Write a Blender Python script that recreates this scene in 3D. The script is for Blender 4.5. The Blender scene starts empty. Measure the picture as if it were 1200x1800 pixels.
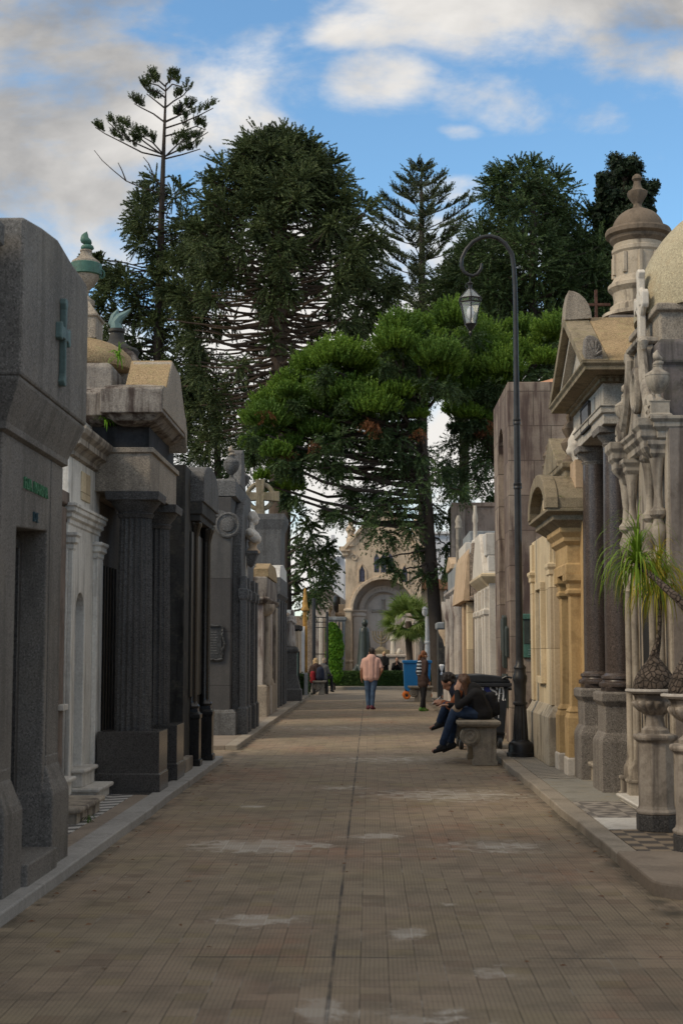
import bpy, bmesh, math, random
import numpy as np
from mathutils import Vector, Matrix, Euler

C = bpy.context.scene
R = math.radians
# ---------------------------------------------------------------- camera
CAM_H, FPX = 1.6, 2500.0
PITCH, YAW = math.atan(245 / FPX), 0.0199
cam_d = bpy.data.cameras.new('camera')
cam = bpy.data.objects.new('camera', cam_d)
C.collection.objects.link(cam)
cam.location = (0, 0, CAM_H)
cam.rotation_euler = (math.pi / 2 + PITCH, 0, YAW)
cam_d.sensor_fit = 'VERTICAL'
cam_d.sensor_height = 36
cam_d.lens = 36 * FPX / 1800
cam_d.clip_start, cam_d.clip_end = 0.1, 3000
cam_d.dof.use_dof = True
cam_d.dof.focus_distance = 24
cam_d.dof.aperture_fstop = 4.0
C.camera = cam
C.view_settings.view_transform = 'Standard'
C.view_settings.look = 'None'
C.view_settings.exposure = 0.0
C.view_settings.gamma = 1
C.cycles.use_denoising = True
C.cycles.max_bounces = 6
C.cycles.diffuse_bounces = 3
C.cycles.glossy_bounces = 3
C.cycles.transparent_max_bounces = 8
C.cycles.sample_clamp_indirect = 6

_rot = Euler(cam.rotation_euler).to_matrix()
def ray(px, py):
    return _rot @ Vector(((px - 600) / FPX, (900 - py) / FPX, -1))
def at(px, py, Y):
    d = ray(px, py); t = Y / d.y
    return d.x * t, CAM_H + d.z * t
def X_(px, Y, py=1145): return at(px, py, Y)[0]
def Z_(py, Y, px=650): return at(px, py, Y)[1]
def onX(px, py, X):
    d = ray(px, py); t = X / d.x
    return d.y * t, CAM_H + d.z * t
def Y_(px, X, py=1145): return onX(px, py, X)[0]
def onG(px, py, z=0.0):
    d = ray(px, py); t = (z - CAM_H) / d.z
    return d.x * t, d.y * t

# ---------------------------------------------------------------- node helper
class S:
    def __init__(s, nt, v): s.nt, s.v = nt, v
    def _m(s, op, *a, clamp=False):
        n = s.nt.nodes.new('ShaderNodeMath'); n.operation = op; n.use_clamp = clamp
        for i, x in enumerate((s,) + a):
            if isinstance(x, S): s.nt.links.new(x.v, n.inputs[i])
            else: n.inputs[i].default_value = x
        return S(s.nt, n.outputs[0])
    def __add__(s, o): return s._m('ADD', o)
    def __radd__(s, o): return s._m('ADD', o)
    def __sub__(s, o): return s._m('SUBTRACT', o)
    def __rsub__(s, o): return (s * -1) + o
    def __mul__(s, o): return s._m('MULTIPLY', o)
    def __rmul__(s, o): return s._m('MULTIPLY', o)
    def __truediv__(s, o): return s._m('DIVIDE', o)
    def abs(s): return s._m('ABSOLUTE')
    def frac(s): return s._m('FRACT')
    def floor(s): return s._m('FLOOR')
    def max(s, o): return s._m('MAXIMUM', o)
    def min(s, o): return s._m('MINIMUM', o)
    def pow(s, o): return s._m('POWER', o)
    def lt(s, o): return s._m('LESS_THAN', o)
    def gt(s, o): return s._m('GREATER_THAN', o)
    def clamp(s): return s._m('ADD', 0.0, clamp=True)
    def step(s, a, b):                       # smoothstep from a to b
        n = s.nt.nodes.new('ShaderNodeMapRange'); n.interpolation_type = 'SMOOTHSTEP'
        s.nt.links.new(s.v, n.inputs[0]); n.inputs[1].default_value = a; n.inputs[2].default_value = b
        return S(s.nt, n.outputs[0])

class G:
    """small wrapper that builds a node graph"""
    def __init__(g, nt): g.nt = nt; g.L = nt.links; nt.nodes.clear()
    def node(g, t, **kw):
        n = g.nt.nodes.new(t)
        for k, v in kw.items(): setattr(n, k, v)
        return n
    def put(g, sock, v):
        if isinstance(v, S): g.L.new(v.v, sock)
        elif isinstance(v, (tuple, list)) and len(v) == 3 and sock.type == 'RGBA': sock.default_value = (*v, 1)
        else: sock.default_value = v
    def pos(g): return S(g.nt, g.node('ShaderNodeNewGeometry').outputs['Position'])
    def sep(g, v):
        n = g.node('ShaderNodeSeparateXYZ'); g.L.new(v.v, n.inputs[0]); return [S(g.nt, o) for o in n.outputs]
    def vec(g, x, y, z=0.0):
        n = g.node('ShaderNodeCombineXYZ')
        for i, a in enumerate((x, y, z)): g.put(n.inputs[i], a)
        return S(g.nt, n.outputs[0])
    def noise(g, v, scale=1.0, detail=3.0, rough=0.5, dist=0.0):
        n = g.node('ShaderNodeTexNoise'); g.L.new(v.v, n.inputs['Vector'])
        n.inputs['Scale'].default_value = scale; n.inputs['Detail'].default_value = detail
        n.inputs['Roughness'].default_value = rough; n.inputs['Distortion'].default_value = dist
        return S(g.nt, n.outputs['Fac'])
    def white(g, v):
        n = g.node('ShaderNodeTexWhiteNoise'); g.L.new(v.v, n.inputs['Vector']); return S(g.nt, n.outputs['Value'])
    def voro(g, v, scale, feature='F1'):
        n = g.node('ShaderNodeTexVoronoi', feature=feature); g.L.new(v.v, n.inputs['Vector']); n.inputs['Scale'].default_value = scale
        return S(g.nt, n.outputs['Distance'])
    def mix(g, f, a, b, mode='MIX'):
        n = g.node('ShaderNodeMix', data_type='RGBA', blend_type=mode)
        g.put(n.inputs[0], f); g.put(n.inputs[6], a); g.put(n.inputs[7], b)
        return S(g.nt, n.outputs[2])
    def bump(g, h, strength=0.3, dist=0.01):
        n = g.node('ShaderNodeBump'); n.inputs['Strength'].default_value = strength; n.inputs['Distance'].default_value = dist
        g.L.new(h.v, n.inputs['Height']); return S(g.nt, n.outputs[0])
    def out(g, col, rough=0.8, bump=None, metal=0.0, spec=0.3, trans=0.0):
        b = g.node('ShaderNodeBsdfPrincipled')
        g.put(b.inputs['Base Color'], col); g.put(b.inputs['Roughness'], rough); g.put(b.inputs['Metallic'], metal)
        g.put(b.inputs['Specular IOR Level'], spec)
        if bump: g.L.new(bump.v, b.inputs['Normal'])
        sh = b.outputs[0]
        if trans:
            t = g.node('ShaderNodeBsdfTranslucent'); g.put(t.inputs[0], col)
            m = g.node('ShaderNodeMixShader'); m.inputs[0].default_value = trans
            g.L.new(sh, m.inputs[1]); g.L.new(t.outputs[0], m.inputs[2]); sh = m.outputs[0]
        o = g.node('ShaderNodeOutputMaterial'); g.L.new(sh, o.inputs[0])

# ---------------------------------------------------------------- sky and sun
SUN_DIR = Vector((-0.82, -0.42, 0.72)).normalized()     # towards the sun
SUN_EL = math.asin(SUN_DIR.z)
SUN_AZ = math.atan2(SUN_DIR.x, SUN_DIR.y)
world = bpy.data.worlds.new('World'); C.world = world
world.use_nodes = True
g = G(world.node_tree)
tc = g.node('ShaderNodeTexCoord')
dx, dy, dz = g.sep(S(g.nt, tc.outputs['Generated']))
ya = dy.abs() + 0.04
u, v = dx / ya, dz / ya
sky = g.node('ShaderNodeTexSky', sky_type='NISHITA', sun_disc=False)
sky.sun_elevation = SUN_EL; sky.sun_rotation = SUN_AZ % (2 * math.pi)
sky.air_density = 1.0; sky.dust_density = 0.4; sky.ozone_density = 2.2
def blob(px, py, rx, ry, amp, ang=0.0):
    d = ray(px, py); u0, v0 = d.x / d.y, d.z / d.y
    ca, sa = math.cos(R(ang)), math.sin(R(ang))
    a, b = u - u0, v - v0
    p, q = (a * ca + b * sa) / (rx / FPX), (b * ca - a * sa) / (ry / FPX)
    return ((p * p + q * q).pow(0.5)).step(1.25, 0.25) * amp
cv = g.vec(u * 1.0, v * 1.5, dy * 0.3)
n1 = g.noise(cv, 5.0, 9, 0.55, 0.25)
n2 = g.noise(g.vec(u * 1.0, v * 1.2, 3.3), 4.0, 5, 0.55, 0.2)
n3 = g.noise(g.vec(u * 1.0, v * 2.0, 7.7), 13.0, 7, 0.6, 0.2)
mask = blob(120, 190, 520, 300, 0.95, -14)
for b in ((40, 330, 420, 300, 1.0, 0), (330, 12, 480, 62, 0.62, 5), (1090, 0, 640, 250, 1.0, -9), (1150, 110, 360, 170, 0.9, -18),
          (660, 188, 140, 80, 0.52, 12), (660, 95, 180, 50, 0.42, 5), (950, 225, 250, 80, 0.52, -12), (1010, 190, 150, 50, 0.45, 0), (1150, 330, 80, 60, 0.34, 0),
          (430, 140, 110, 100, 0.55, 0), (800, 270, 60, 22, 0.36, 0), (600, 470, 640, 120, 0.62, 0), (600, 640, 900, 180, 0.9, 0), (780, 365, 150, 40, 0.62, 4), (130, 470, 260, 90, 0.8, 0)):
    mask = mask.max(blob(*b))
lowband = v.step(0.23, 0.14)
high = v.step(0.52, 0.80) * 1.15
mask = mask.max(lowband).max(high)
n1b = g.noise(g.vec(u * 1.0 - 0.012, v * 1.5 + 0.030, dy * 0.3), 5.0, 9, 0.55, 0.25)
dens = (mask * 0.95 + (n1 - 0.5) * 2.1 + (n3 - 0.5) * 1.1).step(0.30, 0.92)
shade = (n2 * 1.5 - 0.42 + (n3 - 0.5) * 0.5)
darkspot = blob(20, 300, 330, 300, 0.75).max(blob(120, 130, 300, 90, 0.6, -8)).max(blob(1180, 30, 300, 160, 0.62)).max(blob(250, 20, 300, 60, 0.35))
shade = (shade * 0.85 + darkspot * 0.62 - (n1 - n1b) * 1.9 - v.step(0.30, 0.18) * 0.9).clamp()
CLOUD_HI, CLOUD_LO = (9.0, 8.7, 8.3), (3.3, 3.3, 3.35)
cloud = g.mix(shade, CLOUD_HI, CLOUD_LO)
skyc = g.mix(1.0, S(g.nt, sky.outputs[0]), (1.55, 1.95, 2.0), 'MULTIPLY')
final = g.mix(dens, skyc, cloud)
bg = g.node('ShaderNodeBackground'); g.L.new(final.v, bg.inputs[0]); bg.inputs[1].default_value = 0.1
wo = g.node('ShaderNodeOutputWorld'); g.L.new(bg.outputs[0], wo.inputs[0])

sun_d = bpy.data.lights.new('sun', 'SUN')
sun_d.energy = 2.3; sun_d.angle = R(18); sun_d.color = (1.0, 0.84, 0.62)
sun = bpy.data.objects.new('sun', sun_d); C.collection.objects.link(sun)
sun.rotation_euler = SUN_DIR.to_track_quat('Z', 'Y').to_euler()
sun.location = SUN_DIR * 60

# ---------------------------------------------------------------- mesh helpers
class MB:
    def __init__(s): s.v, s.f = [], []
    def add(s, vs, fs):
        o = len(s.v); s.v += [tuple(p) for p in vs]; s.f += [tuple(i + o for i in f) for f in fs]; return s
    def box(s, x0, x1, y0, y1, z0, z1):
        return s.rings(x0, x1, y0, y1, [(0, z0), (0, z1)])
    def rings(s, x0, x1, y0, y1, prof):
        """rectangle plan grown by each (offset, z) of the profile"""
        x0, x1 = min(x0, x1), max(x0, x1); y0, y1 = min(y0, y1), max(y0, y1)
        vs, fs = [], []
        for o, z in prof:
            vs += [(x0 - o, y0 - o, z), (x1 + o, y0 - o, z), (x1 + o, y1 + o, z), (x0 - o, y1 + o, z)]
        n = len(prof)
        for k in range(n - 1):
            a, b = 4 * k, 4 * k + 4
            for i in range(4):
                j = (i + 1) % 4
                fs.append((a + i, a + j, b + j, b + i))
        fs.append((3, 2, 1, 0)); e = 4 * (n - 1); fs.append((e, e + 1, e + 2, e + 3))
        return s.add(vs, fs)
    def lathe(s, c, prof, n=24, flute=0, depth=0.0, fz=(0, 0), sq=None):
        """(radius, z) profile turned about the vertical through c; flute grooves between heights fz"""
        vs, fs = [], []
        for r, z in prof:
            for i in range(n):
                a = 2 * math.pi * (i + .5) / n
                rr = r
                if flute and fz[0] <= z <= fz[1]:
                    q = abs(math.sin(a * flute / 2))
                    rr -= depth * q ** 0.8 if depth > 0 else -depth * (1 - q)
                vs.append((c[0] + rr * math.cos(a), c[1] + rr * math.sin(a), c[2] + z))
        m = len(prof)
        for k in range(m - 1):
            for i in range(n):
                j = (i + 1) % n
                fs.append((k * n + i, k * n + j, (k + 1) * n + j, (k + 1) * n + i))
        fs.append(tuple(range(n - 1, -1, -1))); fs.append(tuple((m - 1) * n + i for i in range(n)))
        return s.add(vs, fs)
    def prism(s, poly, axis, a, b):
        """2-D polygon pushed along an axis: 'x' poly is (y,z), 'y' poly is (x,z), 'z' poly is (x,y)"""
        def p(q, t): return {'x': (t, q[0], q[1]), 'y': (q[0], t, q[1]), 'z': (q[0], q[1], t)}[axis]
        n = len(poly)
        vs = [p(q, a) for q in poly] + [p(q, b) for q in poly]
        fs = [tuple(range(n)), tuple(range(2 * n - 1, n - 1, -1))]
        for i in range(n):
            j = (i + 1) % n; fs.append((i, i + n, j + n, j))
        return s.add(vs, fs)
    def tube(s, pts, rad, n=8, cap=True, flat=1.0):
        pts = [Vector(p) for p in pts]
        if not hasattr(rad, '__len__'): rad = [rad] * len(pts)
        vs, fs = [], []
        up = None
        for k, p in enumerate(pts):
            d = (pts[min(k + 1, len(pts) - 1)] - pts[max(k - 1, 0)]).normalized()
            if up is None:
                up = Vector((0, 0, 1)) if abs(d.z) < .9 else Vector((0, 1, 0))
            sd = d.cross(up).normalized(); up = sd.cross(d).normalized()
            for i in range(n):
                a = 2 * math.pi * i / n
                vs.append(p + (sd * math.cos(a) + up * math.sin(a) * flat) * rad[k])
        m = len(pts)
        for k in range(m - 1):
            for i in range(n):
                j = (i + 1) % n
                fs.append((k * n + i, k * n + j, (k + 1) * n + j, (k + 1) * n + i))
        if cap: fs.append(tuple(range(n - 1, -1, -1))); fs.append(tuple((m - 1) * n + i for i in range(n)))
        return s.add(vs, fs)
    def sphere(s, c, r, n=12, m=8):
        r = r if hasattr(r, '__len__') else (r, r, r)
        vs, fs = [(c[0], c[1], c[2] - r[2])], []
        for k in range(1, m):
            t = math.pi * k / m
            for i in range(n):
                a = 2 * math.pi * i / n
                vs.append((c[0] + r[0] * math.sin(t) * math.cos(a), c[1] + r[1] * math.sin(t) * math.sin(a), c[2] - r[2] * math.cos(t)))
        vs.append((c[0], c[1], c[2] + r[2]))
        for i in range(n):
            j = (i + 1) % n
            fs.append((0, 1 + j, 1 + i))
            for k in range(m - 2):
                a, b = 1 + k * n, 1 + (k + 1) * n
                fs.append((a + i, a + j, b + j, b + i))
            fs.append((1 + (m - 2) * n + i, 1 + (m - 2) * n + j, len(vs) - 1))
        return s.add(vs, fs)
    def build(s, name, mat, parent=None, bevel=0.0, smooth=False, angle=40):
        me = bpy.data.meshes.new(name)
        me.from_pydata(s.v, [], s.f)
        bm = bmesh.new(); bm.from_mesh(me); bmesh.ops.recalc_face_normals(bm, faces=bm.faces); bm.to_mesh(me); bm.free()
        me.materials.append(mat)
        o = bpy.data.objects.new(name, me); C.collection.objects.link(o)
        if parent: o.parent = parent
        if smooth:
            me.polygons.foreach_set('use_smooth', [True] * len(me.polygons))
            me.set_sharp_from_angle(angle=R(angle))
        if bevel:
            b = o.modifiers.new('bevel', 'BEVEL'); b.width = bevel; b.segments = 2; b.limit_method = 'ANGLE'; b.angle_limit = R(35)
        return o

def tag(o, label, cat, group=None):
    o['label'] = label; o['category'] = cat
    if group: o['group'] = group
    return o
def thing(name, label, cat, loc=(0, 0, 0), group=None):
    o = bpy.data.objects.new(name, None); C.collection.objects.link(o)
    o.location = loc; o.empty_display_size = 0.3
    return tag(o, label, cat, group)
def structure(o, kind='structure'): o['kind'] = kind; return o
def arc(cx, cz, r, a0, a1, n=12): return [(cx + r * math.cos(R(a0 + (a1 - a0) * k / n)), cz + r * math.sin(R(a0 + (a1 - a0) * k / n))) for k in range(n + 1)]

# ---------------------------------------------------------------- materials
def mat(name):
    m = bpy.data.materials.new(name); m.use_nodes = True
    return m, G(m.node_tree)
def stone(name, c1, c2, speck=0.0, sscale=260, stain=0.4, scol=(0.03, 0.026, 0.022), streak=0.5, rough=0.85, brick=None, bump=0.25, lich=None, spec=0.25, mott=1.6, tint=None, soff=0.0):
    """weathered stone: mottle c1-c2, mineral specks, rain streaks, optional coursed blocks"""
    m, g = mat(name)
    P = g.pos(); x, y, z = g.sep(P)
    n = g.noise(P, mott, 6, 0.6)
    col = g.mix(n.step(0.32, 0.68), c1, c2)
    fine = g.noise(P, 38, 4, 0.65)
    col = g.mix(0.55, col, g.mix(fine, tuple(a * 0.55 for a in c1), tuple(min(1, a * 1.4) for a in c2)))
    h = fine
    if speck:
        w = g.noise(P, sscale * 0.36, 3, 0.75)
        col = g.mix(w.step(0.50, 0.60) * speck, col, tuple(a * 0.35 for a in c1))
        w2 = g.noise(P, sscale * 0.5, 2, 0.6)
        col = g.mix(w2.step(0.54, 0.64) * speck * 0.8, col, tuple(min(1, a * 1.9) for a in c2))
    if tint:
        col = g.mix(g.noise(P, 0.9, 5, 0.6, 0.5).step(0.45, 0.7) * tint[1], col, tint[0])
    if brick:
        br = g.node('ShaderNodeTexBrick'); g.L.new(g.vec(x + y, z, 0.0).v, br.inputs['Vector'])
        br.inputs['Scale'].default_value = 1.0; br.inputs['Mortar Size'].default_value = brick[2]
        br.inputs['Brick Width'].default_value = brick[0]; br.inputs['Row Height'].default_value = brick[1]
        br.inputs['Color1'].default_value = (0.66, 0.63, 0.63, 1); br.inputs['Color2'].default_value = (1.15, 1.12, 1.08, 1)
        br.inputs['Mortar'].default_value = (0.42, 0.40, 0.38, 1); br.inputs['Mortar Smooth'].default_value = 0.2
        col = g.mix(1.0, col, S(g.nt, br.outputs['Color']), 'MULTIPLY')
        h = h * 0.25 - S(g.nt, br.outputs['Fac']) * 1.2
    st = g.noise(g.vec(x * 5.5, y * 5.5, z * 0.55), 1.3, 6, 0.62, 0.4)
    bl = g.noise(P, 0.75, 5, 0.6)
    col = g.mix((st * 0.65 + bl * 0.45).step(0.53 - soff, 0.68 - soff) * streak, col, scol)
    col = g.mix(g.noise(P, 3.1, 8, 0.7).step(0.50, 0.66) * stain, col, scol)
    if lich:
        col = g.mix(g.noise(P, 5.5, 9, 0.72).step(0.5, 0.66) * lich[1], col, lich[0])
    g.out(col, g.mix(1.0, (rough,) * 3, (rough,) * 3) if False else rough, g.bump(h, bump, 0.012), spec=spec)
    return m
def plain(name, c, rough=0.6, metal=0.0, vary=0.25, scale=6, spec=0.4, bump=0.0, trans=0.0):
    m, g = mat(name)
    P = g.pos(); n = g.noise(P, scale, 5, 0.6)
    col = g.mix(n.step(0.3, 0.7), tuple(a * (1 - vary) for a in c), tuple(min(1, a * (1 + vary)) for a in c))
    g.out(col, rough, g.bump(n, bump, 0.02) if bump else None, metal, spec, trans)
    return m
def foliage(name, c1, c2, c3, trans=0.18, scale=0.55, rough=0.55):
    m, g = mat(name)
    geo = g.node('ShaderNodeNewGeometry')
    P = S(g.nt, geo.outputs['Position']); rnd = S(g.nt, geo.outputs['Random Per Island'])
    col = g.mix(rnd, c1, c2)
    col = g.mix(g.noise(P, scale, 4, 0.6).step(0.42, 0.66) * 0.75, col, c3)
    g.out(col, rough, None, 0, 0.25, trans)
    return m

M = {}
M['granite_near'] = stone('granite_near', (0.125, 0.118, 0.110), (0.19, 0.18, 0.168), speck=0.6, sscale=170, stain=0.26, streak=0.5, scol=(0.07, 0.066, 0.06), mott=1.2, bump=0.18, tint=((0.25, 0.22, 0.17), 0.3))
M['granite_dark'] = stone('granite_dark', (0.062, 0.060, 0.060), (0.10, 0.098, 0.097), speck=0.75, sscale=150, stain=0.2, streak=0.35, scol=(0.02, 0.02, 0.02), rough=0.6)
M['granite_polished'] = stone('granite_polished', (0.05, 0.048, 0.048), (0.075, 0.072, 0.07), speck=0.6, sscale=150, stain=0.1, streak=0.15, rough=0.22, bump=0.03, spec=0.5)
M['granite_tan'] = stone('granite_tan', (0.24, 0.205, 0.165), (0.36, 0.31, 0.25), speck=0.5, sscale=150, stain=0.25, streak=0.35, scol=(0.06, 0.05, 0.042))
M['granite_stained'] = stone('granite_stained', (0.20, 0.175, 0.155), (0.30, 0.27, 0.235), speck=0.35, sscale=150, stain=0.7, streak=1.0, scol=(0.050, 0.035, 0.030), soff=0.05)
M['lichen_top'] = stone('lichen_top', (0.24, 0.17, 0.095), (0.37, 0.27, 0.155), speck=0.55, sscale=150, stain=0.35, streak=0.2, scol=(0.09, 0.07, 0.03), lich=((0.30, 0.28, 0.13), 0.4))
M['dark_frieze'] = stone('dark_frieze', (0.022, 0.022, 0.024), (0.045, 0.045, 0.048), stain=0.6, streak=0.8, scol=(0.012, 0.012, 0.012))
M['white_render'] = stone('white_render', (0.62, 0.585, 0.535), (0.76, 0.72, 0.665), stain=0.18, streak=0.5, scol=(0.16, 0.145, 0.13), bump=0.1)
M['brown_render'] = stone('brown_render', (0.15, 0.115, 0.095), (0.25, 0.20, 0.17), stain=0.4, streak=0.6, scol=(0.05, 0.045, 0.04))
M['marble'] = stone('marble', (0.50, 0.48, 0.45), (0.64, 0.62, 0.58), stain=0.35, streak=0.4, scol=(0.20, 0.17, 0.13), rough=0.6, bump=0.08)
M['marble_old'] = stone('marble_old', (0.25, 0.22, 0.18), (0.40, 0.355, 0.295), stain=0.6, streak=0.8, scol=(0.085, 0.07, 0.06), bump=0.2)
M['black_granite'] = plain('black_granite', (0.012, 0.012, 0.013), 0.25, vary=0.3, spec=0.5)
M['black_stained'] = stone('black_stained', (0.028, 0.028, 0.028), (0.06, 0.058, 0.055), stain=0.5, streak=0.8, scol=(0.012, 0.012, 0.012), lich=((0.17, 0.15, 0.11), 0.35))
M['grey_ashlar'] = stone('grey_ashlar', (0.072, 0.072, 0.073), (0.118, 0.116, 0.113), speck=0.25, stain=0.25, streak=0.4, scol=(0.045, 0.045, 0.047), brick=(1.25, 0.98, 0.008), mott=0.8)
M['grey_granite'] = stone('grey_granite', (0.088, 0.087, 0.087), (0.14, 0.138, 0.136), speck=0.6, sscale=110, stain=0.25, streak=0.4)
M['pale_stone'] = stone('pale_stone', (0.34, 0.31, 0.28), (0.50, 0.46, 0.42), speck=0.2, stain=0.45, streak=0.9, scol=(0.12, 0.085, 0.08))
M['portico'] = stone('portico', (0.33, 0.30, 0.26), (0.48, 0.44, 0.38), speck=0.35, sscale=150, stain=0.25, streak=0.35, scol=(0.11, 0.10, 0.08))
M['portico_grey'] = stone('portico_grey', (0.155, 0.14, 0.128), (0.235, 0.215, 0.195), speck=0.6, sscale=150, stain=0.3, streak=0.4, scol=(0.06, 0.053, 0.045))
M['porphyry'] = stone('porphyry', (0.055, 0.042, 0.037), (0.088, 0.070, 0.062), speck=0.7, sscale=130, stain=0.2, streak=0.3, scol=(0.025, 0.02, 0.018), rough=0.32, bump=0.05, spec=0.5)
M['cream'] = stone('cream', (0.58, 0.48, 0.32), (0.72, 0.62, 0.44), stain=0.2, streak=0.3, scol=(0.27, 0.21, 0.13), brick=(1.15, 0.82, 0.006), bump=0.1)
M['cream_base'] = stone('cream_base', (0.36, 0.31, 0.235), (0.48, 0.42, 0.33), stain=0.5, streak=0.7, scol=(0.12, 0.105, 0.085))
M['ochre'] = stone('ochre', (0.40, 0.27, 0.125), (0.53, 0.375, 0.19), stain=0.4, streak=0.4, scol=(0.16, 0.10, 0.045))
M['moss_stone'] = stone('moss_stone', (0.19, 0.155, 0.105), (0.29, 0.24, 0.165), speck=0.4, stain=0.5, streak=0.6, scol=(0.065, 0.055, 0.035), lich=((0.17, 0.16, 0.07), 0.35))
M['brownstone'] = stone('brownstone', (0.205, 0.168, 0.138), (0.32, 0.268, 0.22), soff=0.04, stain=0.4, streak=1.0, scol=(0.085, 0.058, 0.05), brick=(0.62, 0.62, 0.010), tint=((0.155, 0.105, 0.085), 0.65), mott=2.2)
M['terracotta'] = plain('terracotta', (0.46, 0.235, 0.13), 0.8, vary=0.2, scale=14)
M['dome'] = stone('dome', (0.30, 0.26, 0.175), (0.41, 0.36, 0.25), speck=0.45, sscale=140, stain=0.12, streak=0.15, scol=(0.16, 0.14, 0.09), lich=((0.33, 0.25, 0.15), 0.4))
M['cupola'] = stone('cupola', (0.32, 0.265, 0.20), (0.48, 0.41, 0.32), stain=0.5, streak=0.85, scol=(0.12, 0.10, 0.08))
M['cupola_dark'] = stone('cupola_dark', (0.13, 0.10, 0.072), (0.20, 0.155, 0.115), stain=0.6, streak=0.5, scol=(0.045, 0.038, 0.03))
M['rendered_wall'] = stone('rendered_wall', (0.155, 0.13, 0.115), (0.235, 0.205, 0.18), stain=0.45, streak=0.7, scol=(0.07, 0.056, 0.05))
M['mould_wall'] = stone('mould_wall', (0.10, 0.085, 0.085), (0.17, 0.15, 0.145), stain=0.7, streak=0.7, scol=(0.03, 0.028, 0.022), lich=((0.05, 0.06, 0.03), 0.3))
M['rough_brown'] = stone('rough_brown', (0.20, 0.155, 0.125), (0.31, 0.25, 0.20), speck=0.6, sscale=45, stain=0.4, streak=0.3, scol=(0.08, 0.06, 0.05), bump=0.7, lich=((0.42, 0.39, 0.34), 0.25))
M['tan_trim'] = stone('tan_trim', (0.42, 0.30, 0.19), (0.54, 0.40, 0.27), stain=0.25, streak=0.3)
M['slate'] = stone('slate', (0.20, 0.215, 0.225), (0.28, 0.295, 0.30), stain=0.2, streak=0.5, scol=(0.08, 0.085, 0.09))
M['chapel'] = stone('chapel', (0.50, 0.385, 0.275), (0.64, 0.515, 0.38), stain=0.35, streak=0.55, scol=(0.16, 0.12, 0.09), bump=0.3, lich=((0.40, 0.34, 0.24), 0.3))
M['chapel_grey'] = stone('chapel_grey', (0.44, 0.385, 0.335), (0.55, 0.485, 0.43), stain=0.25, streak=0.3, scol=(0.2, 0.17, 0.15), bump=0.1)
M['chapel_relief'] = plain('chapel_relief', (0.27, 0.235, 0.20), 0.8)
M['bronze_green'] = stone('bronze_green', (0.03, 0.085, 0.065), (0.07, 0.17, 0.13), stain=0.5, streak=0.4, scol=(0.02, 0.025, 0.02), rough=0.55, mott=9, spec=0.4)
M['bronze_blue'] = stone('bronze_blue', (0.09, 0.16, 0.155), (0.17, 0.26, 0.25), stain=0.5, streak=0.5, scol=(0.035, 0.045, 0.045), rough=0.55, mott=14)
M['bronze_dark'] = stone('bronze_dark', (0.018, 0.024, 0.021), (0.045, 0.058, 0.05), stain=0.4, streak=0.4, scol=(0.012, 0.014, 0.012), rough=0.4, mott=7, spec=0.5)
M['letter_green'] = plain('letter_green', (0.05, 0.17, 0.085), 0.6, vary=0.4, scale=40)
M['letter_blue'] = plain('letter_blue', (0.015, 0.045, 0.06), 0.6)
M['iron'] = plain('iron', (0.017, 0.017, 0.018), 0.45, vary=0.4, scale=10, spec=0.4)
M['rust_iron'] = plain('rust_iron', (0.085, 0.04, 0.028), 0.8, vary=0.4, scale=20)
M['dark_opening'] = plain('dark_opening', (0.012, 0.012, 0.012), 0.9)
M['door_bronze'] = plain('door_bronze', (0.022, 0.02, 0.017), 0.4, vary=0.4)
M['white_stone'] = stone('white_stone', (0.48, 0.44, 0.385), (0.62, 0.575, 0.51), stain=0.3, streak=0.35, scol=(0.25, 0.21, 0.17), bump=0.1)
M['white_paint'] = plain('white_paint', (0.74, 0.74, 0.74), 0.6, vary=0.05)
M['white_block'] = plain('white_block', (0.60, 0.60, 0.62), 0.85, vary=0.05, scale=0.6)
M['yellow_paint'] = plain('yellow_paint', (0.34, 0.18, 0.035), 0.6, vary=0.3)
M['grey_bronze'] = plain('grey_bronze', (0.035, 0.036, 0.037), 0.5, vary=0.5, scale=30)
M['mint'] = plain('mint', (0.38, 0.58, 0.47), 0.6, vary=0.08)
M['bark_dark'] = stone('bark_dark', (0.030, 0.023, 0.018), (0.060, 0.047, 0.038), stain=0.3, streak=0.3, scol=(0.015, 0.012, 0.01), bump=0.8)
M['bark_brown'] = stone('bark_brown', (0.068, 0.048, 0.036), (0.12, 0.088, 0.066), stain=0.3, streak=0.3, scol=(0.03, 0.022, 0.016), bump=0.8)
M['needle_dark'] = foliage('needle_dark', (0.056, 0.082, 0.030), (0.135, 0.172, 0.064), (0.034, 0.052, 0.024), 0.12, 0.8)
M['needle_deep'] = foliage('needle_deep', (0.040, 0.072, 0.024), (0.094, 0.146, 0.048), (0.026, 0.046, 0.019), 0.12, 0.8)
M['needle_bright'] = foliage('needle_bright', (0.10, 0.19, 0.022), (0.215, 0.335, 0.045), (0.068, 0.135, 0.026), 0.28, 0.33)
M['needle_dead'] = foliage('needle_dead', (0.16, 0.065, 0.028), (0.26, 0.11, 0.045), (0.12, 0.05, 0.03), 0.2)
M['pine_olive'] = foliage('pine_olive', (0.075, 0.098, 0.048), (0.13, 0.155, 0.075), (0.08, 0.11, 0.058))
M['cypress'] = foliage('cypress', (0.018, 0.032, 0.017), (0.036, 0.058, 0.026), (0.024, 0.042, 0.02))
M['hedge'] = foliage('hedge', (0.025, 0.055, 0.012), (0.065, 0.12, 0.025), (0.04, 0.085, 0.018))
M['bush'] = foliage('bush', (0.10, 0.24, 0.018), (0.19, 0.38, 0.03), (0.13, 0.28, 0.02), 0.35)
M['palm_leaf'] = foliage('palm_leaf', (0.14, 0.22, 0.045), (0.30, 0.38, 0.13), (0.18, 0.27, 0.06), 0.35)
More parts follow.
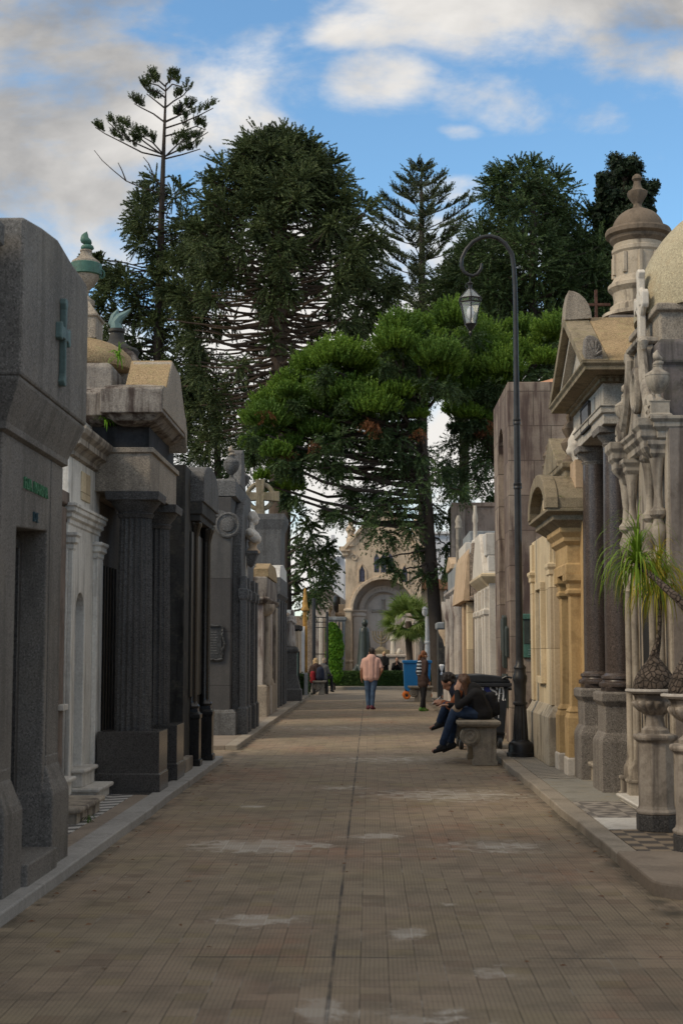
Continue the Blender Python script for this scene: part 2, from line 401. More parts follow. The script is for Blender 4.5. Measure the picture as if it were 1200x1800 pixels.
M['pony_leaf'] = foliage('pony_leaf', (0.11, 0.21, 0.018), (0.21, 0.33, 0.035), (0.15, 0.24, 0.02), 0.3, 6)
M['pony_yellow'] = foliage('pony_yellow', (0.22, 0.26, 0.02), (0.40, 0.33, 0.04), (0.36, 0.22, 0.03), 0.3, 6)
M['blue_plastic'] = plain('blue_plastic', (0.010, 0.135, 0.34), 0.42, vary=0.06, spec=0.4)
M['orange'] = plain('orange', (0.62, 0.15, 0.015), 0.5, vary=0.15)
M['black_plastic'] = plain('black_plastic', (0.018, 0.020, 0.024), 0.38, vary=0.3, spec=0.5)
M['chalk'] = plain('chalk', (0.66, 0.66, 0.66), 0.9, vary=0.3, scale=60)
M['sticker_blue'] = plain('sticker_blue', (0.02, 0.03, 0.19), 0.5)
M['glass'] = None
m, g = mat('lamp_glass')
b = g.node('ShaderNodeBsdfPrincipled'); b.inputs['Base Color'].default_value = (0.75, 0.8, 0.82, 1); b.inputs['Roughness'].default_value = 0.12
b.inputs['Alpha'].default_value = 0.28; b.inputs['Specular IOR Level'].default_value = 0.6
g.L.new(b.outputs[0], g.node('ShaderNodeOutputMaterial').inputs[0]); M['glass'] = m
M['bulb'] = plain('bulb', (0.85, 0.85, 0.83), 0.4, vary=0.02)
M['stained_glass'] = plain('stained_glass', (0.06, 0.064, 0.095), 0.3, vary=0.5, scale=9)
M['skin'] = plain('skin', (0.44, 0.255, 0.18), 0.55, vary=0.08, scale=20)
M['skin_tan'] = plain('skin_tan', (0.36, 0.18, 0.115), 0.55, vary=0.08, scale=20)
M['hair_dark'] = plain('hair_dark', (0.022, 0.015, 0.012), 0.5, vary=0.4, scale=60, bump=0.5)
M['hair_brown'] = plain('hair_brown', (0.075, 0.034, 0.017), 0.45, vary=0.5, scale=60, bump=0.5)
M['hair_auburn'] = plain('hair_auburn', (0.16, 0.055, 0.018), 0.45, vary=0.5, scale=60, bump=0.5)
M['hair_blond'] = plain('hair_blond', (0.42, 0.29, 0.15), 0.5, vary=0.4, scale=60, bump=0.5)
M['pink_cloth'] = plain('pink_cloth', (0.60, 0.37, 0.31), 0.9, vary=0.08, scale=9, bump=0.5)
M['jeans'] = plain('jeans', (0.055, 0.095, 0.165), 0.9, vary=0.3, scale=9, bump=0.4)
M['jeans_dark'] = plain('jeans_dark', (0.018, 0.035, 0.075), 0.9, vary=0.35, scale=11, bump=0.4)
M['black_cloth'] = plain('black_cloth', (0.009, 0.009, 0.011), 0.9, vary=0.3, scale=9, bump=0.5)
M['navy_cloth'] = plain('navy_cloth', (0.012, 0.016, 0.035), 0.9, vary=0.3, scale=9, bump=0.4)
M['brown_cloth'] = plain('brown_cloth', (0.045, 0.026, 0.022), 0.9, vary=0.2, scale=9, bump=0.4)
M['rust_cloth'] = plain('rust_cloth', (0.24, 0.075, 0.028), 0.9, vary=0.2, scale=9, bump=0.4)
M['red_cloth'] = plain('red_cloth', (0.23, 0.012, 0.018), 0.9, vary=0.2, scale=9, bump=0.4)
M['grey_cloth'] = plain('grey_cloth', (0.075, 0.075, 0.075), 0.9, vary=0.3, scale=14, bump=0.4)
M['tan_cloth'] = plain('tan_cloth', (0.28, 0.22, 0.165), 0.9, vary=0.1)
M['white_cloth'] = plain('white_cloth', (0.68, 0.68, 0.67), 0.9, vary=0.05)
M['shoe_black'] = plain('shoe_black', (0.01, 0.01, 0.011), 0.6)
M['shoe_red'] = plain('shoe_red', (0.10, 0.012, 0.03), 0.6)
M['shoe_green'] = plain('shoe_green', (0.10, 0.24, 0.035), 0.6)
m, g = mat('stripe_cloth')
P = g.pos(); x, y, z = g.sep(P)
g.out(g.mix((z * 11.0).frac().gt(0.52), (0.012, 0.013, 0.02), (0.36, 0.40, 0.45)), 0.9); M['stripe_cloth'] = m
# ================================================================ ground
SW = 0.08
m, g = mat('path_tiles')
P = g.pos(); x, y, z = g.sep(P)
T = 0.143
wob = (g.noise(P, 1.3, 3) - 0.5) * 0.03
tx, ty = (x + 0.195 + wob * 0.5) / T, (y + wob) / T
fx, fy = tx.frac(), ty.frac()
cell = g.white(g.vec(tx.floor(), ty.floor(), 0.0))
ex = (fx - 0.5).abs(); ey = (fy - 0.5).abs()
jx, jy = ex.step(0.465, 0.492), ey.step(0.462, 0.49)
big = g.noise(P, 0.55, 4, 0.6)
col = g.mix(big.step(0.38, 0.62), (0.300, 0.246, 0.174), (0.325, 0.254, 0.186))
col = g.mix(g.noise(P, 0.9, 3, 0.6).step(0.52, 0.68) * 0.5, col, (0.285, 0.238, 0.138))
warm = g.noise(g.vec(x * 1.0, y * 0.5, 4.0), 0.8, 4, 0.6).step(0.5, 0.68)
col = g.mix(warm * (cell * 0.8 + 0.15), col, (0.30, 0.178, 0.118))
col = g.mix(cell.gt(0.965) * 0.45, col, (0.27, 0.22, 0.115))
col = g.mix(cell.lt(0.05) * 0.5, col, (0.20, 0.14, 0.10))
cell2 = g.white(g.vec(tx.floor(), ty.floor(), 7.0))
col = g.mix(cell2 * 0.26, col, (0.13, 0.102, 0.075))
grime = g.noise(P, 2.6, 7, 0.65)
col = g.mix(grime.step(0.42, 0.72) * 0.55, col, (0.115, 0.095, 0.072))
rib = ((fx * 6.0).frac() - 0.5).abs().step(0.30, 0.48)
rib2 = ((fy * 9.0 + (fx * 6.0).floor() * 0.5).frac() - 0.5).abs().step(0.34, 0.48)
ribs = rib * 0.5 + rib2 * 0.5
patch = g.noise(P, 1.7, 4, 0.6).step(0.34, 0.55)
col = g.mix(ribs * (patch * 0.55 + 0.15), col, (0.085, 0.07, 0.052))
joint = (jx * (g.noise(P, 1.6, 3).step(0.38, 0.6) * 0.65 + 0.35)).max(jy * (g.noise(P, 2.2, 3).step(0.42, 0.6) * 0.75 + 0.25))
jcol = g.mix(g.noise(P, 1.9, 5, 0.65).step(0.55, 0.63), (0.062, 0.052, 0.041), (0.36, 0.335, 0.30))
col = g.mix(joint * (0.5 + 0.35 * g.noise(P, 5.0, 3)), col, jcol)
# worn mortar and lime marks, each where it lies on the pavement
lime = None
for px, py, rx, ry, amp in ((455, 1487, 140, 13, 1.0), (660, 1470, 62, 7, 0.85), (870, 1488, 110, 13, 0.75), (455, 1618, 100, 12, 0.9), (712, 1641, 40, 12, 1.15),
                            (565, 1775, 45, 30, 1.0), (790, 1398, 175, 12, 0.8), (445, 1418, 30, 3, 0.9), (345, 1719, 30, 14, 0.0), (880, 1712, 60, 20, 0.6), (740, 1790, 120, 22, 0.7),
                            (690, 1335, 150, 8, 0.6), (600, 1280, 170, 6, 0.5), (770, 1590, 90, 8, 0.35), (600, 1385, 60, 5, 0.7), (930, 1500, 50, 4, 0.5)):
    X0, Y0 = onG(px, py); X1, _ = onG(px + rx, py); _, Y1 = onG(px, py - ry)
    a, b = (x - X0) / (X1 - X0), (y - Y0) / (Y1 - Y0)
    bl = ((a * a + b * b).pow(0.5)).step(1.6, 0.0) * amp
    lime = bl if lime is None else lime.max(bl)
ln = g.noise(P, 6.5, 8, 0.7, 0.4)
limef = (lime * 1.25 + (ln - 0.5) * 3.0 - (cell - 0.5) * 0.25).step(0.42, 0.95)
col = g.mix((limef * (0.42 + 0.45 * ribs + 0.8 * joint) * (0.50 + 0.85 * cell2)).min(0.95), col, (0.50, 0.46, 0.405))
splash = (lime * 0.75 + (g.noise(P, 4.0, 6, 0.65) - 0.5) * 3.0).step(0.92, 1.05)
col = g.mix(splash * 0.7, col, (0.46, 0.425, 0.375))
edge = ((x + 2.14).abs().min((x - 1.86).abs())).step(0.16, 0.0) * g.noise(P, 3.5, 5, 0.65).step(0.36, 0.6)
col = g.mix(edge * 0.8, col, (0.05, 0.045, 0.034))
# seams: expansion joints
seam = (x + 0.195 + (g.noise(P, 2.0, 3) - 0.5) * 0.012).abs().step(0.016, 0.006)
for yy in (7.66, 11.35, 15.0, 19.4, 23.9, 29.0, 35.0, 42.0):
    seam = seam.max((y - yy + (g.noise(P, 1.1, 4) - 0.5) * 0.03).abs().step(0.018, 0.007) * g.noise(P, 0.6, 2).step(0.36, 0.5))
col = g.mix(seam * g.noise(P, 1.6, 5, 0.7).step(0.36, 0.62) * 0.85, col, (0.05, 0.048, 0.047))
hgt = ribs * -0.35 - joint * 0.8 + ln * 0.5 + cell * 0.5 - seam
g.out(col, 0.78, g.bump(hgt, 0.45, 0.006), spec=0.25)
M['path_tiles'] = m

def grid_mat(name, kind, size, c1, c2, c3=(0.1, 0.09, 0.08)):
    m, g = mat(name)
    P = g.pos(); x, y, z = g.sep(P)
    a, b = x / size, y / size
    if kind == 'check':
        f = ((a.floor() + b.floor()) * 0.5).frac().gt(0.25)
        col = g.mix(f, c1, c2)
    elif kind == 'stripe':
        f = (b * 1.0 + (((a * 0.5).frac() - 0.5).abs() - 0.25) * 1.4).frac().gt(0.5)
        col = g.mix(f, c1, c2)
    else:
        f = (((a.frac() - 0.5).abs() - (b.frac() - 0.5).abs()) * ((a.floor() + b.floor()) * 0.5).frac()._m('SUBTRACT', 0.2)).gt(0.0)
        col = g.mix(f, c1, c2)
    j = ((a.frac() - 0.5).abs()).max((b.frac() - 0.5).abs()).step(0.475, 0.495)
    col = g.mix(j * 0.6, col, c3)
    col = g.mix(g.noise(P, 3.0, 6, 0.65).step(0.45, 0.75) * 0.4, col, c3)
    col = g.mix(0.2, col, g.mix(g.noise(P, 22, 4), c3, c1))
    g.out(col, 0.6, g.bump(g.noise(P, 30, 3) - j, 0.2, 0.006)); return m
M['checker'] = grid_mat('checker', 'check', 0.165, (0.30, 0.235, 0.165), (0.055, 0.05, 0.047))
M['zigzag'] = grid_mat('zigzag', 'stripe', 0.27, (0.58, 0.57, 0.55), (0.06, 0.06, 0.063))
M['zigzag_right'] = grid_mat('zigzag_right', 'stripe', 0.21, (0.36, 0.33, 0.28), (0.10, 0.095, 0.085))
M['star_tile'] = grid_mat('star_tile', 'star', 0.30, (0.34, 0.31, 0.275), (0.13, 0.12, 0.115))
M['kerb_stone'] = stone('kerb_stone', (0.25, 0.245, 0.235), (0.36, 0.35, 0.335), speck=0.2, stain=0.35, streak=0.1, scol=(0.11, 0.10, 0.09))
M['kerb_warm'] = stone('kerb_warm', (0.235, 0.205, 0.165), (0.34, 0.30, 0.25), speck=0.2, stain=0.4, streak=0.1, scol=(0.10, 0.085, 0.07))
M['slab'] = stone('slab', (0.20, 0.165, 0.135), (0.29, 0.245, 0.20), stain=0.35, streak=0.1, scol=(0.10, 0.085, 0.07))
M['slab_grey'] = stone('slab_grey', (0.20, 0.195, 0.175), (0.29, 0.28, 0.25), stain=0.4, streak=0.1, scol=(0.11, 0.10, 0.08), lich=((0.30, 0.24, 0.13), 0.3))
M['plaza'] = stone('plaza', (0.215, 0.18, 0.14), (0.29, 0.245, 0.195), stain=0.35, streak=0.0, scol=(0.12, 0.10, 0.08))
M['soil'] = plain('soil', (0.12, 0.10, 0.075), 0.95, vary=0.4, scale=0.8)

structure(MB().box(-400, 400, -60, 900, -0.6, -0.012).build('ground', M['soil']))
structure(MB().box(-14, 14, -6, 47.0, -0.3, 0.0).build('path', M['path_tiles']))
structure(MB().box(-40, 40, 47.0, 60.2, -0.3, 0.0).build('plaza', M['plaza']))
def pave(name, x0, x1, y0, y1, mt, z0=-0.1, z1=SW, bev=0.012):
    return structure(MB().box(x0, x1, y0, y1, z0, z1).build(name, M[mt], bevel=bev))
def jag(name, xa, xb, ya, yb, mt, z, n):
    """a kerb of separate-looking stones along Y with slightly uneven edges, one mesh"""
    rr = random.Random(hash(name) % 999 + n); poly = []
    k = 18
    for i in range(k + 1): poly.append((xa + rr.uniform(-.012, .012), ya + (yb - ya) * i / k))
    for i in range(k, -1, -1): poly.append((xb, ya + (yb - ya) * i / k))
    return structure(MB().prism(poly, 'z', -0.1, z).build(name, M[mt], bevel=0.012))
# left side
jag('kerb', -2.14, -2.36, -4.0, 21.0, 'kerb_stone', SW, 1)
pave('sidewalk', -9, -2.36, -4.0, 21.0, 'slab', z1=SW - .004)
jag('kerb', -2.16, -2.36, 23.4, 56.0, 'kerb_warm', SW, 2)
pave('sidewalk', -9, -2.36, 23.4, 56.0, 'slab', z1=SW - .004)
pave('sidewalk_tiles', -3.3, -2.52, 11.05, 15.35, 'zigzag', z0=0.0, z1=SW, bev=0)
pave('sidewalk_slab', -3.3, -2.363, 15.35, 18.6, 'granite_polished', z0=0.0, z1=SW + .004, bev=0.004)
# right side
poly = [(1.86, 9.75)] + [(1.86 + .28 * (1 - math.cos(a)), 9.68 - .28 * math.sin(a)) for a in np.linspace(0.0, math.pi / 2, 7)] + [(6, 9.38), (6, 11.0), (1.86, 11.0)]
structure(MB().prism(poly, 'z', -0.1, SW + .02).build('sidewalk_slab', M['slab'], bevel=0.02))
jag('kerb', 1.86, 2.04, 11.003, 22.6, 'kerb_warm', SW, 3)
pave('sidewalk', 2.04, 9, 11.003, 22.6, 'slab', z1=SW - .004)
pave('sidewalk_tiles', 2.045, 3.4, 11.02, 12.45, 'checker', z0=0.0, z1=SW, bev=0)
pave('sidewalk_slab', 2.045, 3.4, 12.46, 13.30, 'marble', z0=0.0, z1=SW + .003, bev=0.003)
pave('sidewalk_tiles', 2.045, 3.4, 13.31, 14.75, 'star_tile', z0=0.0, z1=SW, bev=0)
pave('sidewalk_slab', 2.045, 3.4, 14.76, 17.3, 'slab_grey', z0=0.0, z1=SW + .003, bev=0.003)
pave('sidewalk_tiles', 2.045, 3.0, 17.35, 22.0, 'zigzag_right', z0=0.0, z1=SW, bev=0)
jag('kerb', 2.06, 2.25, 26.5, 47.0, 'kerb_warm', SW, 4)
pave('sidewalk', 2.25, 9, 26.5, 47.0, 'slab', z1=SW - .004)

# ================================================================ helpers for the tombs
def text(name, body, size, loc, rot, mt, parent, ext=0.008, align='CENTER'):
    if len(body) == 2:                       # two loose letters: a part each
        ax = Euler(rot).to_matrix() @ Vector((1, 0, 0))
        return [text('letter', c_, size, Vector(loc) + ax * size * (k_ - .5) * .78, rot, mt, parent, ext) for k_, c_ in enumerate(body)]
    cu = bpy.data.curves.new(name, 'FONT'); cu.body = body; cu.size = size; cu.extrude = ext; cu.align_x = align
    o = bpy.data.objects.new(name, cu); C.collection.objects.link(o)
    bpy.context.view_layer.update()
    me = bpy.data.meshes.new_from_object(o.evaluated_get(bpy.context.evaluated_depsgraph_get()))
    bpy.data.objects.remove(o)
    me.materials.clear(); me.materials.append(M[mt])
    # every loose letter becomes a part of its own
    bm = bmesh.new(); bm.from_mesh(me); bmesh.ops.remove_doubles(bm, verts=bm.verts, dist=1e-5); bm.verts.ensure_lookup_table()
    seen, outs = set(), []
    for v0 in bm.verts:
        if v0.index in seen: continue
        st, isl = [v0], []
        seen.add(v0.index)
        while st:
            v = st.pop(); isl.append(v)
            for e in v.link_edges:
                w = e.other_vert(v)
                if w.index not in seen: seen.add(w.index); st.append(w)
        ix = {v.index: k for k, v in enumerate(isl)}
        fs = {f for v in isl for f in v.link_faces}
        m2 = bpy.data.meshes.new('letter'); m2.from_pydata([tuple(v.co) for v in isl], [], [[ix[v.index] for v in f.verts] for f in fs]); m2.materials.append(M[mt])
        o = bpy.data.objects.new('letter', m2); C.collection.objects.link(o); o.rotation_euler = rot; o.parent = parent; o.location = loc; outs.append(o)
    bm.free()
    return outs
FACE_R = (math.pi / 2, 0, math.pi / 2)      # lettering on a wall that faces +X
FACE_L = (math.pi / 2, 0, -math.pi / 2)     # on a wall that faces -X
FACE_C = (math.pi / 2, 0, 0)                # on a wall that faces the camera (-Y)
def part(parent, name, mb, mt, bevel=0.008, smooth=False, angle=40):
    return mb.build(name, M[mt], parent, bevel, smooth, angle)
URN = [(0.0, 0), (.62, 0), (.62, .10), (.45, .13), (.24, .19), (.22, .27), (.34, .32), (.62, .40), (.86, .52), (.97, .63), (1.0, .70), (1.0, .74), (.94, .745), (.94, .765), (.98, .77), (.92, .84), (.62, .90), (.42, .95), (.36, 1.02), (.40, 1.03), (.40, 1.06)]
def urn(parent, c, r, h, mt, flame=None, n=24, group=None, label=None):
    k = h / 1.06
    o = MB().lathe(c, [(max(.001, a * r), b * k) for a, b in URN], n, ).build('body' if flame else 'urn', M[mt], parent, smooth=True)
    if flame:
        fl = MB(); rr = random.Random(int(c[1] * 100))
        prof = [(.34, 0), (.46, .10), (.40, .20), (.22, .26), (.36, .34), (.38, .44), (.26, .56), (.24, .66), (.10, .78), (.02, .86)]
        fl.lathe((c[0], c[1], c[2] + h), [(a * r, b * r * 1.5) for a, b in prof], 9)
        for i in range(len(fl.v)):
            v = fl.v[i]; t = v[2] - c[2] - h
            fl.v[i] = (v[0] + math.sin(t / r * 5) * r * .10 + rr.uniform(-.03, .03) * r, v[1] + math.cos(t / r * 4) * r * .08, v[2])
        fl.build('flame', M[flame], parent, smooth=True, angle=80)
    return o
def column(parent, x, y, z0, z1, r, mt, base_mt=None, cap=None, flute=0, n=32, name='column'):
    """one column with moulded base, shaft with entasis and capital; base and capital are sub-parts"""
    hb = r * 0.9 if base_mt else 0
    hc = r * 1.3 if cap else 0
    sh = [(r * (1 - .13 * t * t), z0 + hb + (z1 - hc - z0 - hb) * t) for t in np.linspace(0, 1, 8)]
    if flute:
        zz = [z0 + hb, z1 - hc]
        o = MB().lathe((x, y, 0), sh, flute * 8, flute, r * .14, (zz[0] - 1, zz[1] + 1)).build(name, M[mt], parent, smooth=True, angle=30)
    else:
        o = MB().lathe((x, y, 0), sh, n).build(name, M[mt], parent, smooth=True)
    if base_mt:
        b = MB().lathe((x, y, z0), [(r * 1.42, 0), (r * 1.45, hb * .12), (r * 1.42, hb * .3), (r * 1.22, hb * .42), (r * 1.2, hb * .5), (r * 1.3, hb * .62), (r * 1.28, hb * .8), (r * 1.1, hb * .9), (r * 1.02, hb)], 32)
        sub(o, 'base', b, base_mt)
    if cap:
        q = r * .87
        c = MB().lathe((x, y, z1 - hc), [(q, 0), (q * 1.05, hc * .08), (q * 1.12, hc * .15), (q * 1.02, hc * .2), (q * 1.1, hc * .3), (q * 1.35, hc * .5), (q * 1.5, hc * .66)], 32)
        sub(o, 'capital', c, cap)
        sub(o, 'abacus', MB().rings(x - q * 1.55, x + q * 1.55, y - q * 1.55, y + q * 1.55, [(0, z1 - hc * .34), (0.01, z1 - hc * .1), (.012, z1)]), cap, smooth=False, bevel=.006)
    return o
def sub(parent, name, mb, mt, smooth=True, bevel=0):
    """a sub-part of a part (parts sit at the origin of their thing)"""
    me_o = mb.build(name, M[mt], None, bevel, smooth)
    me_o.parent = parent
    return me_o

# everything keeps world coordinates inside its meshes: the things' empties are moved with an inverse on their parts
def tomb(name, label, cat, x, y, group=None):
    return thing(name, label, cat, (0, 0, 0), group)

# ================================================================ left side, near to far
# --- unseen tombs continuing both rows, added to shade the near path
for nm, lab, s_, xf, y0, y1, hh, mt_ in (('unseen_granite_tomb', 'unseen plain grey granite tomb added for shade next to the mausoleum with the bronze cross', -1, 2.45, 4.7, 8.6, 4.3, 'grey_granite'), ('unseen_plain_tomb', 'unseen brown rendered tomb added for shade two doors from the mausoleum with the bronze cross', -1, 2.5, .4, 4.6, 4.7, 'brown_render'),
                                     ('unseen_pale_tomb', 'unseen pale stone tomb added for shade next to the octagonal planters', 1, 3.1, 5.6, 10.6, 4.2, 'pale_stone')):
    t = tomb(nm, lab, 'tomb', 0, 0)
    part(t, 'wall', MB().box(s_ * xf, s_ * 6.5, y0, y1, 0, hh - .3), mt_, .01)
    part(t, 'plinth', MB().rings(s_ * xf, s_ * 6.0, y0, y1, [(.04, 0), (.04, .5), (.01, .56)]), mt_, .01)
    part(t, 'cornice', MB().rings(s_ * xf, s_ * 6.4, y0 + .02, y1 - .02, [(-.02, hh - .3), (.05, hh - .22), (.15, hh - .15), (.15, hh - .02), (0, hh)]), mt_, .006)
    part(t, 'door', MB().box(s_ * (xf - .03), s_ * xf, (y0 + y1) / 2 - .5, (y0 + y1) / 2 + .5, .2, 2.4), 'door_bronze', .005)
# --- granite mausoleum with a bronze cross
t = tomb('granite_mausoleum', 'tall grey speckled granite mausoleum with a green bronze cross and a recessed door', 'mausoleum', -2.3, 9)
part(t, 'plinth', MB().rings(-3.9, -2.26, 8.9, 9.366, [(0, .0), (0, .58), (-.01, .62), (-.035, .68), (-.06, .76), (-.070, .78), (-.070, .85)]), 'granite_near', .01)
part(t, 'plinth', MB().rings(-3.9, -2.26, 10.254, 10.80, [(0, .0), (0, .58), (-.01, .62), (-.035, .68), (-.06, .76), (-.070, .78), (-.070, .85)]), 'granite_near', .01)
part(t, 'wall', MB().prism([(8.95, .5), (9.36, .5), (9.36, 2.42), (10.26, 2.47), (10.26, .5), (10.75, .5), (10.75, 3.0), (8.95, 3.0)], 'x', -2.62, -2.34), 'granite_near', .012)
part(t, 'rear_wall', MB().box(-5.6, -2.62, 8.95, 10.75, .0, 3.0), 'granite_near', .01)
d = part(t, 'door', MB().box(-2.62, -2.58, 9.42, 10.2, .3, 2.36), 'door_bronze', .005)
fr = MB().prism([(9.37, .28), (9.37, 2.41), (10.25, 2.41), (10.25, .28), (10.18, .28), (10.18, 2.34), (9.44, 2.34), (9.44, .28)], 'x', -2.6, -2.52)
sub(d, 'door_frame', fr, 'granite_polished', False, .004)
part(t, 'threshold', MB().box(-2.62, -2.22, 9.369, 10.251, .0, .22), 'granite_near', .012)
part(t, 'cornice', MB().rings(-5.5, -2.345, 8.95, 10.745, [(-.04, 2.94), (.0, 3.0), (.035, 3.015), (.035, 3.06), (.05, 3.10), (.09, 3.19), (.128, 3.29), (.135, 3.31), (.135, 3.335)]), 'granite_near', .004)
part(t, 'attic', MB().prism([(8.815, 3.337), (10.885, 3.337), (10.885, 4.30), (10.80, 4.45), (10.28, 4.46), (9.79, 4.50), (9.3, 4.44), (8.815, 4.36)], 'x', -5.4, -2.195), 'granite_near', .02)
part(t, 'wall_joint', MB().box(-2.345, -2.337, 10.335, 10.343, .8, 3.0), 'granite_dark', 0)
cr = [(9.885, 3.47), (9.93, 3.47), (9.95, 3.50), (9.925, 3.56), (9.922, 3.80), (10.0, 3.80), (10.02, 3.775), (10.06, 3.78), (10.055, 3.90), (10.03, 3.91), (10.0, 3.885), (9.925, 3.885), (9.928, 4.02), (9.955, 4.06), (9.94, 4.10), (9.88, 4.10), (9.865, 4.06),
      (9.888, 4.02), (9.885, 3.885), (9.81, 3.885), (9.78, 3.91), (9.755, 3.90), (9.75, 3.79), (9.79, 3.775), (9.81, 3.80), (9.885, 3.80), (9.888, 3.56), (9.86, 3.50)]
part(t, 'cross', MB().prism(cr, 'x', -2.197, -2.15), 'bronze_blue', .008)
text('lettering', 'FLIA. MARINA', 0.115, (-2.338, 9.86, 2.70), FACE_R, 'letter_green', t, .012)
text('lettering', 'DE', 0.10, (-2.338, 9.87, 2.50), FACE_R, 'letter_blue', t, .012)

# --- brown rendered tomb between
t = tomb('rendered_tomb', 'narrow brown rendered tomb in the gap between the granite mausoleum and the white tomb', 'tomb', -3, 12)
part(t, 'wall', MB().rings(-5.2, -3.1, 11.1, 14.24, [(0, 0), (0, 3.05), (.06, 3.08), (.06, 3.2), (0, 3.22)]), 'brown_render', .01)
part(t, 'pilaster', MB().box(-3.1, -3.05, 13.95, 14.22, .08, 3.04), 'brown_render')
part(t, 'ledge', MB().box(-3.1, -3.0, 14.0, 14.235, 1.02, 1.08), 'marble')
part(t, 'step', MB().rings(-3.3, -2.56, 12.67, 13.8, [(-.025, .08), (-.025, .175), (.015, .18), (.02, .205), (.01, .225)]), 'marble_old', .006)
part(t, 'step', MB().rings(-3.3, -2.86, 12.8, 13.9, [(-.02, .226), (-.02, .355), (.015, .36), (.02, .385), (.01, .40)]), 'marble', .006)

# --- white tomb
t = tomb('white_tomb', 'narrow white plastered tomb with a round arched doorway and stepped cornice', 'tomb', -3, 15)
yc, hw = 14.97, 0.235
door = [(14.3, .08), (yc - hw, .08), (yc - hw, 1.98)] + arc(yc, 1.98, hw, 180, 0, 14) + [(yc + hw, .08), (15.95, .08), (15.95, 3.6), (14.3, 3.6)]
part(t, 'wall', MB().prism(door, 'x', -3.35, -3.05), 'white_render', .01)
part(t, 'rear_wall', MB().box(-5.2, -3.35, 14.3, 15.95, .0, 3.9), 'white_render')
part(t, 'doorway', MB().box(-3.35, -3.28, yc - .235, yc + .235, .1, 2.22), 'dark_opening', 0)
part(t, 'pilaster', MB().box(-3.05, -2.995, 15.62, 15.93, .08, 2.62), 'white_render')
part(t, 'pilaster', MB().box(-3.05, -3.0, 14.31, 14.40, .08, 2.62), 'white_render')
for y0, y1 in ((15.60, 15.95), (14.30, 14.41)):
    part(t, 'impost', MB().rings(-3.06, -2.99, y0, y1, [(-.01, 2.62), (0, 2.64), (0, 2.68), (.025, 2.70), (.025, 2.75), (.045, 2.77), (.045, 2.80)]), 'white_render', .003)
part(t, 'string_course', MB().rings(-3.1, -3.035, 14.3, 15.95, [(-.02, 2.88), (0, 2.90), (0, 2.94), (.03, 2.96), (.03, 3.00), (.055, 3.02), (.055, 3.06), (.07, 3.07), (.07, 3.10)]), 'white_render', .003)
part(t, 'plaque', MB().box(-3.05, -3.035, 14.88, 15.34, 3.2, 3.5), 'cream', .004)
part(t, 'cornice', MB().rings(-5.2, -3.04, 14.33, 15.93, [(-.02, 3.58), (.03, 3.6), (.03, 3.64), (.07, 3.68), (.12, 3.70), (.12, 3.76), (.17, 3.80), (.19, 3.84), (.19, 3.87), (.0, 3.91)]), 'marble_old', .004)
part(t, 'parapet', MB().box(-5.2, -3.1, 14.35, 15.85, 3.9, 4.10), 'white_render', .01)
part(t, 'step', MB().rings(-3.3, -2.76, 14.6, 15.4, [(-.025, .08), (-.025, .17), (.01, .175), (.015, .2), (.005, .215)]), 'marble', .005)
part(t, 'step', MB().rings(-3.3, -2.92, 14.66, 15.36, [(-.02, .216), (-.02, .355), (.01, .36), (.015, .38), (.005, .4)]), 'marble', .005)

# --- monument with fluted columns
t = tomb('columned_mausoleum', 'dark granite mausoleum with two fluted columns under a heavy stained cornice and small dome', 'mausoleum', -2.6, 16)
part(t, 'wall', MB().box(-5.6, -3.17, 15.97, 18.35, .0, 3.36), 'granite_dark', .01)
gate = part(t, 'gate', MB().box(-3.17, -3.13, 16.35, 17.35, .2, 2.6), 'iron', 0)
for k in range(6):
    sub(gate, 'bar', MB().tube([(-3.1, 16.4 + k * .18, .2), (-3.1, 16.4 + k * .18, 2.6)], .014, 6), 'iron')
part(t, 'quoin', MB().rings(-3.2, -3.10, 15.98, 16.22, [(0, .08), (0, .5), (-.01, .5), (-.01, .52), (0, .52), (0, 1.0), (-.01, 1.0), (-.01, 1.02), (0, 1.02), (0, 1.5), (-.01, 1.5), (-.01, 1.52), (0, 1.52), (0, 2.0), (-.01, 2.0), (-.01, 2.02), (0, 2.02), (0, 3.36)]), 'granite_dark', 0)
for yc in (15.93, 17.36):
    part(t, 'pedestal', MB().rings(-2.97, -2.29, yc - .33, yc + .30, [(.012, .08), (.012, .27), (0, .28), (0, .73)]), 'granite_polished', .006)
    column(t, -2.635, yc, .73, 3.37, .215, 'granite_dark', None, 'granite_dark', flute=18)
part(t, 'architrave', MB().rings(-3.3, -2.43, 15.66, 17.75, [(0, 3.372), (0, 3.80), (.03, 3.805), (.03, 3.86), (0, 3.865)]), 'granite_tan', .006)
part(t, 'side_pier', MB().rings(-3.9, -3.303, 15.86, 17.7, [(0, 3.37), (0, 3.79), (.02, 3.80), (.02, 3.84), (0, 3.85), (0, 4.1)]), 'grey_granite', .006)
part(t, 'frieze', MB().box(-3.3, -2.46, 15.70, 17.7, 3.866, 4.115), 'dark_frieze', .004)
part(t, 'cornice', MB().rings(-2.80, -2.40, 15.44, 17.2, [(-.06, 4.10), (.0, 4.118), (.03, 4.13), (.10, 4.19), (.14, 4.20), (.14, 4.23), (.14, 4.46), (.10, 4.50), (-.05, 4.54)]), 'granite_stained', .008)
part(t, 'cornice', MB().rings(-4.0, -2.96, 15.62, 17.2, [(-.06, 4.10), (.0, 4.118), (.03, 4.13), (.10, 4.19), (.14, 4.20), (.14, 4.23), (.14, 4.44), (.10, 4.48), (-.05, 4.54)]), 'granite_stained', .008)
part(t, 'gable', MB().prism([(15.32, 4.50), (15.32, 4.24), (17.16, 4.24), (17.32, 4.02), (17.34, 4.30), (16.9, 4.62), (16.62, 4.86), (15.98, 4.90), (15.62, 4.52)], 'x', -2.7, -2.245), 'granite_tan', .01)
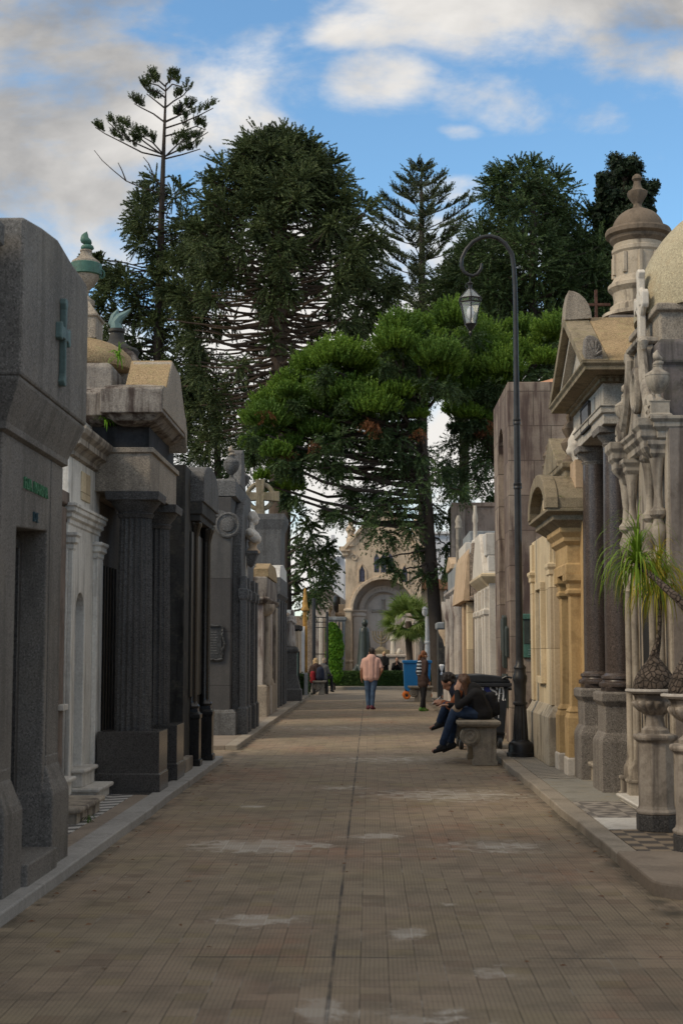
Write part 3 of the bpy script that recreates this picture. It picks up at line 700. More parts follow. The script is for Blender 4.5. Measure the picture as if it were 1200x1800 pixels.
part(t, 'gable_roof', MB().prism([(15.60, 4.52), (15.66, 4.54), (16.0, 4.905), (16.60, 4.872), (16.0, 4.915), (15.62, 4.555)], 'x', -2.72, -2.26), 'lichen_top', .004)
part(t, 'dome_base', MB().rings(-4.4, -2.98, 16.25, 17.9, [(0, 4.5), (0, 4.90), (-.06, 4.96)]), 'granite_stained', .02)
part(t, 'dome', MB().lathe((-3.5, 17.0, 4.95), [(.60, 0), (.655, .04), (.665, .10), (.62, .20), (.52, .29), (.40, .36), (.26, .41), (.2, .42)], 40), 'lichen_top', 0, True)
part(t, 'finial_pedestal', MB().lathe((-3.5, 17.0, 5.36), [(.30, 0), (.30, .26), (.33, .27), (.33, .30), (.30, .31), (.14, .48), (.12, .5)], 4), 'granite_tan', .008)
scr = [(-3.02 + .0, 17.0, 5.22), (-2.92, 17.0, 5.16), (-2.84, 17.0, 5.06), (-2.78, 17.0, 4.95), (-2.72, 17.0, 4.86), (-2.69, 17.0, 4.76), (-2.73, 17.0, 4.68), (-2.79, 17.0, 4.69), (-2.80, 17.0, 4.75)]
part(t, 'scroll_bracket', MB().tube(scr, [.085, .09, .085, .08, .07, .06, .05, .045, .03], 10), 'granite_stained', 0, True)
part(t, 'scroll_bracket', MB().prism([(-3.1, 4.5), (-2.83, 4.5), (-2.79, 4.62), (-2.83, 4.8), (-2.93, 4.98), (-3.1, 5.1)], 'y', 16.9, 17.12), 'granite_tan', .02)
u_ = thing('stone_urn', 'stone urn with green bronze band and flame finial rising behind the granite mausoleum', 'urn')
urn(u_, (-3.47, 17.0, 5.80), .185, .70, 'granite_tan', 'bronze_green', 32)
part(u_, 'band', MB().lathe((-3.47, 17.0, 6.18), [(.178, 0), (.196, .01), (.196, .14), (.18, .15)], 32), 'bronze_green', 0, True)
hd = MB().tube([(-3.47 + .20 + .03 * math.sin(a), 17.0, 6.20 + .05 * math.cos(a)) for a in np.linspace(0, 5.6, 10)], .012, 6)
part(u_, 'ring_handle', hd, 'bronze_green', 0, True)

# --- black tomb
t = tomb('black_tomb', 'black polished granite tomb with slender dark columns on pedestals and a curved cap', 'tomb', -2.4, 19)
part(t, 'wall', MB().box(-5.2, -2.40, 18.40, 21.0, .0, 4.03), 'black_stained', .01)
for yc, xr in ((19.22, -2.275), (20.22, -2.215)):
    part(t, 'pedestal', MB().rings(xr - .24, xr, yc - .12, yc + .12, [(.02, .08), (.02, .16), (0, .17), (0, .70), (.012, .71), (.012, .76), (-.02, .79), (-.03, .84)]), 'black_granite', .004)
    part(t, 'column', MB().lathe((xr - .12, yc, .84), [(.105, 0), (.11, .03), (.08, .07), (.075, .1), (.072, 2.3), (.08, 2.34), (.10, 2.42), (.12, 2.46), (.12, 2.5)], 20), 'black_granite', 0, True)
part(t, 'architrave', MB().rings(-2.6, -2.27, 18.95, 20.6, [(0, 3.345), (0, 3.42), (.03, 3.44), (.03, 3.6)]), 'black_stained', .004)
cap = [(18.92, 3.60), (20.75, 3.60), (20.75, 3.90)] + [(19.83 + .92 * math.cos(R(a)), 3.90 + .26 * math.sin(R(a))) for a in range(10, 171, 16)] + [(18.92, 3.90)]
part(t, 'cap', MB().prism(cap, 'x', -2.62, -2.215), 'grey_granite', .012)
part(t, 'step', MB().box(-2.6, -2.31, 18.0, 18.75, .08, .25), 'marble_old', .01)
part(t, 'panel', MB().box(-2.4, -2.37, 18.9, 20.6, 1.0, 3.2), 'door_bronze')
part(t, 'rear_tower', MB().rings(-4.4, -3.05, 19.2, 20.8, [(0, 3.9), (0, 5.2), (.06, 5.24), (.06, 5.32), (-.3, 5.5)]), 'black_stained', .01)
u_ = thing('black_urn', 'squat black urn with green bronze flame standing behind the small tan dome', 'urn')
MBb = MB().lathe((-3.62, 20.0, 5.48), [(.12, 0), (.12, .05), (.08, .09), (.10, .14), (.24, .24), (.31, .33), (.33, .39), (.30, .43), (.17, .48), (.115, .56), (.095, .66), (.12, .68), (.12, .72), (.07, .73)], 28)
part(u_, 'body', MBb, 'black_stained', 0, True)
part(u_, 'flame', MB().tube([(-3.62, 20, 6.2), (-3.64, 20, 6.30), (-3.58, 20, 6.38), (-3.50, 20, 6.43), (-3.42, 20, 6.50)], [.09, .085, .065, .04, .01], 8), 'bronze_blue', 0, True)
part(u_, 'flame_base', MB().tube([(-3.62, 20, 6.2), (-3.68, 20, 6.3), (-3.66, 20, 6.40), (-3.60, 20, 6.50)], [.06, .07, .05, .01], 8), 'bronze_blue', 0, True)

# --- grey ashlar tomb with scroll
t = tomb('scroll_tomb', 'grey ashlar tomb with a carved scroll and a bronze plaque on its side wall', 'tomb', -2.5, 27)
yf = 26.2
part(t, 'wall', MB().box(-5.5, -2.56, yf, 29.6, .0, 4.45), 'grey_ashlar', .01)
part(t, 'plinth', MB().rings(-5.5, -2.50, yf, 29.6, [(.05, .0), (.05, .48), (.0, .54)]), 'grey_granite', .008)
part(t, 'coping', MB().rings(-5.5, -2.50, yf + .03, 29.5, [(-.04, 4.45), (.02, 4.47), (.02, 4.76), (-.02, 4.80)]), 'grey_granite', .01)
part(t, 'facade', MB().prism([(26.55, .08), (29.3, .08), (29.3, 3.6)] + [(27.95 + 1.35 * math.cos(R(a)), 3.6 + 1.0 * math.sin(R(a))) for a in range(0, 181, 15)] + [(26.55, 3.6)], 'x', -2.56, -2.40), 'grey_granite', .015)
for yy in (26.62, 27.35, 28.5, 29.2):
    part(t, 'pilaster', MB().rings(-2.42, -2.30, yy - .13, yy + .13, [(.03, .08), (.03, .55), (0, .58), (0, 2.55), (.02, 2.58), (.03, 2.66), (.03, 2.75), (0, 2.78), (0, 3.0)]), 'grey_granite', .006)
vol = part(t, 'volute', MB().lathe((0, 0, 0), [(.24, 0), (.24, .05), (.215, .07), (.2, .07), (.18, .05), (.135, .05), (.125, .08), (.11, .085), (.001, .085)], 32), 'grey_granite', 0, True)
for v in vol.data.vertices: v.co = Vector((v.co.x - 2.62, yf - .0 - v.co.z, v.co.y + 3.93))
rk = [(-3.5, 4.62), (-3.2, 4.42), (-2.9, 4.25), (-2.66, 4.17), (-2.66, 4.05), (-2.9, 4.10), (-3.2, 4.25), (-3.5, 4.44)]
part(t, 'scroll_band', MB().prism(rk, 'y', yf - .06, yf), 'grey_granite', .006)
rk = [(-3.5, 4.38), (-3.2, 4.19), (-2.88, 4.00), (-2.80, 3.90), (-2.86, 3.88), (-3.2, 4.09), (-3.5, 4.28)]
part(t, 'scroll_band', MB().prism(rk, 'y', yf - .045, yf), 'grey_granite', .006)
pq = part(t, 'plaque', MB().box(-3.10, -2.72, yf - .02, yf, 1.47, 2.06), 'grey_bronze', .003)
rr = random.Random(5); fm = MB()
pts = [(-3.12, 2.07), (-2.71, 2.07), (-2.70, 1.9), (-2.66, 1.77), (-2.70, 1.6), (-2.71, 1.45), (-3.12, 1.45)]
for a, b in zip(pts, pts[1:]):
    sub(pq, 'frame', MB().tube([(a[0] + (b[0] - a[0]) * k / 8 + rr.uniform(-.012, .012), yf - .03, a[1] + (b[1] - a[1]) * k / 8 + rr.uniform(-.012, .012)) for k in range(9)], [rr.uniform(.014, .032) for k in range(9)], 6), 'grey_bronze')
for k in range(9):
    sub(pq, 'inscription', MB().box(-3.06, -2.77 - rr.uniform(0, .06), yf - .024, yf - .02, 1.56 + k * .048, 1.575 + k * .048), 'grey_granite', False)
part(t, 'crest', MB().prism([(27.3, 4.80), (28.6, 4.80), (28.4, 5.0), (28.2, 5.25), (28.15, 5.5), (27.95, 5.58), (27.75, 5.5), (27.7, 5.25), (27.5, 5.0)], 'x', -2.72, -2.5), 'grey_granite', .02)
part(t, 'bracket', MB().rings(-2.45, -2.16, 27.35, 27.75, [(-.14, 3.22), (-.09, 3.26), (-.05, 3.36), (-.02, 3.46), (0, 3.48), (0, 3.54)]), 'grey_granite', .006)
part(t, 'bracket_pier', MB().rings(-2.52, -2.38, 27.38, 27.72, [(-.02, 2.2), (0, 2.25), (0, 3.5)]), 'portico', .006)
for yy, lab, xx in ((26.75, 'grey urn with a flame on the near corner of the scroll tomb roof', -2.62), (29.0, 'grey urn on the far corner of the scroll tomb roof, half behind the crest', -2.62)):
    u_ = thing('stone_urn', lab, 'urn', group=None)
    urn(u_, (xx, yy, 4.80), .155, .5, 'grey_granite', 'granite_tan', 24)

# --- celtic cross tower
t = tomb('cross_monument', 'tall plain grey granite monument topped by a ringed cross', 'monument', -3.3, 44)
part(t, 'shaft', MB().rings(-4.1, -2.70, 43.2, 45.2, [(.05, 0), (.05, .6), (0, .65), (0, 5.15), (.01, 5.3), (.10, 5.58), (.11, 5.60), (.11, 5.78)]), 'grey_granite', .01)
cx = -3.42
ring = MB()
ring.tube([(cx + .40 * math.cos(a), 44.2, 6.42 + .40 * math.sin(a)) for a in np.linspace(0, 2 * math.pi, 33)], .075, 8)
part(t, 'ring', ring, 'moss_stone', 0, True)
part(t, 'cross', MB().prism([(cx - .16, 5.78), (cx + .16, 5.78), (cx + .12, 6.30), (cx + .60, 6.26), (cx + .60, 6.58), (cx + .12, 6.54), (cx + .14, 6.95), (cx - .14, 6.95), (cx - .12, 6.54), (cx - .60, 6.58), (cx - .60, 6.26), (cx - .12, 6.30)], 'y', 44.06, 44.34), 'moss_stone', .015)

# --- pale tomb
t = tomb('pale_tomb', 'pale streaked stone tomb with a scalloped corbel, right of the scroll tomb', 'tomb', -2.4, 34)
part(t, 'wall', MB().box(-5.2, -2.52, 33.6, 37.3, .0, 2.72), 'pale_stone', .01)
part(t, 'plinth', MB().rings(-5.2, -2.46, 33.6, 37.3, [(.05, 0), (.05, .78), (0, .82)]), 'granite_tan', .01)
part(t, 'attic', MB().rings(-5.2, -2.42, 33.5, 37.2, [(-.03, 2.72), (.06, 2.82), (.06, 2.86), (0, 2.88), (0, 3.34), (-.04, 3.36)]), 'granite_stained', .01)
part(t, 'cap', MB().prism([(33.7, 3.36), (36.8, 3.36), (36.8, 3.56), (36.2, 3.72), (34.4, 3.72), (33.7, 3.56)], 'x', -2.75, -2.40), 'lichen_top', .01)
part(t, 'cap', MB().box(-3.05, -2.77, 33.8, 36.5, 3.36, 3.70), 'marble', .02)
part(t, 'corbel', MB().lathe((-2.50, 34.0, 2.42), [(.05, 0), (.16, .06), (.23, .14), (.25, .22), (.24, .3)], 20, 10, -.03, (0, 1)), 'marble_old', 0, True)
part(t, 'column', MB().lathe((-2.44, 34.0, .8), [(.16, 0), (.16, .1), (.11, .2), (.13, .4), (.07, .55), (.07, 1.62)], 16), 'marble_old', 0, True)
part(t, 'pilaster', MB().box(-2.52, -2.40, 34.6, 35.2, .08, 2.72), 'pale_stone')
part(t, 'pilaster', MB().box(-2.52, -2.40, 36.5, 37.2, .08, 2.72), 'marble_old')
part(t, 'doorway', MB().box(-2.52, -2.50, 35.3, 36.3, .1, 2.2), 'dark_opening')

# --- grey tomb further on
t = tomb('grey_tomb', 'slate grey tomb with a light cap block, behind the pale streaked tomb', 'tomb', -2.4, 40)
part(t, 'wall', MB().box(-5.2, -2.56, 38.8, 42.4, .0, 3.1), 'grey_granite', .01)
part(t, 'cornice', MB().rings(-5.2, -2.52, 38.8, 42.4, [(-.03, 3.02), (.03, 3.1), (.08, 3.16), (.08, 3.22)]), 'grey_granite', .01)
part(t, 'attic', MB().box(-5.1, -2.44, 38.9, 42.2, 3.22, 3.62), 'grey_granite', .01)
part(t, 'cap', MB().prism([(38.9, 3.62), (42.2, 3.62), (42.0, 3.95), (40.5, 4.05), (39.2, 3.95)], 'x', -2.95, -2.46), 'marble', .01)
for yy in (39.0, 40.2, 41.4, 42.2):
    part(t, 'pilaster', MB().box(-2.56, -2.46, yy - .15, yy + .15, .08, 3.02), 'grey_granite')
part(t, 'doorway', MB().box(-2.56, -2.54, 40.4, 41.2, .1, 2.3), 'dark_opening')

# --- small tombs behind the statue, iron gate
t = tomb('dark_tomb', 'low dark tomb with a sloping slab roof and yellow cone roof, behind the robed statue', 'tomb', -3, 49)
part(t, 'wall', MB().box(-5.5, -2.48, 49.5, 51.5, .0, 2.4), 'chapel', .01)
part(t, 'roof', MB().prism([(49.3, 2.4), (51.7, 2.4), (51.2, 3.05), (49.9, 3.05)], 'x', -5.6, -2.7), 'slate', .02)
part(t, 'cornice', MB().rings(-5.5, -2.5, 49.5, 51.5, [(0, 2.3), (.08, 2.36), (.08, 2.5), (0, 2.52)]), 'dark_frieze', .01)
part(t, 'spire', MB().lathe((-2.36, 51.9, 2.5), [(.08, 0), (.08, .55), (.15, .58), (.15, .64), (.11, .7), (.05, 1.3), (.02, 1.4)], 10), 'yellow_paint', 0, True)
part(t, 'pilaster', MB().box(-2.48, -2.36, 51.7, 51.95, .5, 2.5), 'white_paint')
part(t, 'pilaster', MB().box(-2.355, -2.27, 51.7, 51.95, .5, 2.5), 'yellow_paint')
t = tomb('grey_vault', 'plain dark vault with a black recess beyond the slate grey tomb', 'tomb', -3, 46)
part(t, 'wall', MB().rings(-6.0, -2.75, 46.4, 49.0, [(0, 0), (0, 2.6), (.1, 2.66), (.1, 2.8), (0, 2.9)]), 'rough_brown', .01)
part(t, 'doorway', MB().box(-2.75, -2.73, 47.0, 48.2, .2, 2.3), 'dark_opening')
t = thing('iron_gate', 'dark iron gate of thin bars beside the bright green bush', 'gate')
part(t, 'post', MB().tube([(-2.12, 54, 0), (-2.12, 54, 3.6)], .07, 8), 'iron', 0, True)
part(t, 'post', MB().tube([(-1.62, 54, 0), (-1.62, 54, 3.1)], .05, 8), 'iron', 0, True)
for k in range(5): part(t, 'bar', MB().tube([(-2.02 + k * .08, 54, .2), (-2.02 + k * .08, 54, 2.9)], .012, 5), 'iron', 0)
for zz in (.25, 1.1, 1.5, 2.5, 2.7, 2.88): part(t, 'rail', MB().tube([(-2.12, 54, zz), (-1.62, 54, zz)], .018, 5), 'iron', 0)

# ================================================================ right side, near to far
# --- marble tomb with dome
t = tomb('domed_tomb', 'ornate weathered marble tomb with carved facade, cross and big granite dome behind the planters', 'tomb', 3, 14)
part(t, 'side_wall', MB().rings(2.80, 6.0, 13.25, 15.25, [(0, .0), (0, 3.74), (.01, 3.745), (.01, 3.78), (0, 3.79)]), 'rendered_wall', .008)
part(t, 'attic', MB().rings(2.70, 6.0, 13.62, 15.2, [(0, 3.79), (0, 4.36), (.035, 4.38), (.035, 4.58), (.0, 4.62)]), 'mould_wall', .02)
part(t, 'drum', MB().rings(2.86, 5.9, 13.8, 15.2, [(0, 4.62), (0, 4.92), (.05, 4.94), (.05, 5.0), (.0, 5.02)]), 'granite_tan', .012)
part(t, 'dome', MB().lathe((3.97, 14.5, 5.0), [(1.22 * math.cos(R(a)), 1.30 * math.sin(R(a))) for a in range(0, 86, 5)], 56), 'dome', 0, True)
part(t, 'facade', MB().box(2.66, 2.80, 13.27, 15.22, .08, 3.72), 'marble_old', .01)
dr = part(t, 'doorway', MB().box(2.655, 2.67, 13.95, 14.6, .3, 2.6), 'dark_opening', 0)
for yy in (13.42, 13.80, 14.72, 15.08):
    cc = part(t, 'column', MB().lathe((2.60, yy, .3), [(.08, 0), (.08, .1), (.06, .14), (.04, .2), (.036, 1.9), (.052, 1.93), (.036, 1.96), (.058, 2.06), (.068, 2.16), (.045, 2.24), (.03, 2.28), (.062, 2.36), (.08, 2.44), (.055, 2.5), (.045, 2.54), (.08, 2.58), (.08, 2.62), (.045, 2.66), (.036, 2.8), (.06, 3.05), (.075, 3.12)], 16), 'marble_old', 0, True)
    sub(cc, 'capital', MB().rings(2.53, 2.68, yy - .08, yy + .08, [(-.02, 3.42), (.01, 3.46), (.01, 3.5), (.04, 3.54), (.04, 3.58)]), 'marble_old', False, .004)
    sub(cc, 'pedestal', MB().rings(2.50, 2.69, yy - .10, yy + .10, [(.02, .08), (.02, .14), (0, .15), (0, .27), (.015, .28), (.015, .305)]), 'marble_old', False, .004)
part(t, 'pilaster', MB().box(2.62, 2.665, 13.56, 13.68, .3, 3.5), 'white_stone')
part(t, 'pilaster', MB().box(2.62, 2.665, 14.84, 14.95, .3, 3.5), 'white_stone')
part(t, 'entablature', MB().rings(2.58, 2.82, 13.28, 15.2, [(-.03, 3.58), (0, 3.6), (0, 3.66), (.04, 3.70), (.04, 3.74), (.07, 3.77), (.07, 3.80)]), 'marble_old', .004)
for yy in (13.46, 15.02):
    part(t, 'bracket', MB().rings(2.46, 2.70, yy - .12, yy + .12, [(-.10, 3.36), (-.07, 3.42), (-.02, 3.48), (0, 3.52), (0, 3.58), (.03, 3.62), (.03, 3.68), (.06, 3.72), (.06, 3.79)]), 'marble_old', .006)
yc = 14.22
gb = [(yc - .82, 3.80), (yc + .82, 3.80), (yc + .74, 3.95), (yc + .58, 4.05), (yc + .44, 4.2), (yc + .34, 4.42), (yc + .30, 4.55), (yc + .26, 4.64), (yc - .26, 4.64), (yc - .30, 4.55), (yc - .34, 4.42), (yc - .44, 4.2), (yc - .58, 4.05), (yc - .74, 3.95)]
part(t, 'frontispiece', MB().prism(gb, 'x', 2.60, 2.70), 'marble_old', .012)
for s in (-1, 1):
    pts = [(2.57, yc + s * a, b) for a, b in ((.80, 3.86), (.66, 3.98), (.52, 4.12), (.42, 4.28), (.36, 4.45), (.33, 4.58), (.38, 4.66), (.44, 4.62), (.42, 4.56))]
    part(t, 'scroll', MB().tube(pts, [.07, .07, .06, .055, .05, .05, .05, .045, .03], 8), 'marble_old', 0, True)
    part(t, 'scroll', MB().tube([(2.55, yc + s * (.80 + .09 * math.cos(a)), 3.90 + .09 * math.sin(a)) for a in np.linspace(0, 6.0, 14)], .05, 8), 'marble_old', 0, True)
part(t, 'wreath', MB().tube([(2.57, yc + .14 * math.cos(a), 4.22 + .2 * math.sin(a)) for a in np.linspace(0, 6.28, 20)], .045, 8), 'marble_old', 0, True)
part(t, 'coping', MB().rings(2.56, 2.72, yc - .28, yc + .28, [(0, 4.64), (.03, 4.66), (.03, 4.70), (-.1, 4.74)]), 'marble_old', .006)
crs = [(yc - .07, 4.74), (yc + .07, 4.74), (yc + .05, 5.08), (yc + .16, 5.06), (yc + .20, 5.02), (yc + .23, 5.06), (yc + .23, 5.18), (yc + .20, 5.22), (yc + .16, 5.18), (yc + .05, 5.17), (yc + .055, 5.36), (yc + .09, 5.42), (yc + .04, 5.46), (yc - .04, 5.46), (yc - .09, 5.42), (yc - .055, 5.36), (yc - .05, 5.17), (yc - .16, 5.18), (yc - .20, 5.22), (yc - .23, 5.18), (yc - .23, 5.06), (yc - .20, 5.02), (yc - .16, 5.06), (yc - .05, 5.08)]
cc = part(t, 'cross', MB().prism(crs, 'x', 2.60, 2.67), 'white_stone', .012)
sub(cc, 'ring', MB().tube([(2.635, yc + .13 * math.cos(a), 5.12 + .13 * math.sin(a)) for a in np.linspace(0, 6.2832, 22)], .032, 8), 'white_stone')
part(t, 'step', MB().rings(2.62, 3.0, 13.3, 15.1, [(-.02, .08), (-.02, .18), (.01, .185), (.02, .21), (.01, .23)]), 'marble', .005)
part(t, 'step', MB().rings(2.42, 2.62, 13.5, 14.9, [(-.02, .08), (-.02, .115), (.01, .12), (.015, .14), (.005, .15)]), 'marble', .005)
for c_ in t.children:
    if c_.name.split('.')[0] not in ('side_wall', 'drum', 'dome'): c_.location.x += .12
for yy, lab in ((13.36, 'weathered marble urn with a flame on the near corner of the domed tomb'), (15.06, 'marble urn half hidden behind the carved frontispiece of the domed tomb')):
    u_ = thing('marble_urn', lab, 'urn')
    part(u_, 'base', MB().rings(2.64, 2.82, yy - .09, yy + .09, [(.02, 3.79), (.02, 3.82), (0, 3.83), (0, 3.93), (.01, 3.95)]), 'marble_old', .006)
    urn(u_, (2.73, yy, 3.93), .118, .37, 'marble_old', 'marble_old', 32)

# --- portico tomb
t = tomb('portico_tomb', 'grey granite temple tomb with two dark polished columns and a triangular pediment', 'tomb', 2.7, 16.5)
for yc in (15.95, 17.50):
    pd = part(t, 'pedestal', MB().rings(2.56, 3.02, yc - .27, yc + .27, [(.055, .08), (.055, .60), (.05, .63), (.02, .69), (.0, .72), (0, 1.0), (.015, 1.02), (.045, 1.06), (.045, 1.14), (.02, 1.16)]), 'portico_grey', .006)
    sub(pd, 'base', MB().box(2.585, 2.965, yc - .19, yc + .19, 1.16, 1.21), 'porphyry', False, .006)
    column(t, 2.775, yc, 1.21, 4.10, .165, 'porphyry', 'porphyry', 'portico_grey')
part(t, 'rear_wall', MB().box(3.35, 5.2, 15.42, 18.05, .0, 4.1), 'portico_grey', .01)
part(t, 'rear_pier', MB().box(3.15, 3.35, 15.45, 15.9, .0, 4.09), 'portico_grey', .01)
part(t, 'rear_pier', MB().box(3.15, 3.35, 17.55, 18.0, .0, 4.09), 'portico_grey', .01)
part(t, 'door', MB().box(3.32, 3.345, 16.2, 17.3, .3, 3.0), 'door_bronze')
part(t, 'step', MB().rings(2.60, 3.3, 16.25, 17.20, [(-.02, .08), (-.02, .24), (.01, .25), (.02, .28), (.01, .30)]), 'marble_old', .005)
part(t, 'entablature', MB().rings(2.58, 5.2, 15.60, 17.90, [(-.02, 4.102), (.0, 4.105), (0, 4.22), (.03, 4.225), (.03, 4.29), (.045, 4.295), (.045, 4.31), (0, 4.315), (0, 4.56)]), 'portico', .006)
part(t, 'dentils', MB().rings(2.56, 5.2, 15.58, 17.92, [(-.01, 4.56), (.02, 4.565), (.02, 4.60), (.06, 4.61), (.06, 4.63)]), 'moss_stone', .003)
dn = MB()
for k in range(9):
    part(t, 'dentil', MB().box(2.56 + k * .075, 2.60 + k * .075, 15.515, 15.56, 4.565, 4.605), 'moss_stone', 0)
part(t, 'cornice', MB().rings(2.50, 5.2, 15.45, 18.02, [(0, 4.63), (.12, 4.645), (.16, 4.65), (.16, 4.69), (.19, 4.72), (.19, 4.745), (.0, 4.75)]), 'moss_stone', .005)
ya, yb, ym = 15.26, 18.21, 16.735
part(t, 'tympanum', MB().prism([(ya + .1, 4.75), (yb - .1, 4.75), (ym, 5.50)], 'x', 2.50, 2.62), 'portico', 0)
for s, y0 in ((1, ya), (-1, yb)):
    pol = [(y0, 4.75), (ym, 5.58), (ym, 5.46), (y0 + s * .20, 4.75)]
    part(t, 'raking_cornice', MB().prism(pol, 'x', 2.31, 2.60), 'moss_stone', .008)
    pol = [(y0 + s * .22, 4.75), (ym, 5.44), (ym, 5.36), (y0 + s * .36, 4.75)]
    part(t, 'raking_cornice', MB().prism(pol, 'x', 2.40, 2.60), 'portico', .006)
part(t, 'roof', MB().prism([(ya + .02, 4.752), (yb - .02, 4.752), (ym, 5.572)], 'x', 2.605, 4.6), 'lichen_top', .01)
part(t, 'apex_ornament', MB().prism([(2.31, 5.50), (2.33, 5.72), (2.36, 5.85)] + [(2.36 + .27 * math.sin(R(a)), 5.52 + .34 * math.cos(R(a))) for a in range(0, 91, 15)], 'y', ym - .16, ym + .16), 'granite_tan', .02)
for yy in (ya + .12, yb - .12):
    sh = part(t, 'corner_ornament', MB().prism([(2.34, 4.752), (2.34, 4.9)] + [(2.40 + .13 * math.sin(R(a)), 4.86 + .17 * math.cos(R(a))) for a in range(-20, 91, 11)] + [(2.54, 4.752)], 'y', yy - .1, yy + .1), 'portico_grey', .015)
    for k in range(5):
        a = R(-40 + 28 * k)
        sub(sh, 'shell_rib', MB().tube([(2.44, yy - .10, 4.80), (2.44 + .06 * math.sin(a), yy - .115, 4.80 + .10 * math.cos(a)), (2.44 + .085 * math.sin(a), yy - .105, 4.80 + .17 * math.cos(a))], [.012, .018, .016], 6), 'portico_grey')
pq = part(t, 'plaque', MB().box(2.555, 2.585, 16.48, 17.06, 4.22, 4.50), 'porphyry', .006)
sub(pq, 'plaque_frame', MB().prism([(16.46, 4.20), (17.08, 4.20), (17.08, 4.52), (16.46, 4.52), (16.46, 4.49), (17.05, 4.49), (17.05, 4.23), (16.49, 4.23), (16.49, 4.49), (16.46, 4.49)], 'x', 2.545, 2.585), 'dark_frieze', False, .003)
part(t, 'small_plaque', MB().box(2.565, 2.585, 16.14, 16.34, 4.33, 4.50), 'slate', .004)
ft = thing('carved_pedestal', 'dark carved stone pedestal standing between the two columns of the portico tomb', 'pedestal')
part(ft, 'body', MB().lathe((3.02, 16.95, .3), [(.16, 0), (.16, .3), (.12, .36), (.13, .6), (.09, .75), (.12, .9), (.15, 1.0), (.15, 1.1), (.06, 1.2), (.05, 1.3), (.13, 1.42), (.15, 1.6)], 12), 'moss_stone', 0, True, 25)
part(ft, 'tray', MB().lathe((3.02, 16.95, 1.9), [(.15, 0), (.19, .05), (.19, .09), (.12, .12)], 12), 'terracotta', 0, True)

# --- tower tomb with the cupola
t = tomb('cupola_tomb', 'weathered stone cupola turret with a domed lid and urn finial rising behind the pediment', 'tomb', 3.65, 19)
part(t, 'tower', MB().box(3.15, 4.3, 18.4, 19.7, .0, 6.0), 'rendered_wall', .01)
sc = 1 / 131.6
zf = lambda y: 1.6 + (1145 - y) * sc
prof = [(.52, 555), (.50, 548), (.40, 545), (.40, 535), (.35, 530), (.345, 520), (.36, 510), (.42, 502), (.42, 496), (.37, 490), (.34, 482), (.335, 440), (.36, 436), (.36, 430), (.335, 428), (.335, 418)]
part(t, 'lantern_drum', MB().lathe((3.66, 19.0, 0), [(r, zf(y)) for r, y in prof], 40), 'cupola', 0, True, 25)
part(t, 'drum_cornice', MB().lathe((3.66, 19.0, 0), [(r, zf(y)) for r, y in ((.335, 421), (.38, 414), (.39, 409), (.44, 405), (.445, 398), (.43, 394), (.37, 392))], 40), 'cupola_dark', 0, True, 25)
for k in range(10):
    a = k * 2 * math.pi / 10 + .2
    part(t, 'drum_pilaster', MB().tube([(3.66 + .345 * math.cos(a), 19 + .345 * math.sin(a), zf(478)), (3.66 + .34 * math.cos(a), 19 + .34 * math.sin(a), zf(441))], .035, 6), 'cupola', 0)
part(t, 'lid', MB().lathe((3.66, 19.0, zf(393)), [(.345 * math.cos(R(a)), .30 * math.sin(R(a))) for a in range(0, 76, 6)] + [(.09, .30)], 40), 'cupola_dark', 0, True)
part(t, 'finial', MB().lathe((3.66, 19.0, zf(356)), [(.10, 0), (.06, .04), (.055, .08), (.10, .14), (.135, .2), (.145, .25), (.11, .27), (.07, .30), (.05, .36), (.045, .40), (.07, .43), (.06, .47), (.03, .5)], 24, 6, -.02, (.1, .28)), 'cupola_dark', 0, True)
cro = part(t, 'cross', MB().prism([(-.018, -.3), (.018, -.3), (.018, .15), (.2, .15), (.2, .185), (.018, .185), (.018, .38), (-.018, .38), (-.018, .185), (-.2, .185), (-.2, .15), (-.018, .15)], 'y', 19.9, 19.95), 'rust_iron', 0)
for v in cro.data.vertices: v.co = Vector((v.co.x + X_(1056, 20), v.co.y, v.co.z + Z_(560, 20)))

# --- cream tomb
t = tomb('cream_tomb', 'cream and ochre plastered tomb with a mossy curved hood over its doorway', 'tomb', 2.5, 19.5)
part(t, 'wall', MB().box(2.47, 5.2, 19.25, 21.75, .0, 3.25), 'cream', .01)
part(t, 'rear_wall', MB().box(2.62, 5.2, 17.58, 19.25, .0, 3.25), 'ochre', .01)
part(t, 'plinth', MB().rings(2.47, 5.0, 19.25, 21.75, [(.10, .08), (.10, .72), (.06, .78), (.02, .86), (.0, .88)]), 'cream_base', .01)
for yy in (19.4, 21.55):
    part(t, 'pilaster', MB().rings(2.43, 2.5, yy - .13, yy + .13, [(0, .88), (0, 2.62), (.02, 2.64), (.02, 2.7), (.04, 2.74), (.04, 2.78), (0, 2.8), (0, 3.2)]), 'cream', .006)
w_ = part(t, 'window', MB().box(2.455, 2.475, 20.25, 20.75, 1.25, 2.45), 'slate', .004)
sub(w_, 'frame', MB().prism([(20.15, 1.15), (20.85, 1.15), (20.85, 2.58), (20.15, 2.58), (20.15, 2.48), (20.77, 2.48), (20.77, 1.25), (20.23, 1.25), (20.23, 2.48), (20.15, 2.48)], 'x', 2.40, 2.47), 'cream', False, .006)
for yy in (17.90, 18.75):
    part(t, 'ochre_pilaster', MB().rings(2.47, 2.66, yy - .13, yy + .13, [(.035, .30), (.035, .78), (.01, .84), (.02, .86), (-.02, .92), (-.025, 2.28), (.01, 2.32), (.01, 2.36), (-.01, 2.38), (.0, 2.44), (.035, 2.48), (.035, 2.56)]), 'ochre', .005)
    part(t, 'pilaster_base', MB().rings(2.47, 2.66, yy - .13, yy + .13, [(.05, .08), (.05, .28), (.04, .3)]), 'white_stone', .006)
part(t, 'doorway', MB().box(2.60, 2.615, 18.05, 18.62, .3, 2.5), 'door_bronze')
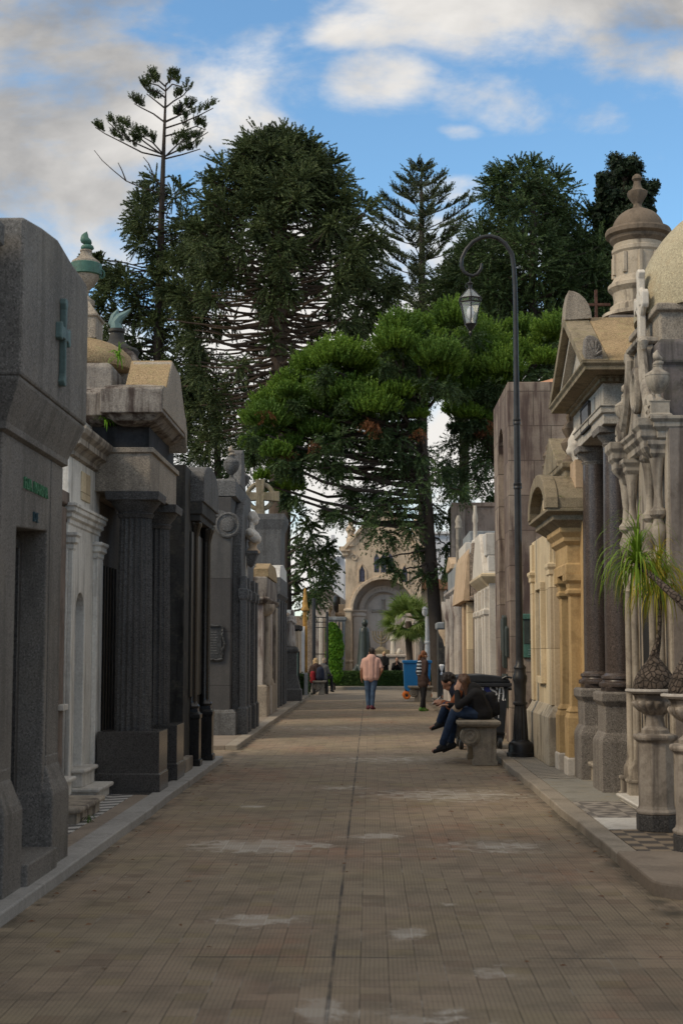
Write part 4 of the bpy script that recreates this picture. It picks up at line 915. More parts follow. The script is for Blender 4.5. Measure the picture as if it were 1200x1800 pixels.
part(t, 'entablature', MB().rings(2.46, 2.8, 17.78, 18.9, [(.02, 2.56), (.02, 2.68), (0, 2.70), (0, 2.92), (.05, 2.97), (.05, 3.02), (.10, 3.08), (.10, 3.14)]), 'ochre', .005)
part(t, 'cornice', MB().rings(2.42, 3.2, 17.72, 19.25, [(.0, 3.10), (.10, 3.18), (.16, 3.22), (.16, 3.28), (.24, 3.32), (.24, 3.36), (.0, 3.38)]), 'moss_stone', .006)
hood = [(17.50, 3.36)] + [(18.46 + .98 * math.cos(R(a)), 3.36 + .50 * math.sin(R(a))) for a in range(165, 14, -15)] + [(19.42, 3.36)]
part(t, 'hood', MB().prism(hood, 'x', 2.30, 3.4), 'moss_stone', .012)
hring = [(18.46 + 1.0 * math.cos(R(a)), 3.36 + .52 * math.sin(R(a))) for a in range(180, -1, -15)] + [(18.46 + .80 * math.cos(R(a)), 3.36 + .36 * math.sin(R(a))) for a in range(0, 181, 15)]
part(t, 'hood_moulding', MB().prism(hring, 'x', 2.16, 2.32), 'moss_stone', .01)
part(t, 'hood_relief', MB().sphere((2.30, 18.46, 3.50), (.05, .22, .14), 12, 8), 'cream', 0, True)
part(t, 'roof_block', MB().rings(2.50, 3.3, 18.1, 20.2, [(0, 3.4), (0, 3.9), (.05, 3.94), (.05, 4.0), (0, 4.02)]), 'moss_stone', .01)
part(t, 'roof_pediment', MB().prism([(18.4, 4.0), (20.2, 4.0), (19.3, 4.5)], 'x', 2.44, 3.2), 'moss_stone', .015)
for yy, xx, h, lab in ((18.35, 2.62, .72, 'dark carved urn on the cream tomb roof, taller of the two, nearest the pediment'), (20.1, 2.55, .55, 'dark carved urn on the cream tomb roof, further and lower one by the brown tower')):
    u_ = thing('carved_urn', lab, 'urn')
    part(u_, 'body', MB().lathe((xx, yy, 4.0), [(a * h, b * h) for a, b in ((.16, 0), (.16, .1), (.10, .14), (.09, .2), (.17, .30), (.20, .40), (.15, .46), (.10, .5), (.15, .58), (.18, .66), (.13, .74), (.08, .80), (.10, .88), (.06, .96), (.01, 1.02))], 28, 7, -.035 * h, (.25 * h, .9 * h)), 'cupola_dark', 0, True)
part(t, 'statue_block', MB().box(2.55, 2.95, 17.62, 18.05, 3.62, 3.98), 'tan_trim', .01)

# --- brown tower
t = tomb('brownstone_tower', 'tall square tower tomb of reddish brown stone blocks with a low tiled roof', 'tower', 2.5, 25)
yc = 26.45
nm = [(25.0, .0), (25.0, 6.37), (27.9, 6.37), (27.9, .0), (yc + .55, .0), (yc + .55, .1), (yc + .55, 1.9), (yc + .55, 5.2)] + arc(yc, 5.2, .55, 0, 180, 12) + [(yc - .55, .0)]
part(t, 'facade', MB().prism(nm, 'x', 2.45, 2.62), 'brownstone', .012)
part(t, 'wall', MB().box(2.62, 6.2, 25.0, 27.9, .0, 6.37), 'brownstone', .012)
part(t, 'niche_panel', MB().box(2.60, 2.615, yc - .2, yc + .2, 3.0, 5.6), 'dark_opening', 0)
rf = part(t, 'roof', MB().prism([(25.05, 6.37), (27.85, 6.37), (yc, 6.95)], 'x', 3.0, 6.2), 'terracotta', .01)
for v in rf.data.vertices:
    if v.co.z > 6.6 and v.co.x < 4: v.co.x = 4.4
fx0 = X_(917, 25)
pq = part(t, 'relief_plaque', MB().box(fx0, fx0 + .50, 24.95, 25.0, Z_(1156, 25), Z_(1079, 25)), 'bronze_green', .01)
sub(pq, 'relief_panel', MB().box(fx0 + .03, fx0 + .5, 24.94, 24.96, Z_(1132, 25), Z_(1089, 25)), 'bronze_dark', False, .01)
sub(pq, 'ledge', MB().box(fx0 - .01, fx0 + .51, 24.92, 24.96, Z_(1089, 25), Z_(1080, 25)), 'bronze_green', False, .01)
hd = sub(pq, 'relief_portrait', MB().sphere((fx0 + .25, 24.93, Z_(1107, 25)), (.062, .05, .085), 14, 10), 'bronze_dark')
sub(pq, 'relief_shoulders', MB().sphere((fx0 + .25, 24.935, Z_(1126, 25)), (.13, .035, .05), 14, 10), 'bronze_dark')
sub(pq, 'relief_nose', MB().tube([(fx0 + .25, 24.885, Z_(1104, 25)), (fx0 + .25, 24.87, Z_(1109, 25))], [.008, .014], 6), 'bronze_dark')
rr = random.Random(3)
for k in range(3): sub(pq, 'inscription', MB().box(fx0 + .10, fx0 + .44 - rr.uniform(0, .12), 24.94, 24.96, Z_(1143 + k * 4, 25), Z_(1141 + k * 4, 25)), 'bronze_blue', False)
part(t, 'dark_plaque', MB().prism([(X_(934, 25), Z_(1190, 25)), (X_(960, 25), Z_(1190, 25)), (X_(960, 25), Z_(1166, 25)), (X_(933, 25), Z_(1166, 25)), (X_(935, 25), Z_(1178, 25))], 'y', 24.96, 25.0), 'bronze_dark', .008)
cpz = (X_(936, 25), Z_(1233, 25))
cp = part(t, 'pipe_cap', MB().prism([(cpz[0] + .08 * math.cos(a), cpz[1] + .08 * math.sin(a)) for a in np.linspace(0, 6.28, 25)[:-1]], 'y', 24.985, 25.0), 'bark_brown', 0)
text('mark', 'T', .11, (cpz[0], 24.983, cpz[1] - .045), FACE_C, 'chalk', t, .004)
for yy, z0, z1, dd in ((25.4, 1.5, 2.05, .05), (25.75, 1.3, 2.25, .07), (26.2, 1.6, 2.2, .05), (25.6, .6, 1.2, .05), (26.0, .65, 1.2, .06)):
    part(t, 'bronze_plaque', MB().prism([(yy - .15, z0), (yy + .15, z0 + .03), (yy + .16, z1 - .05), (yy, z1), (yy - .15, z1 - .04)], 'x', 2.45 - dd, 2.45), 'bronze_dark', .008)

# --- small white tomb
t = tomb('white_marble_tomb', 'narrow cream tomb topped by two stacked white marble blocks beside the brown tower', 'tomb', 2.4, 29)
part(t, 'wall', MB().box(2.36, 5, 28.3, 31.3, .0, 2.95), 'white_stone', .01)
part(t, 'cornice', MB().rings(2.36, 5, 28.35, 31.2, [(-.02, 2.88), (.05, 2.95), (.12, 3.02), (.17, 3.08), (.17, 3.13), (0, 3.2)]), 'cream', .008)
part(t, 'pediment', MB().prism([(28.2, 3.13), (31.3, 3.13), (31.0, 3.4), (30.3, 4.0), (29.2, 4.0), (28.5, 3.4)], 'x', 2.24, 2.55), 'white_stone', .02)
part(t, 'marble_block', MB().box(2.30, 2.62, 28.25, 30.9, 3.5, 3.95), 'marble', .02)
part(t, 'marble_block', MB().box(2.34, 2.66, 28.25, 30.9, 3.18, 3.5), 'marble', .02)
for yy in (28.5, 29.2, 30.4, 31.1):
    part(t, 'pilaster', MB().rings(2.28, 2.38, yy - .14, yy + .14, [(.03, .08), (.03, .5), (0, .55), (0, 2.3), (.03, 2.34), (.03, 2.42), (0, 2.46), (0, 2.85)]), 'white_stone', .006)
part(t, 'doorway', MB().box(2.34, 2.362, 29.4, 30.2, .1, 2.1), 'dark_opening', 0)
part(t, 'slate_slab', MB().box(2.62, 2.90, 28.1, 28.28, 2.0, 4.75), 'slate', .01)
part(t, 'slate_slab', MB().box(2.56, 2.66, 28.15, 28.29, 3.0, 4.35), 'slate', .01)

# --- rough brown tomb with cross pillar
t = tomb('rough_brown_tomb', 'rough brown pebbled tomb with a stepped gable carrying a thin pale pillar', 'tomb', 2.3, 33)
part(t, 'wall', MB().box(2.30, 5.0, 31.8, 36.0, .0, 2.7), 'brown_render', .01)
part(t, 'attic', MB().rings(2.26, 5.0, 31.7, 36.0, [(0, 2.72), (.04, 2.74), (.04, 2.82), (0, 2.84)]), 'rough_brown', .01)
part(t, 'gable', MB().prism([(2.24, 2.84), (3.4, 2.84), (3.4, 3.86), (2.62, 3.86), (2.46, 3.9), (2.46, 4.02), (2.28, 4.02), (2.28, 3.86), (2.22, 3.7)], 'y', 31.72, 32.1), 'rough_brown', .015)
part(t, 'side_trim', MB().prism([(2.06, 2.72), (2.22, 2.72), (2.22, 3.9), (2.16, 3.7), (2.12, 3.2)], 'y', 31.72, 35.8), 'tan_trim', .01)
part(t, 'cross_pillar', MB().lathe((2.37, 31.95, 4.02), [(.09, 0), (.09, .05), (.05, .08), (.045, .45), (.065, .5), (.06, .62), (.04, .7), (.04, .85)], 10), 'white_stone', 0, True)
part(t, 'pilaster', MB().box(2.18, 2.30, 31.9, 32.4, .08, 2.7), 'cream')
part(t, 'pilaster', MB().box(2.18, 2.30, 33.4, 33.9, .08, 2.7), 'tan_trim')
part(t, 'bronze_relief', MB().prism([(32.5, 1.9), (32.9, 1.8), (33.1, 2.1), (32.9, 2.5), (32.6, 2.4)], 'x', 2.24, 2.30), 'bronze_dark', .01)
part(t, 'bronze_relief', MB().prism([(32.5, .5), (33.0, .45), (33.2, 1.1), (32.8, 1.35), (32.5, 1.2)], 'x', 2.22, 2.30), 'bronze_dark', .01)

# --- grey and white pillared tomb
t = tomb('pillared_tomb', 'pale grey stepped tomb with carved capitals, between the rough brown tomb and black slab', 'tomb', 2.4, 40)
part(t, 'wall', MB().box(2.42, 5, 37.0, 43.5, .0, 3.2), 'pale_stone', .01)
part(t, 'panel', MB().box(2.38, 2.422, 38.6, 40.2, .1, 3.0), 'black_granite', 0)
part(t, 'cornice', MB().rings(2.42, 5, 37.0, 43.5, [(0, 3.1), (.1, 3.2), (.16, 3.26), (.16, 3.34), (0, 3.4)]), 'pale_stone', .01)
part(t, 'attic', MB().box(2.36, 4.6, 37.1, 43.2, 3.4, 3.95), 'slate', .02)
part(t, 'attic_step', MB().box(2.50, 4.4, 37.3, 40.0, 3.95, 4.45), 'white_stone', .02)
part(t, 'attic_step', MB().box(2.62, 4.4, 37.3, 40.0, 4.45, 4.75), 'slate', .02)
part(t, 'attic_cap', MB().prism([(40.6, 3.95), (43.0, 3.95), (43.0, 4.1), (41.8, 4.35), (40.6, 4.1)], 'x', 2.30, 2.7), 'tan_trim', .02)
part(t, 'pillar', MB().lathe((2.52, 40.4, 3.95), [(.14, 0), (.14, .1), (.08, .14), (.075, 1.1), (.11, 1.15), (.08, 1.25), (.10, 1.35), (.04, 1.5)], 12), 'marble_old', 0, True)
for yy in (37.3, 38.3, 40.6, 42.8):
    cc = part(t, 'column', MB().lathe((2.34, yy, .08), [(.16, 0), (.16, .5), (.10, .56), (.095, 2.4), (.13, 2.5), (.20, 2.85), (.2, 3.0)], 14), 'pale_stone', 0, True)
part(t, 'bracket', MB().lathe((2.28, 43.0, 1.75), [(.05, 0), (.10, .2), (.22, .4), (.24, .5)], 12), 'chapel', 0, True)

# --- black slab tombs and tall wall behind
t = tomb('black_slab_tomb', 'upright black polished slab tomb at the far end of the right hand row', 'tomb', 2.5, 46)
part(t, 'slab', MB().box(2.42, 2.95, 45.2, 46.8, .0, 3.55), 'black_granite', .015)
part(t, 'base', MB().rings(2.36, 3.1, 45.1, 46.9, [(.03, 0), (.03, .2), (0, .22)]), 'black_granite', .01)
t = tomb('grey_slab_tomb', 'lower dark slab tomb with a pale top and a small white vase', 'tomb', 2.4, 50)
part(t, 'slab', MB().box(2.34, 2.95, 49.0, 50.2, .0, 2.35), 'black_stained', .015)
part(t, 'cap', MB().rings(2.32, 3.0, 48.95, 50.25, [(0, 2.35), (.03, 2.4), (.03, 2.56), (-.02, 2.6)]), 'slate', .01)
part(t, 'vase', MB().lathe((2.44, 48.9, .8), [(.05, 0), (.05, .05), (.02, .1), (.06, .22), (.09, .32), (.07, .36)], 12), 'white_paint', 0, True)
t = tomb('tall_plain_tomb', 'tall plain brown wall block rising behind the smaller tombs of the right hand row', 'building', 5, 57)
part(t, 'wall', MB().rings(3.30, 9.0, 56.0, 59.0, [(0, 0), (0, 7.25), (.06, 7.3), (.06, 7.45)]), 'brown_render', .01)
part(t, 'edge_pier', MB().box(3.2, 3.75, 55.8, 56.0, 0, 7.3), 'rendered_wall', .01)
# ================================================================ street furniture
# --- street lamp
LX, LY = 2.19, 21.0
t = thing('street_lamp', 'tall black iron street lamp with a curled hook arm, by the wheeled container', 'street lamp')
part(t, 'base', MB().lathe((LX, LY, SW), [(.205, 0), (.205, .05), (.185, .06), (.18, .17), (.165, .20), (.13, .22), (.125, .24)], 24), 'iron', 0, True)
part(t, 'fluted_shaft', MB().lathe((LX, LY, SW), [(.118, .24), (.115, .3), (.098, .6), (.088, .74)], 72, 12, .014, (0, 9)), 'iron', 0, True, 30)
part(t, 'collar', MB().lathe((LX, LY, SW), [(.088, .74), (.105, .75), (.105, .78), (.085, .79), (.08, .84), (.09, .98), (.088, 1.04), (.105, 1.10), (.105, 1.16), (.085, 1.20), (.082, 1.26), (.09, 1.27), (.09, 1.29), (.058, 1.33), (.056, 1.4)], 24), 'iron', 0, True)
zr = [Z_(855, LY), Z_(742, LY), Z_(560, LY)]
part(t, 'pole', MB().tube([(LX, LY, SW + 1.38), (LX, LY, zr[0]), (LX, LY, zr[1]), (LX, LY, zr[2])], [.054, .05, .045, .036], 16), 'iron', 0, True)
for z, r in ((zr[0], .062), (zr[1], .056)):
    part(t, 'ring', MB().lathe((LX, LY, z - .05), [(r - .012, 0), (r, .01), (r, .04), (r - .006, .05), (r, .06), (r, .09), (r - .012, .1)], 20), 'iron', 0, True)
hook = [(911, 562), (910, 530), (909, 500), (906, 470), (899, 447), (888, 429), (875, 419), (861, 415), (846, 417), (831, 425), (819, 438), (811, 454), (810, 467), (814, 477), (822, 483), (831, 485), (839, 481), (845, 472), (846, 463)]
def c3(p, Y): a = at(p[0], p[1], Y); return (a[0], Y, a[1])
hp = [c3(p, LY) for p in hook]; hp[:4] = [(LX - d_, LY, hp[k_][2]) for k_, d_ in enumerate((0, 0, .004, .015))]
part(t, 'hook', MB().tube(hp, [.037, .036, .035, .034, .033, .033, .032, .031, .03, .03, .029, .028, .028, .027, .026, .025, .024, .022, .018], 14), 'iron', 0, True)
lx = X_(826, LY, 540); Zl = lambda y: Z_(y, LY)
lt = part(t, 'lantern', MB().lathe((lx, LY, 0), [(.012, Zl(486)), (.012, Zl(496)), (.05, Zl(499)), (.03, Zl(503)), (.035, Zl(508)), (.04, Zl(510))], 8), 'iron', 0, True)
hexp = lambda r, z: [(lx + r * math.cos(R(30 + 60 * k)), LY + r * math.sin(R(30 + 60 * k)), z) for k in range(6)]
A_, B_, C_, D_ = hexp(.045, Zl(510)), hexp(.185, Zl(527)), hexp(.165, Zl(533)), hexp(.085, Zl(571))
for a, b in ((A_, B_), (B_, C_), (C_, D_)):
    for k in range(6): sub(lt, 'lantern_bar', MB().tube([a[k], b[k]], .009, 6), 'iron')
for rg in (B_, C_, D_): sub(lt, 'lantern_hoop', MB().tube(rg + [rg[0]], .012, 6), 'iron')
gl = MB(); gl.add(A_ + B_, [(k, (k + 1) % 6, 6 + (k + 1) % 6, 6 + k) for k in range(6)]); sub(lt, 'roof_glass', gl, 'glass', False)
gl = MB(); gl.add(C_ + D_, [(k, (k + 1) % 6, 6 + (k + 1) % 6, 6 + k) for k in range(6)]); sub(lt, 'glass', gl, 'glass', False)
sub(lt, 'lamp_bulb', MB().sphere((lx, LY, Zl(550)), (.055, .055, .10), 14, 10), 'bulb')
sub(lt, 'lantern_tip', MB().lathe((lx, LY, 0), [(.006, Zl(592)), (.03, Zl(586)), (.02, Zl(583)), (.06, Zl(577)), (.095, Zl(571))], 6), 'iron')
sub(lt, 'cable', MB().tube([(lx - .02, LY, Zl(497)), (lx - .06, LY, Zl(500)), (lx - .075, LY, Zl(504)), (lx - .05, LY, Zl(509))], .006, 5), 'iron')

# --- stone benches
def bench(label, x0, x1, y0, y1, zs, mt='bench_stone', group='stone benches with scrolled legs'):
    t = thing('stone_bench', label, 'bench', group=group)
    part(t, 'seat', MB().rings(x0, x1, y0, y1, [(-.03, zs - .085), (-.012, zs - .075), (0, zs - .06), (.012, zs - .045), (.012, zs - .012), (0, zs)]), mt, .004)
    w = x1 - x0
    for yy in (y0 + .08, y1 - .25):
        lg = part(t, 'leg', MB().prism([(x0 + .20, 0), (x1 - .03, 0), (x1 - .03, .06), (x1 - .05, .08), (x1 - .045, zs - .10), (x1 - .03, zs - .086), (x0 + .09, zs - .086), (x0 + .07, zs - .2), (x0 + .20, zs - .30), (x0 + .22, .1), (x0 + .20, .06)], 'y', yy, yy + .17), mt, .012)
        c = (x0 + .165, zs - .215)
        v = sub(lg, 'scroll', MB().prism([(c[0] + .135 * math.cos(a), c[1] + .135 * math.sin(a)) for a in np.linspace(0, 6.283, 33)[:-1]], 'y', yy - .025, yy + .195), mt, True, .01)
        for r, d in ((.10, .04), (.045, .055)):
            sub(lg, 'scroll_ring', MB().tube([(c[0] + r * math.cos(a), yy - .022, c[1] + r * math.sin(a)) for a in np.linspace(0, 6.283, 25)], .016, 6), mt)
    return t
M['bench_stone'] = stone('bench_stone', (0.20, 0.175, 0.14), (0.32, 0.285, 0.235), speck=0.2, stain=0.45, streak=0.6, scol=(0.06, 0.05, 0.038), lich=((0.30, 0.27, 0.20), 0.35), bump=0.4)
bench('carved stone bench with scrolled legs under the seated couple by the black container', 1.24, 1.82, 20.2, 21.75, .625)
bench('stone bench behind the woman with the ponytail, beside the blue bin', 1.22, 2.0, 45.6, 46.3, .50)
bench('stone bench seen end on under the couple with backpacks at the hedge', -2.10, -1.64, 52.6, 54.4, .52)

# --- black wheeled container with graffiti
t = thing('waste_container', 'black four wheeled waste container with white graffiti, behind the seated couple', 'container')
bx0, bx1, by0, by1 = 1.33, 2.28, 23.5, 24.5
part(t, 'bin_body', MB().prism([(bx0 + .09, .26), (bx1 - .09, .26), (bx1 - .02, 1.02), (bx0 + .02, 1.02)], 'y', by0, by1), 'black_plastic', .03)
part(t, 'rim', MB().rings(bx0, bx1, by0 - .04, by1 + .04, [(0, 1.02), (.03, 1.03), (.03, 1.085), (0, 1.09)]), 'black_plastic', .008)
lid = [(bx0 - .02, 1.09), (bx1 + .02, 1.09), (bx1 - .02, 1.15), (bx1 - .12, 1.19), (bx1 - .45, 1.225), (bx0 + .45, 1.225), (bx0 + .12, 1.21), (bx0 + .0, 1.15)]
part(t, 'lid', MB().prism(lid, 'y', by0 - .05, by1 + .02), 'black_plastic', .02)
part(t, 'lid_handle', MB().tube([(bx1 - .12, by0 - .06, 1.16), (bx1 - .06, by0 - .09, 1.19), (bx1 + .03, by0 - .06, 1.17)], .018, 8), 'black_plastic', 0, True)
part(t, 'pivot', MB().tube([(bx1 - .02, by0 + .5, .98), (bx1 + .08, by0 + .5, .98)], .03, 10), 'black_plastic', 0, True)
for wx in (bx0 + .16, bx1 - .16):
    for wy in (by0 + .12, by1 - .12):
        w = part(t, 'wheel', MB().lathe((0, 0, 0), [(.05, -.035), (.10, -.035), (.115, -.02), (.115, .02), (.10, .035), (.05, .035)], 20), 'black_plastic', 0, True)
        for v in w.data.vertices: v.co = Vector((wx + v.co.z, wy + v.co.x, .115 + v.co.y))
        sub(w, 'fork', MB().prism([(wx - .05, .13), (wx + .05, .13), (wx + .09, .27), (wx - .09, .27)], 'y', wy - .05, wy + .05), 'iron', False, .01)
gy = by0 - .004
def stroke(pts, r, mt, nm='graffiti'): part(t, nm, MB().tube([(X_(a, gy, b), gy, Z_(b, gy)) for a, b in pts], r, 6, flat=.25), mt, 0, True)
stroke([(873.5, 1212), (871, 1206), (866, 1204.5), (861.5, 1207), (861.5, 1211), (866, 1214), (871, 1216), (872.5, 1220), (869, 1223), (866, 1222)], .014, 'chalk')
stroke([(876, 1229), (877, 1217), (878, 1209), (880.5, 1207.5), (883, 1209), (884, 1216), (884, 1224), (883, 1230), (885, 1231)], .013, 'chalk')
stroke([(877.5, 1219), (884, 1218)], .012, 'chalk')
stroke([(875.5, 1229), (876, 1245), (875.5, 1262)], .006, 'chalk', 'paint_drip')
stroke([(887.3, 1228), (887.6, 1231)], .006, 'chalk', 'paint_drip')
for k in range(5): stroke([(834 + k * 3.4, 1198 + k * 1.3), (834.5 + k * 3.4, 1205 + k * 2.0)], .014, 'chalk', 'sticker_letter')
part(t, 'sticker', MB().prism([(X_(850, gy), Z_(1204, gy)), (X_(856, gy), Z_(1205, gy)), (X_(864, gy), Z_(1219, gy)), (X_(858, gy), Z_(1219, gy)), (X_(850, gy), Z_(1213, gy))], 'y', gy - .003, gy + .003), 'sticker_blue', 0)

# --- blue bin with orange wheels
t = thing('wheelie_bin', 'bright blue plastic bin on orange wheels in front of the hedge', 'bin')
x0, x1, y0, y1 = X_(709, 48), X_(757, 48), 48.0, 49.0
part(t, 'bin_body', MB().prism([(x0 + .03, .36), (x0 + .12, .26), (x1 - .12, .26), (x1 - .05, .4), (x1, 1.25), (x0, 1.25)], 'y', y0, y1), 'blue_plastic', .02)
part(t, 'rim', MB().rings(x0, x1, y0, y1, [(0, 1.20), (.035, 1.215), (.035, 1.29), (0, 1.30)]), 'blue_plastic', .01)
for wx in (x0 + .1, x1 - .1):
    for wy in (y0 + .12, y1 - .1):
        w = part(t, 'wheel', MB().lathe((0, 0, 0), [(.05, -.03), (.09, -.045), (.13, -.03), (.135, 0), (.13, .03), (.09, .045), (.05, .03)], 24), 'orange', 0, True)
        for v in w.data.vertices: v.co = Vector((wx + v.co.x, wy - .06 + v.co.z, .135 + v.co.y))
        sub(w, 'hub', MB().tube([(wx, wy - .10, .135), (wx, wy - .02, .135)], .05, 12), 'iron')
        sub(w, 'fork', MB().box(wx - .04, wx + .04, wy - .005, wy + .03, .12, .32), 'iron', False, .005)

# --- planters with ponytail palms
M['bulb_bark'], g = mat('bulb_bark')
P = g.pos(); vd = g.voro(P, 21, 'DISTANCE_TO_EDGE'); nn = g.noise(P, 25, 4)
g.out(g.mix(vd.step(0.0, 0.10) * 0.7 + 0.3 * nn, (0.028, 0.023, 0.019), g.mix(g.noise(P, 9, 6, 0.7).step(.3, .7), (0.055, 0.043, 0.035), (0.15, 0.12, 0.10))), 0.9, g.bump(vd.step(0.0, .12) + nn * .3, 0.9, 0.02))
M['planter_stone'] = stone('planter_stone', (0.27, 0.235, 0.20), (0.42, 0.375, 0.325), stain=0.5, streak=0.7, scol=(0.075, 0.06, 0.05))
M['planter_rim'] = stone('planter_rim', (0.38, 0.355, 0.33), (0.5, 0.475, 0.445), stain=0.35, streak=0.2, scol=(0.18, 0.15, 0.13))
def planter(x, y, label):
    t = thing('stone_planter', label, 'planter', group='stone urn planters on octagonal pedestals')
    q = 1 / math.cos(math.pi / 8)
    part(t, 'plinth', MB().lathe((x, y, SW), [(.165 * q, 0), (.165 * q, .13), (.16 * q, .14)], 8), 'granite_dark', .008)
    part(t, 'pedestal', MB().lathe((x, y, SW), [(.165 * q, .142), (.17 * q, .165), (.15 * q, .185), (.142 * q, .21), (.142 * q, .74), (.15 * q, .75), (.175 * q, .77), (.18 * q, .79), (.175 * q, .81), (.13 * q, .82)], 8), 'planter_stone', .006)
    b = part(t, 'bowl', MB().lathe((x, y, SW), [(.12, .82), (.12, .85), (.085, .88), (.075, .96), (.09, .985), (.105, .99)], 32), 'planter_stone', 0, True)
    sub(b, 'gadroons', MB().lathe((x, y, SW), [(.08, .975), (.14, 1.01), (.19, 1.055), (.20, 1.08), (.185, 1.10)], 112, 14, -.03, (1.0, 1.085)), 'planter_stone')
    sub(b, 'cup', MB().lathe((x, y, SW), [(.165, 1.095), (.17, 1.13), (.195, 1.165)], 40), 'planter_stone')
    sub(b, 'rim', MB().lathe((x, y, SW), [(.195, 1.16), (.235, 1.168), (.247, 1.18), (.245, 1.195), (.22, 1.20), (.2, 1.17)], 40), 'planter_rim')
    part(t, 'soil', MB().lathe((x, y, SW), [(.19, 1.15), (.185, 1.185)], 20), 'bark_dark', 0, True)
planter(2.445, 12.40, 'octagonal stone urn planter holding the palm with yellowing hanging leaves')
planter(2.47, 11.02, 'octagonal stone urn planter holding the palm with the long bent branch')
def ribbons(bases, dirs, Ls, w, rng, grav=0.9, seg=9):
    """long grass-like leaves that arch over and hang; returns vertices and quads"""
    V, F = [], []
    for b, d, L in zip(bases, dirs, Ls):
        p = np.array(b, float); d = np.array(d, float) / np.linalg.norm(d)
        side = np.cross(d, (0, 0, 1.0)); side /= (np.linalg.norm(side) + 1e-6)
        o = len(V)
        for k in range(seg + 1):
            ww = w * (1 - (k / seg) ** 2.2 * .95) * (0.6 + .4 * min(1, k / 2))
            V += [tuple(p - side * ww / 2), tuple(p + side * ww / 2)]
            if k < seg: F.append((o + 2 * k, o + 2 * k + 1, o + 2 * k + 3, o + 2 * k + 2))
            p = p + d * L / seg
            d = d + np.array((0, 0, -grav / seg * (1 + k * .25))); d /= np.linalg.norm(d)
    return V, F
def tuft_leaves(c, n, Lr, w, rng, up=0.35, grav=2.2):
    ds, bs, Ls = [], [], []
    for k in range(n):
        a = rng.uniform(0, 2 * math.pi); e = rng.uniform(-.5, 1.3) * 1.0 + up
        ds.append((math.cos(a) * math.cos(e), math.sin(a) * math.cos(e), math.sin(e)))
        bs.append((c[0] + rng.uniform(-.015, .015), c[1] + rng.uniform(-.015, .015), c[2] + rng.uniform(-.02, .03))); Ls.append(rng.uniform(*Lr))
    return ribbons(bs, ds, Ls, w, rng, grav)
rng = random.Random(8)
t = thing('ponytail_palm', 'ponytail palm with a swollen cracked base and yellowing hanging leaves, in the further planter', 'plant')
bz = SW + 1.185
part(t, 'swollen_base', MB().lathe((2.45, 12.40, bz), [(.17, -.02), (.185, .02), (.18, .07), (.15, .14), (.10, .21), (.055, .265), (.03, .31), (.028, .34)], 24), 'bulb_bark', 0, True)
tz = Z_(1030, 12.4)
part(t, 'trunk', MB().tube([(2.45, 12.4, bz + .28), (2.49, 12.4, bz + .42), (2.505, 12.4, bz + .6), (2.51, 12.4, tz - .02), (2.51, 12.4, tz + .02)], [.045, .024, .02, .024, .03], 8), 'bulb_bark', 0, True)
mb = MB(); mb.add(*tuft_leaves((2.51, 12.4, tz), 190, (.30, .66), .014, rng)); part(t, 'leaves', mb, 'pony_yellow', 0, True)
mb = MB(); mb.add(*tuft_leaves((2.51, 12.4, tz + .01), 60, (.25, .42), .012, rng, .6, 1.8)); part(t, 'leaves', mb, 'pony_leaf', 0, True)
t = thing('ponytail_palm', 'ponytail palm whose long bent branch ends in a fresh green tuft', 'plant')
part(t, 'swollen_base', MB().lathe((2.47, 11.02, bz), [(.17, -.02), (.19, .02), (.185, .08), (.16, .15), (.12, .22), (.07, .30), (.045, .36), (.04, .4)], 24), 'bulb_bark', 0, True)
e = at(1120, 992, 11.6)
br = [(2.47, 11.02, bz + .34), (2.50, 11.03, bz + .48), (2.49, 11.06, Z_(1085, 11)), (X_(1192, 11.1), 11.1, Z_(1052, 11.1)), (X_(1172, 11.2), 11.2, Z_(1035, 11.2)), (X_(1150, 11.4), 11.4, Z_(1014, 11.4)), (X_(1130, 11.55), 11.55, Z_(1000, 11.55)), (e[0], 11.6, e[1])]
part(t, 'trunk', MB().tube(br, [.05, .036, .033, .034, .03, .022, .02, .022], 10), 'bulb_bark', 0, True)
mb = MB(); mb.add(*tuft_leaves((e[0], 11.6, e[1]), 180, (.30, .66), .015, rng)); part(t, 'leaves', mb, 'pony_leaf', 0, True)
mb = MB(); mb.add(*tuft_leaves((e[0], 11.6, e[1] - .02), 30, (.40, .60), .011, rng, -.1, 2.4)); part(t, 'leaves', mb, 'pony_yellow', 0, True)
for k in range(7): pass
mb = MB(); mb.add(*ribbons([(e[0], 11.6, e[1])] * 6, [(-.25 + .09 * k, .1 - .05 * k, 1) for k in range(6)], [.26, .33, .36, .3, .28, .3], .012, rng, .5)); part(t, 'leaves', mb, 'pony_leaf', 0, True)

# --- white lamp post by the palm
t = thing('white_lamp_post', 'white painted post with a lantern head beside the dark leaning tree trunk', 'lamp post')
wx = X_(752, 60.5)
part(t, 'post', MB().tube([(wx, 61.2, 0), (wx, 61.2, 1.4), (wx, 61.2, 3.1)], [.12, .10, .085], 12), 'white_paint', 0, True)
part(t, 'collar', MB().lathe((wx, 61.2, 1.9), [(.1, 0), (.14, .04), (.14, .1), (.09, .14)], 12), 'white_paint', 0, True)
part(t, 'head', MB().lathe((wx - .1, 61.2, 3.1), [(.05, 0), (.10, .06), (.13, .16), (.11, .28), (.14, .31), (.03, .42)], 12), 'white_paint', 0, True)

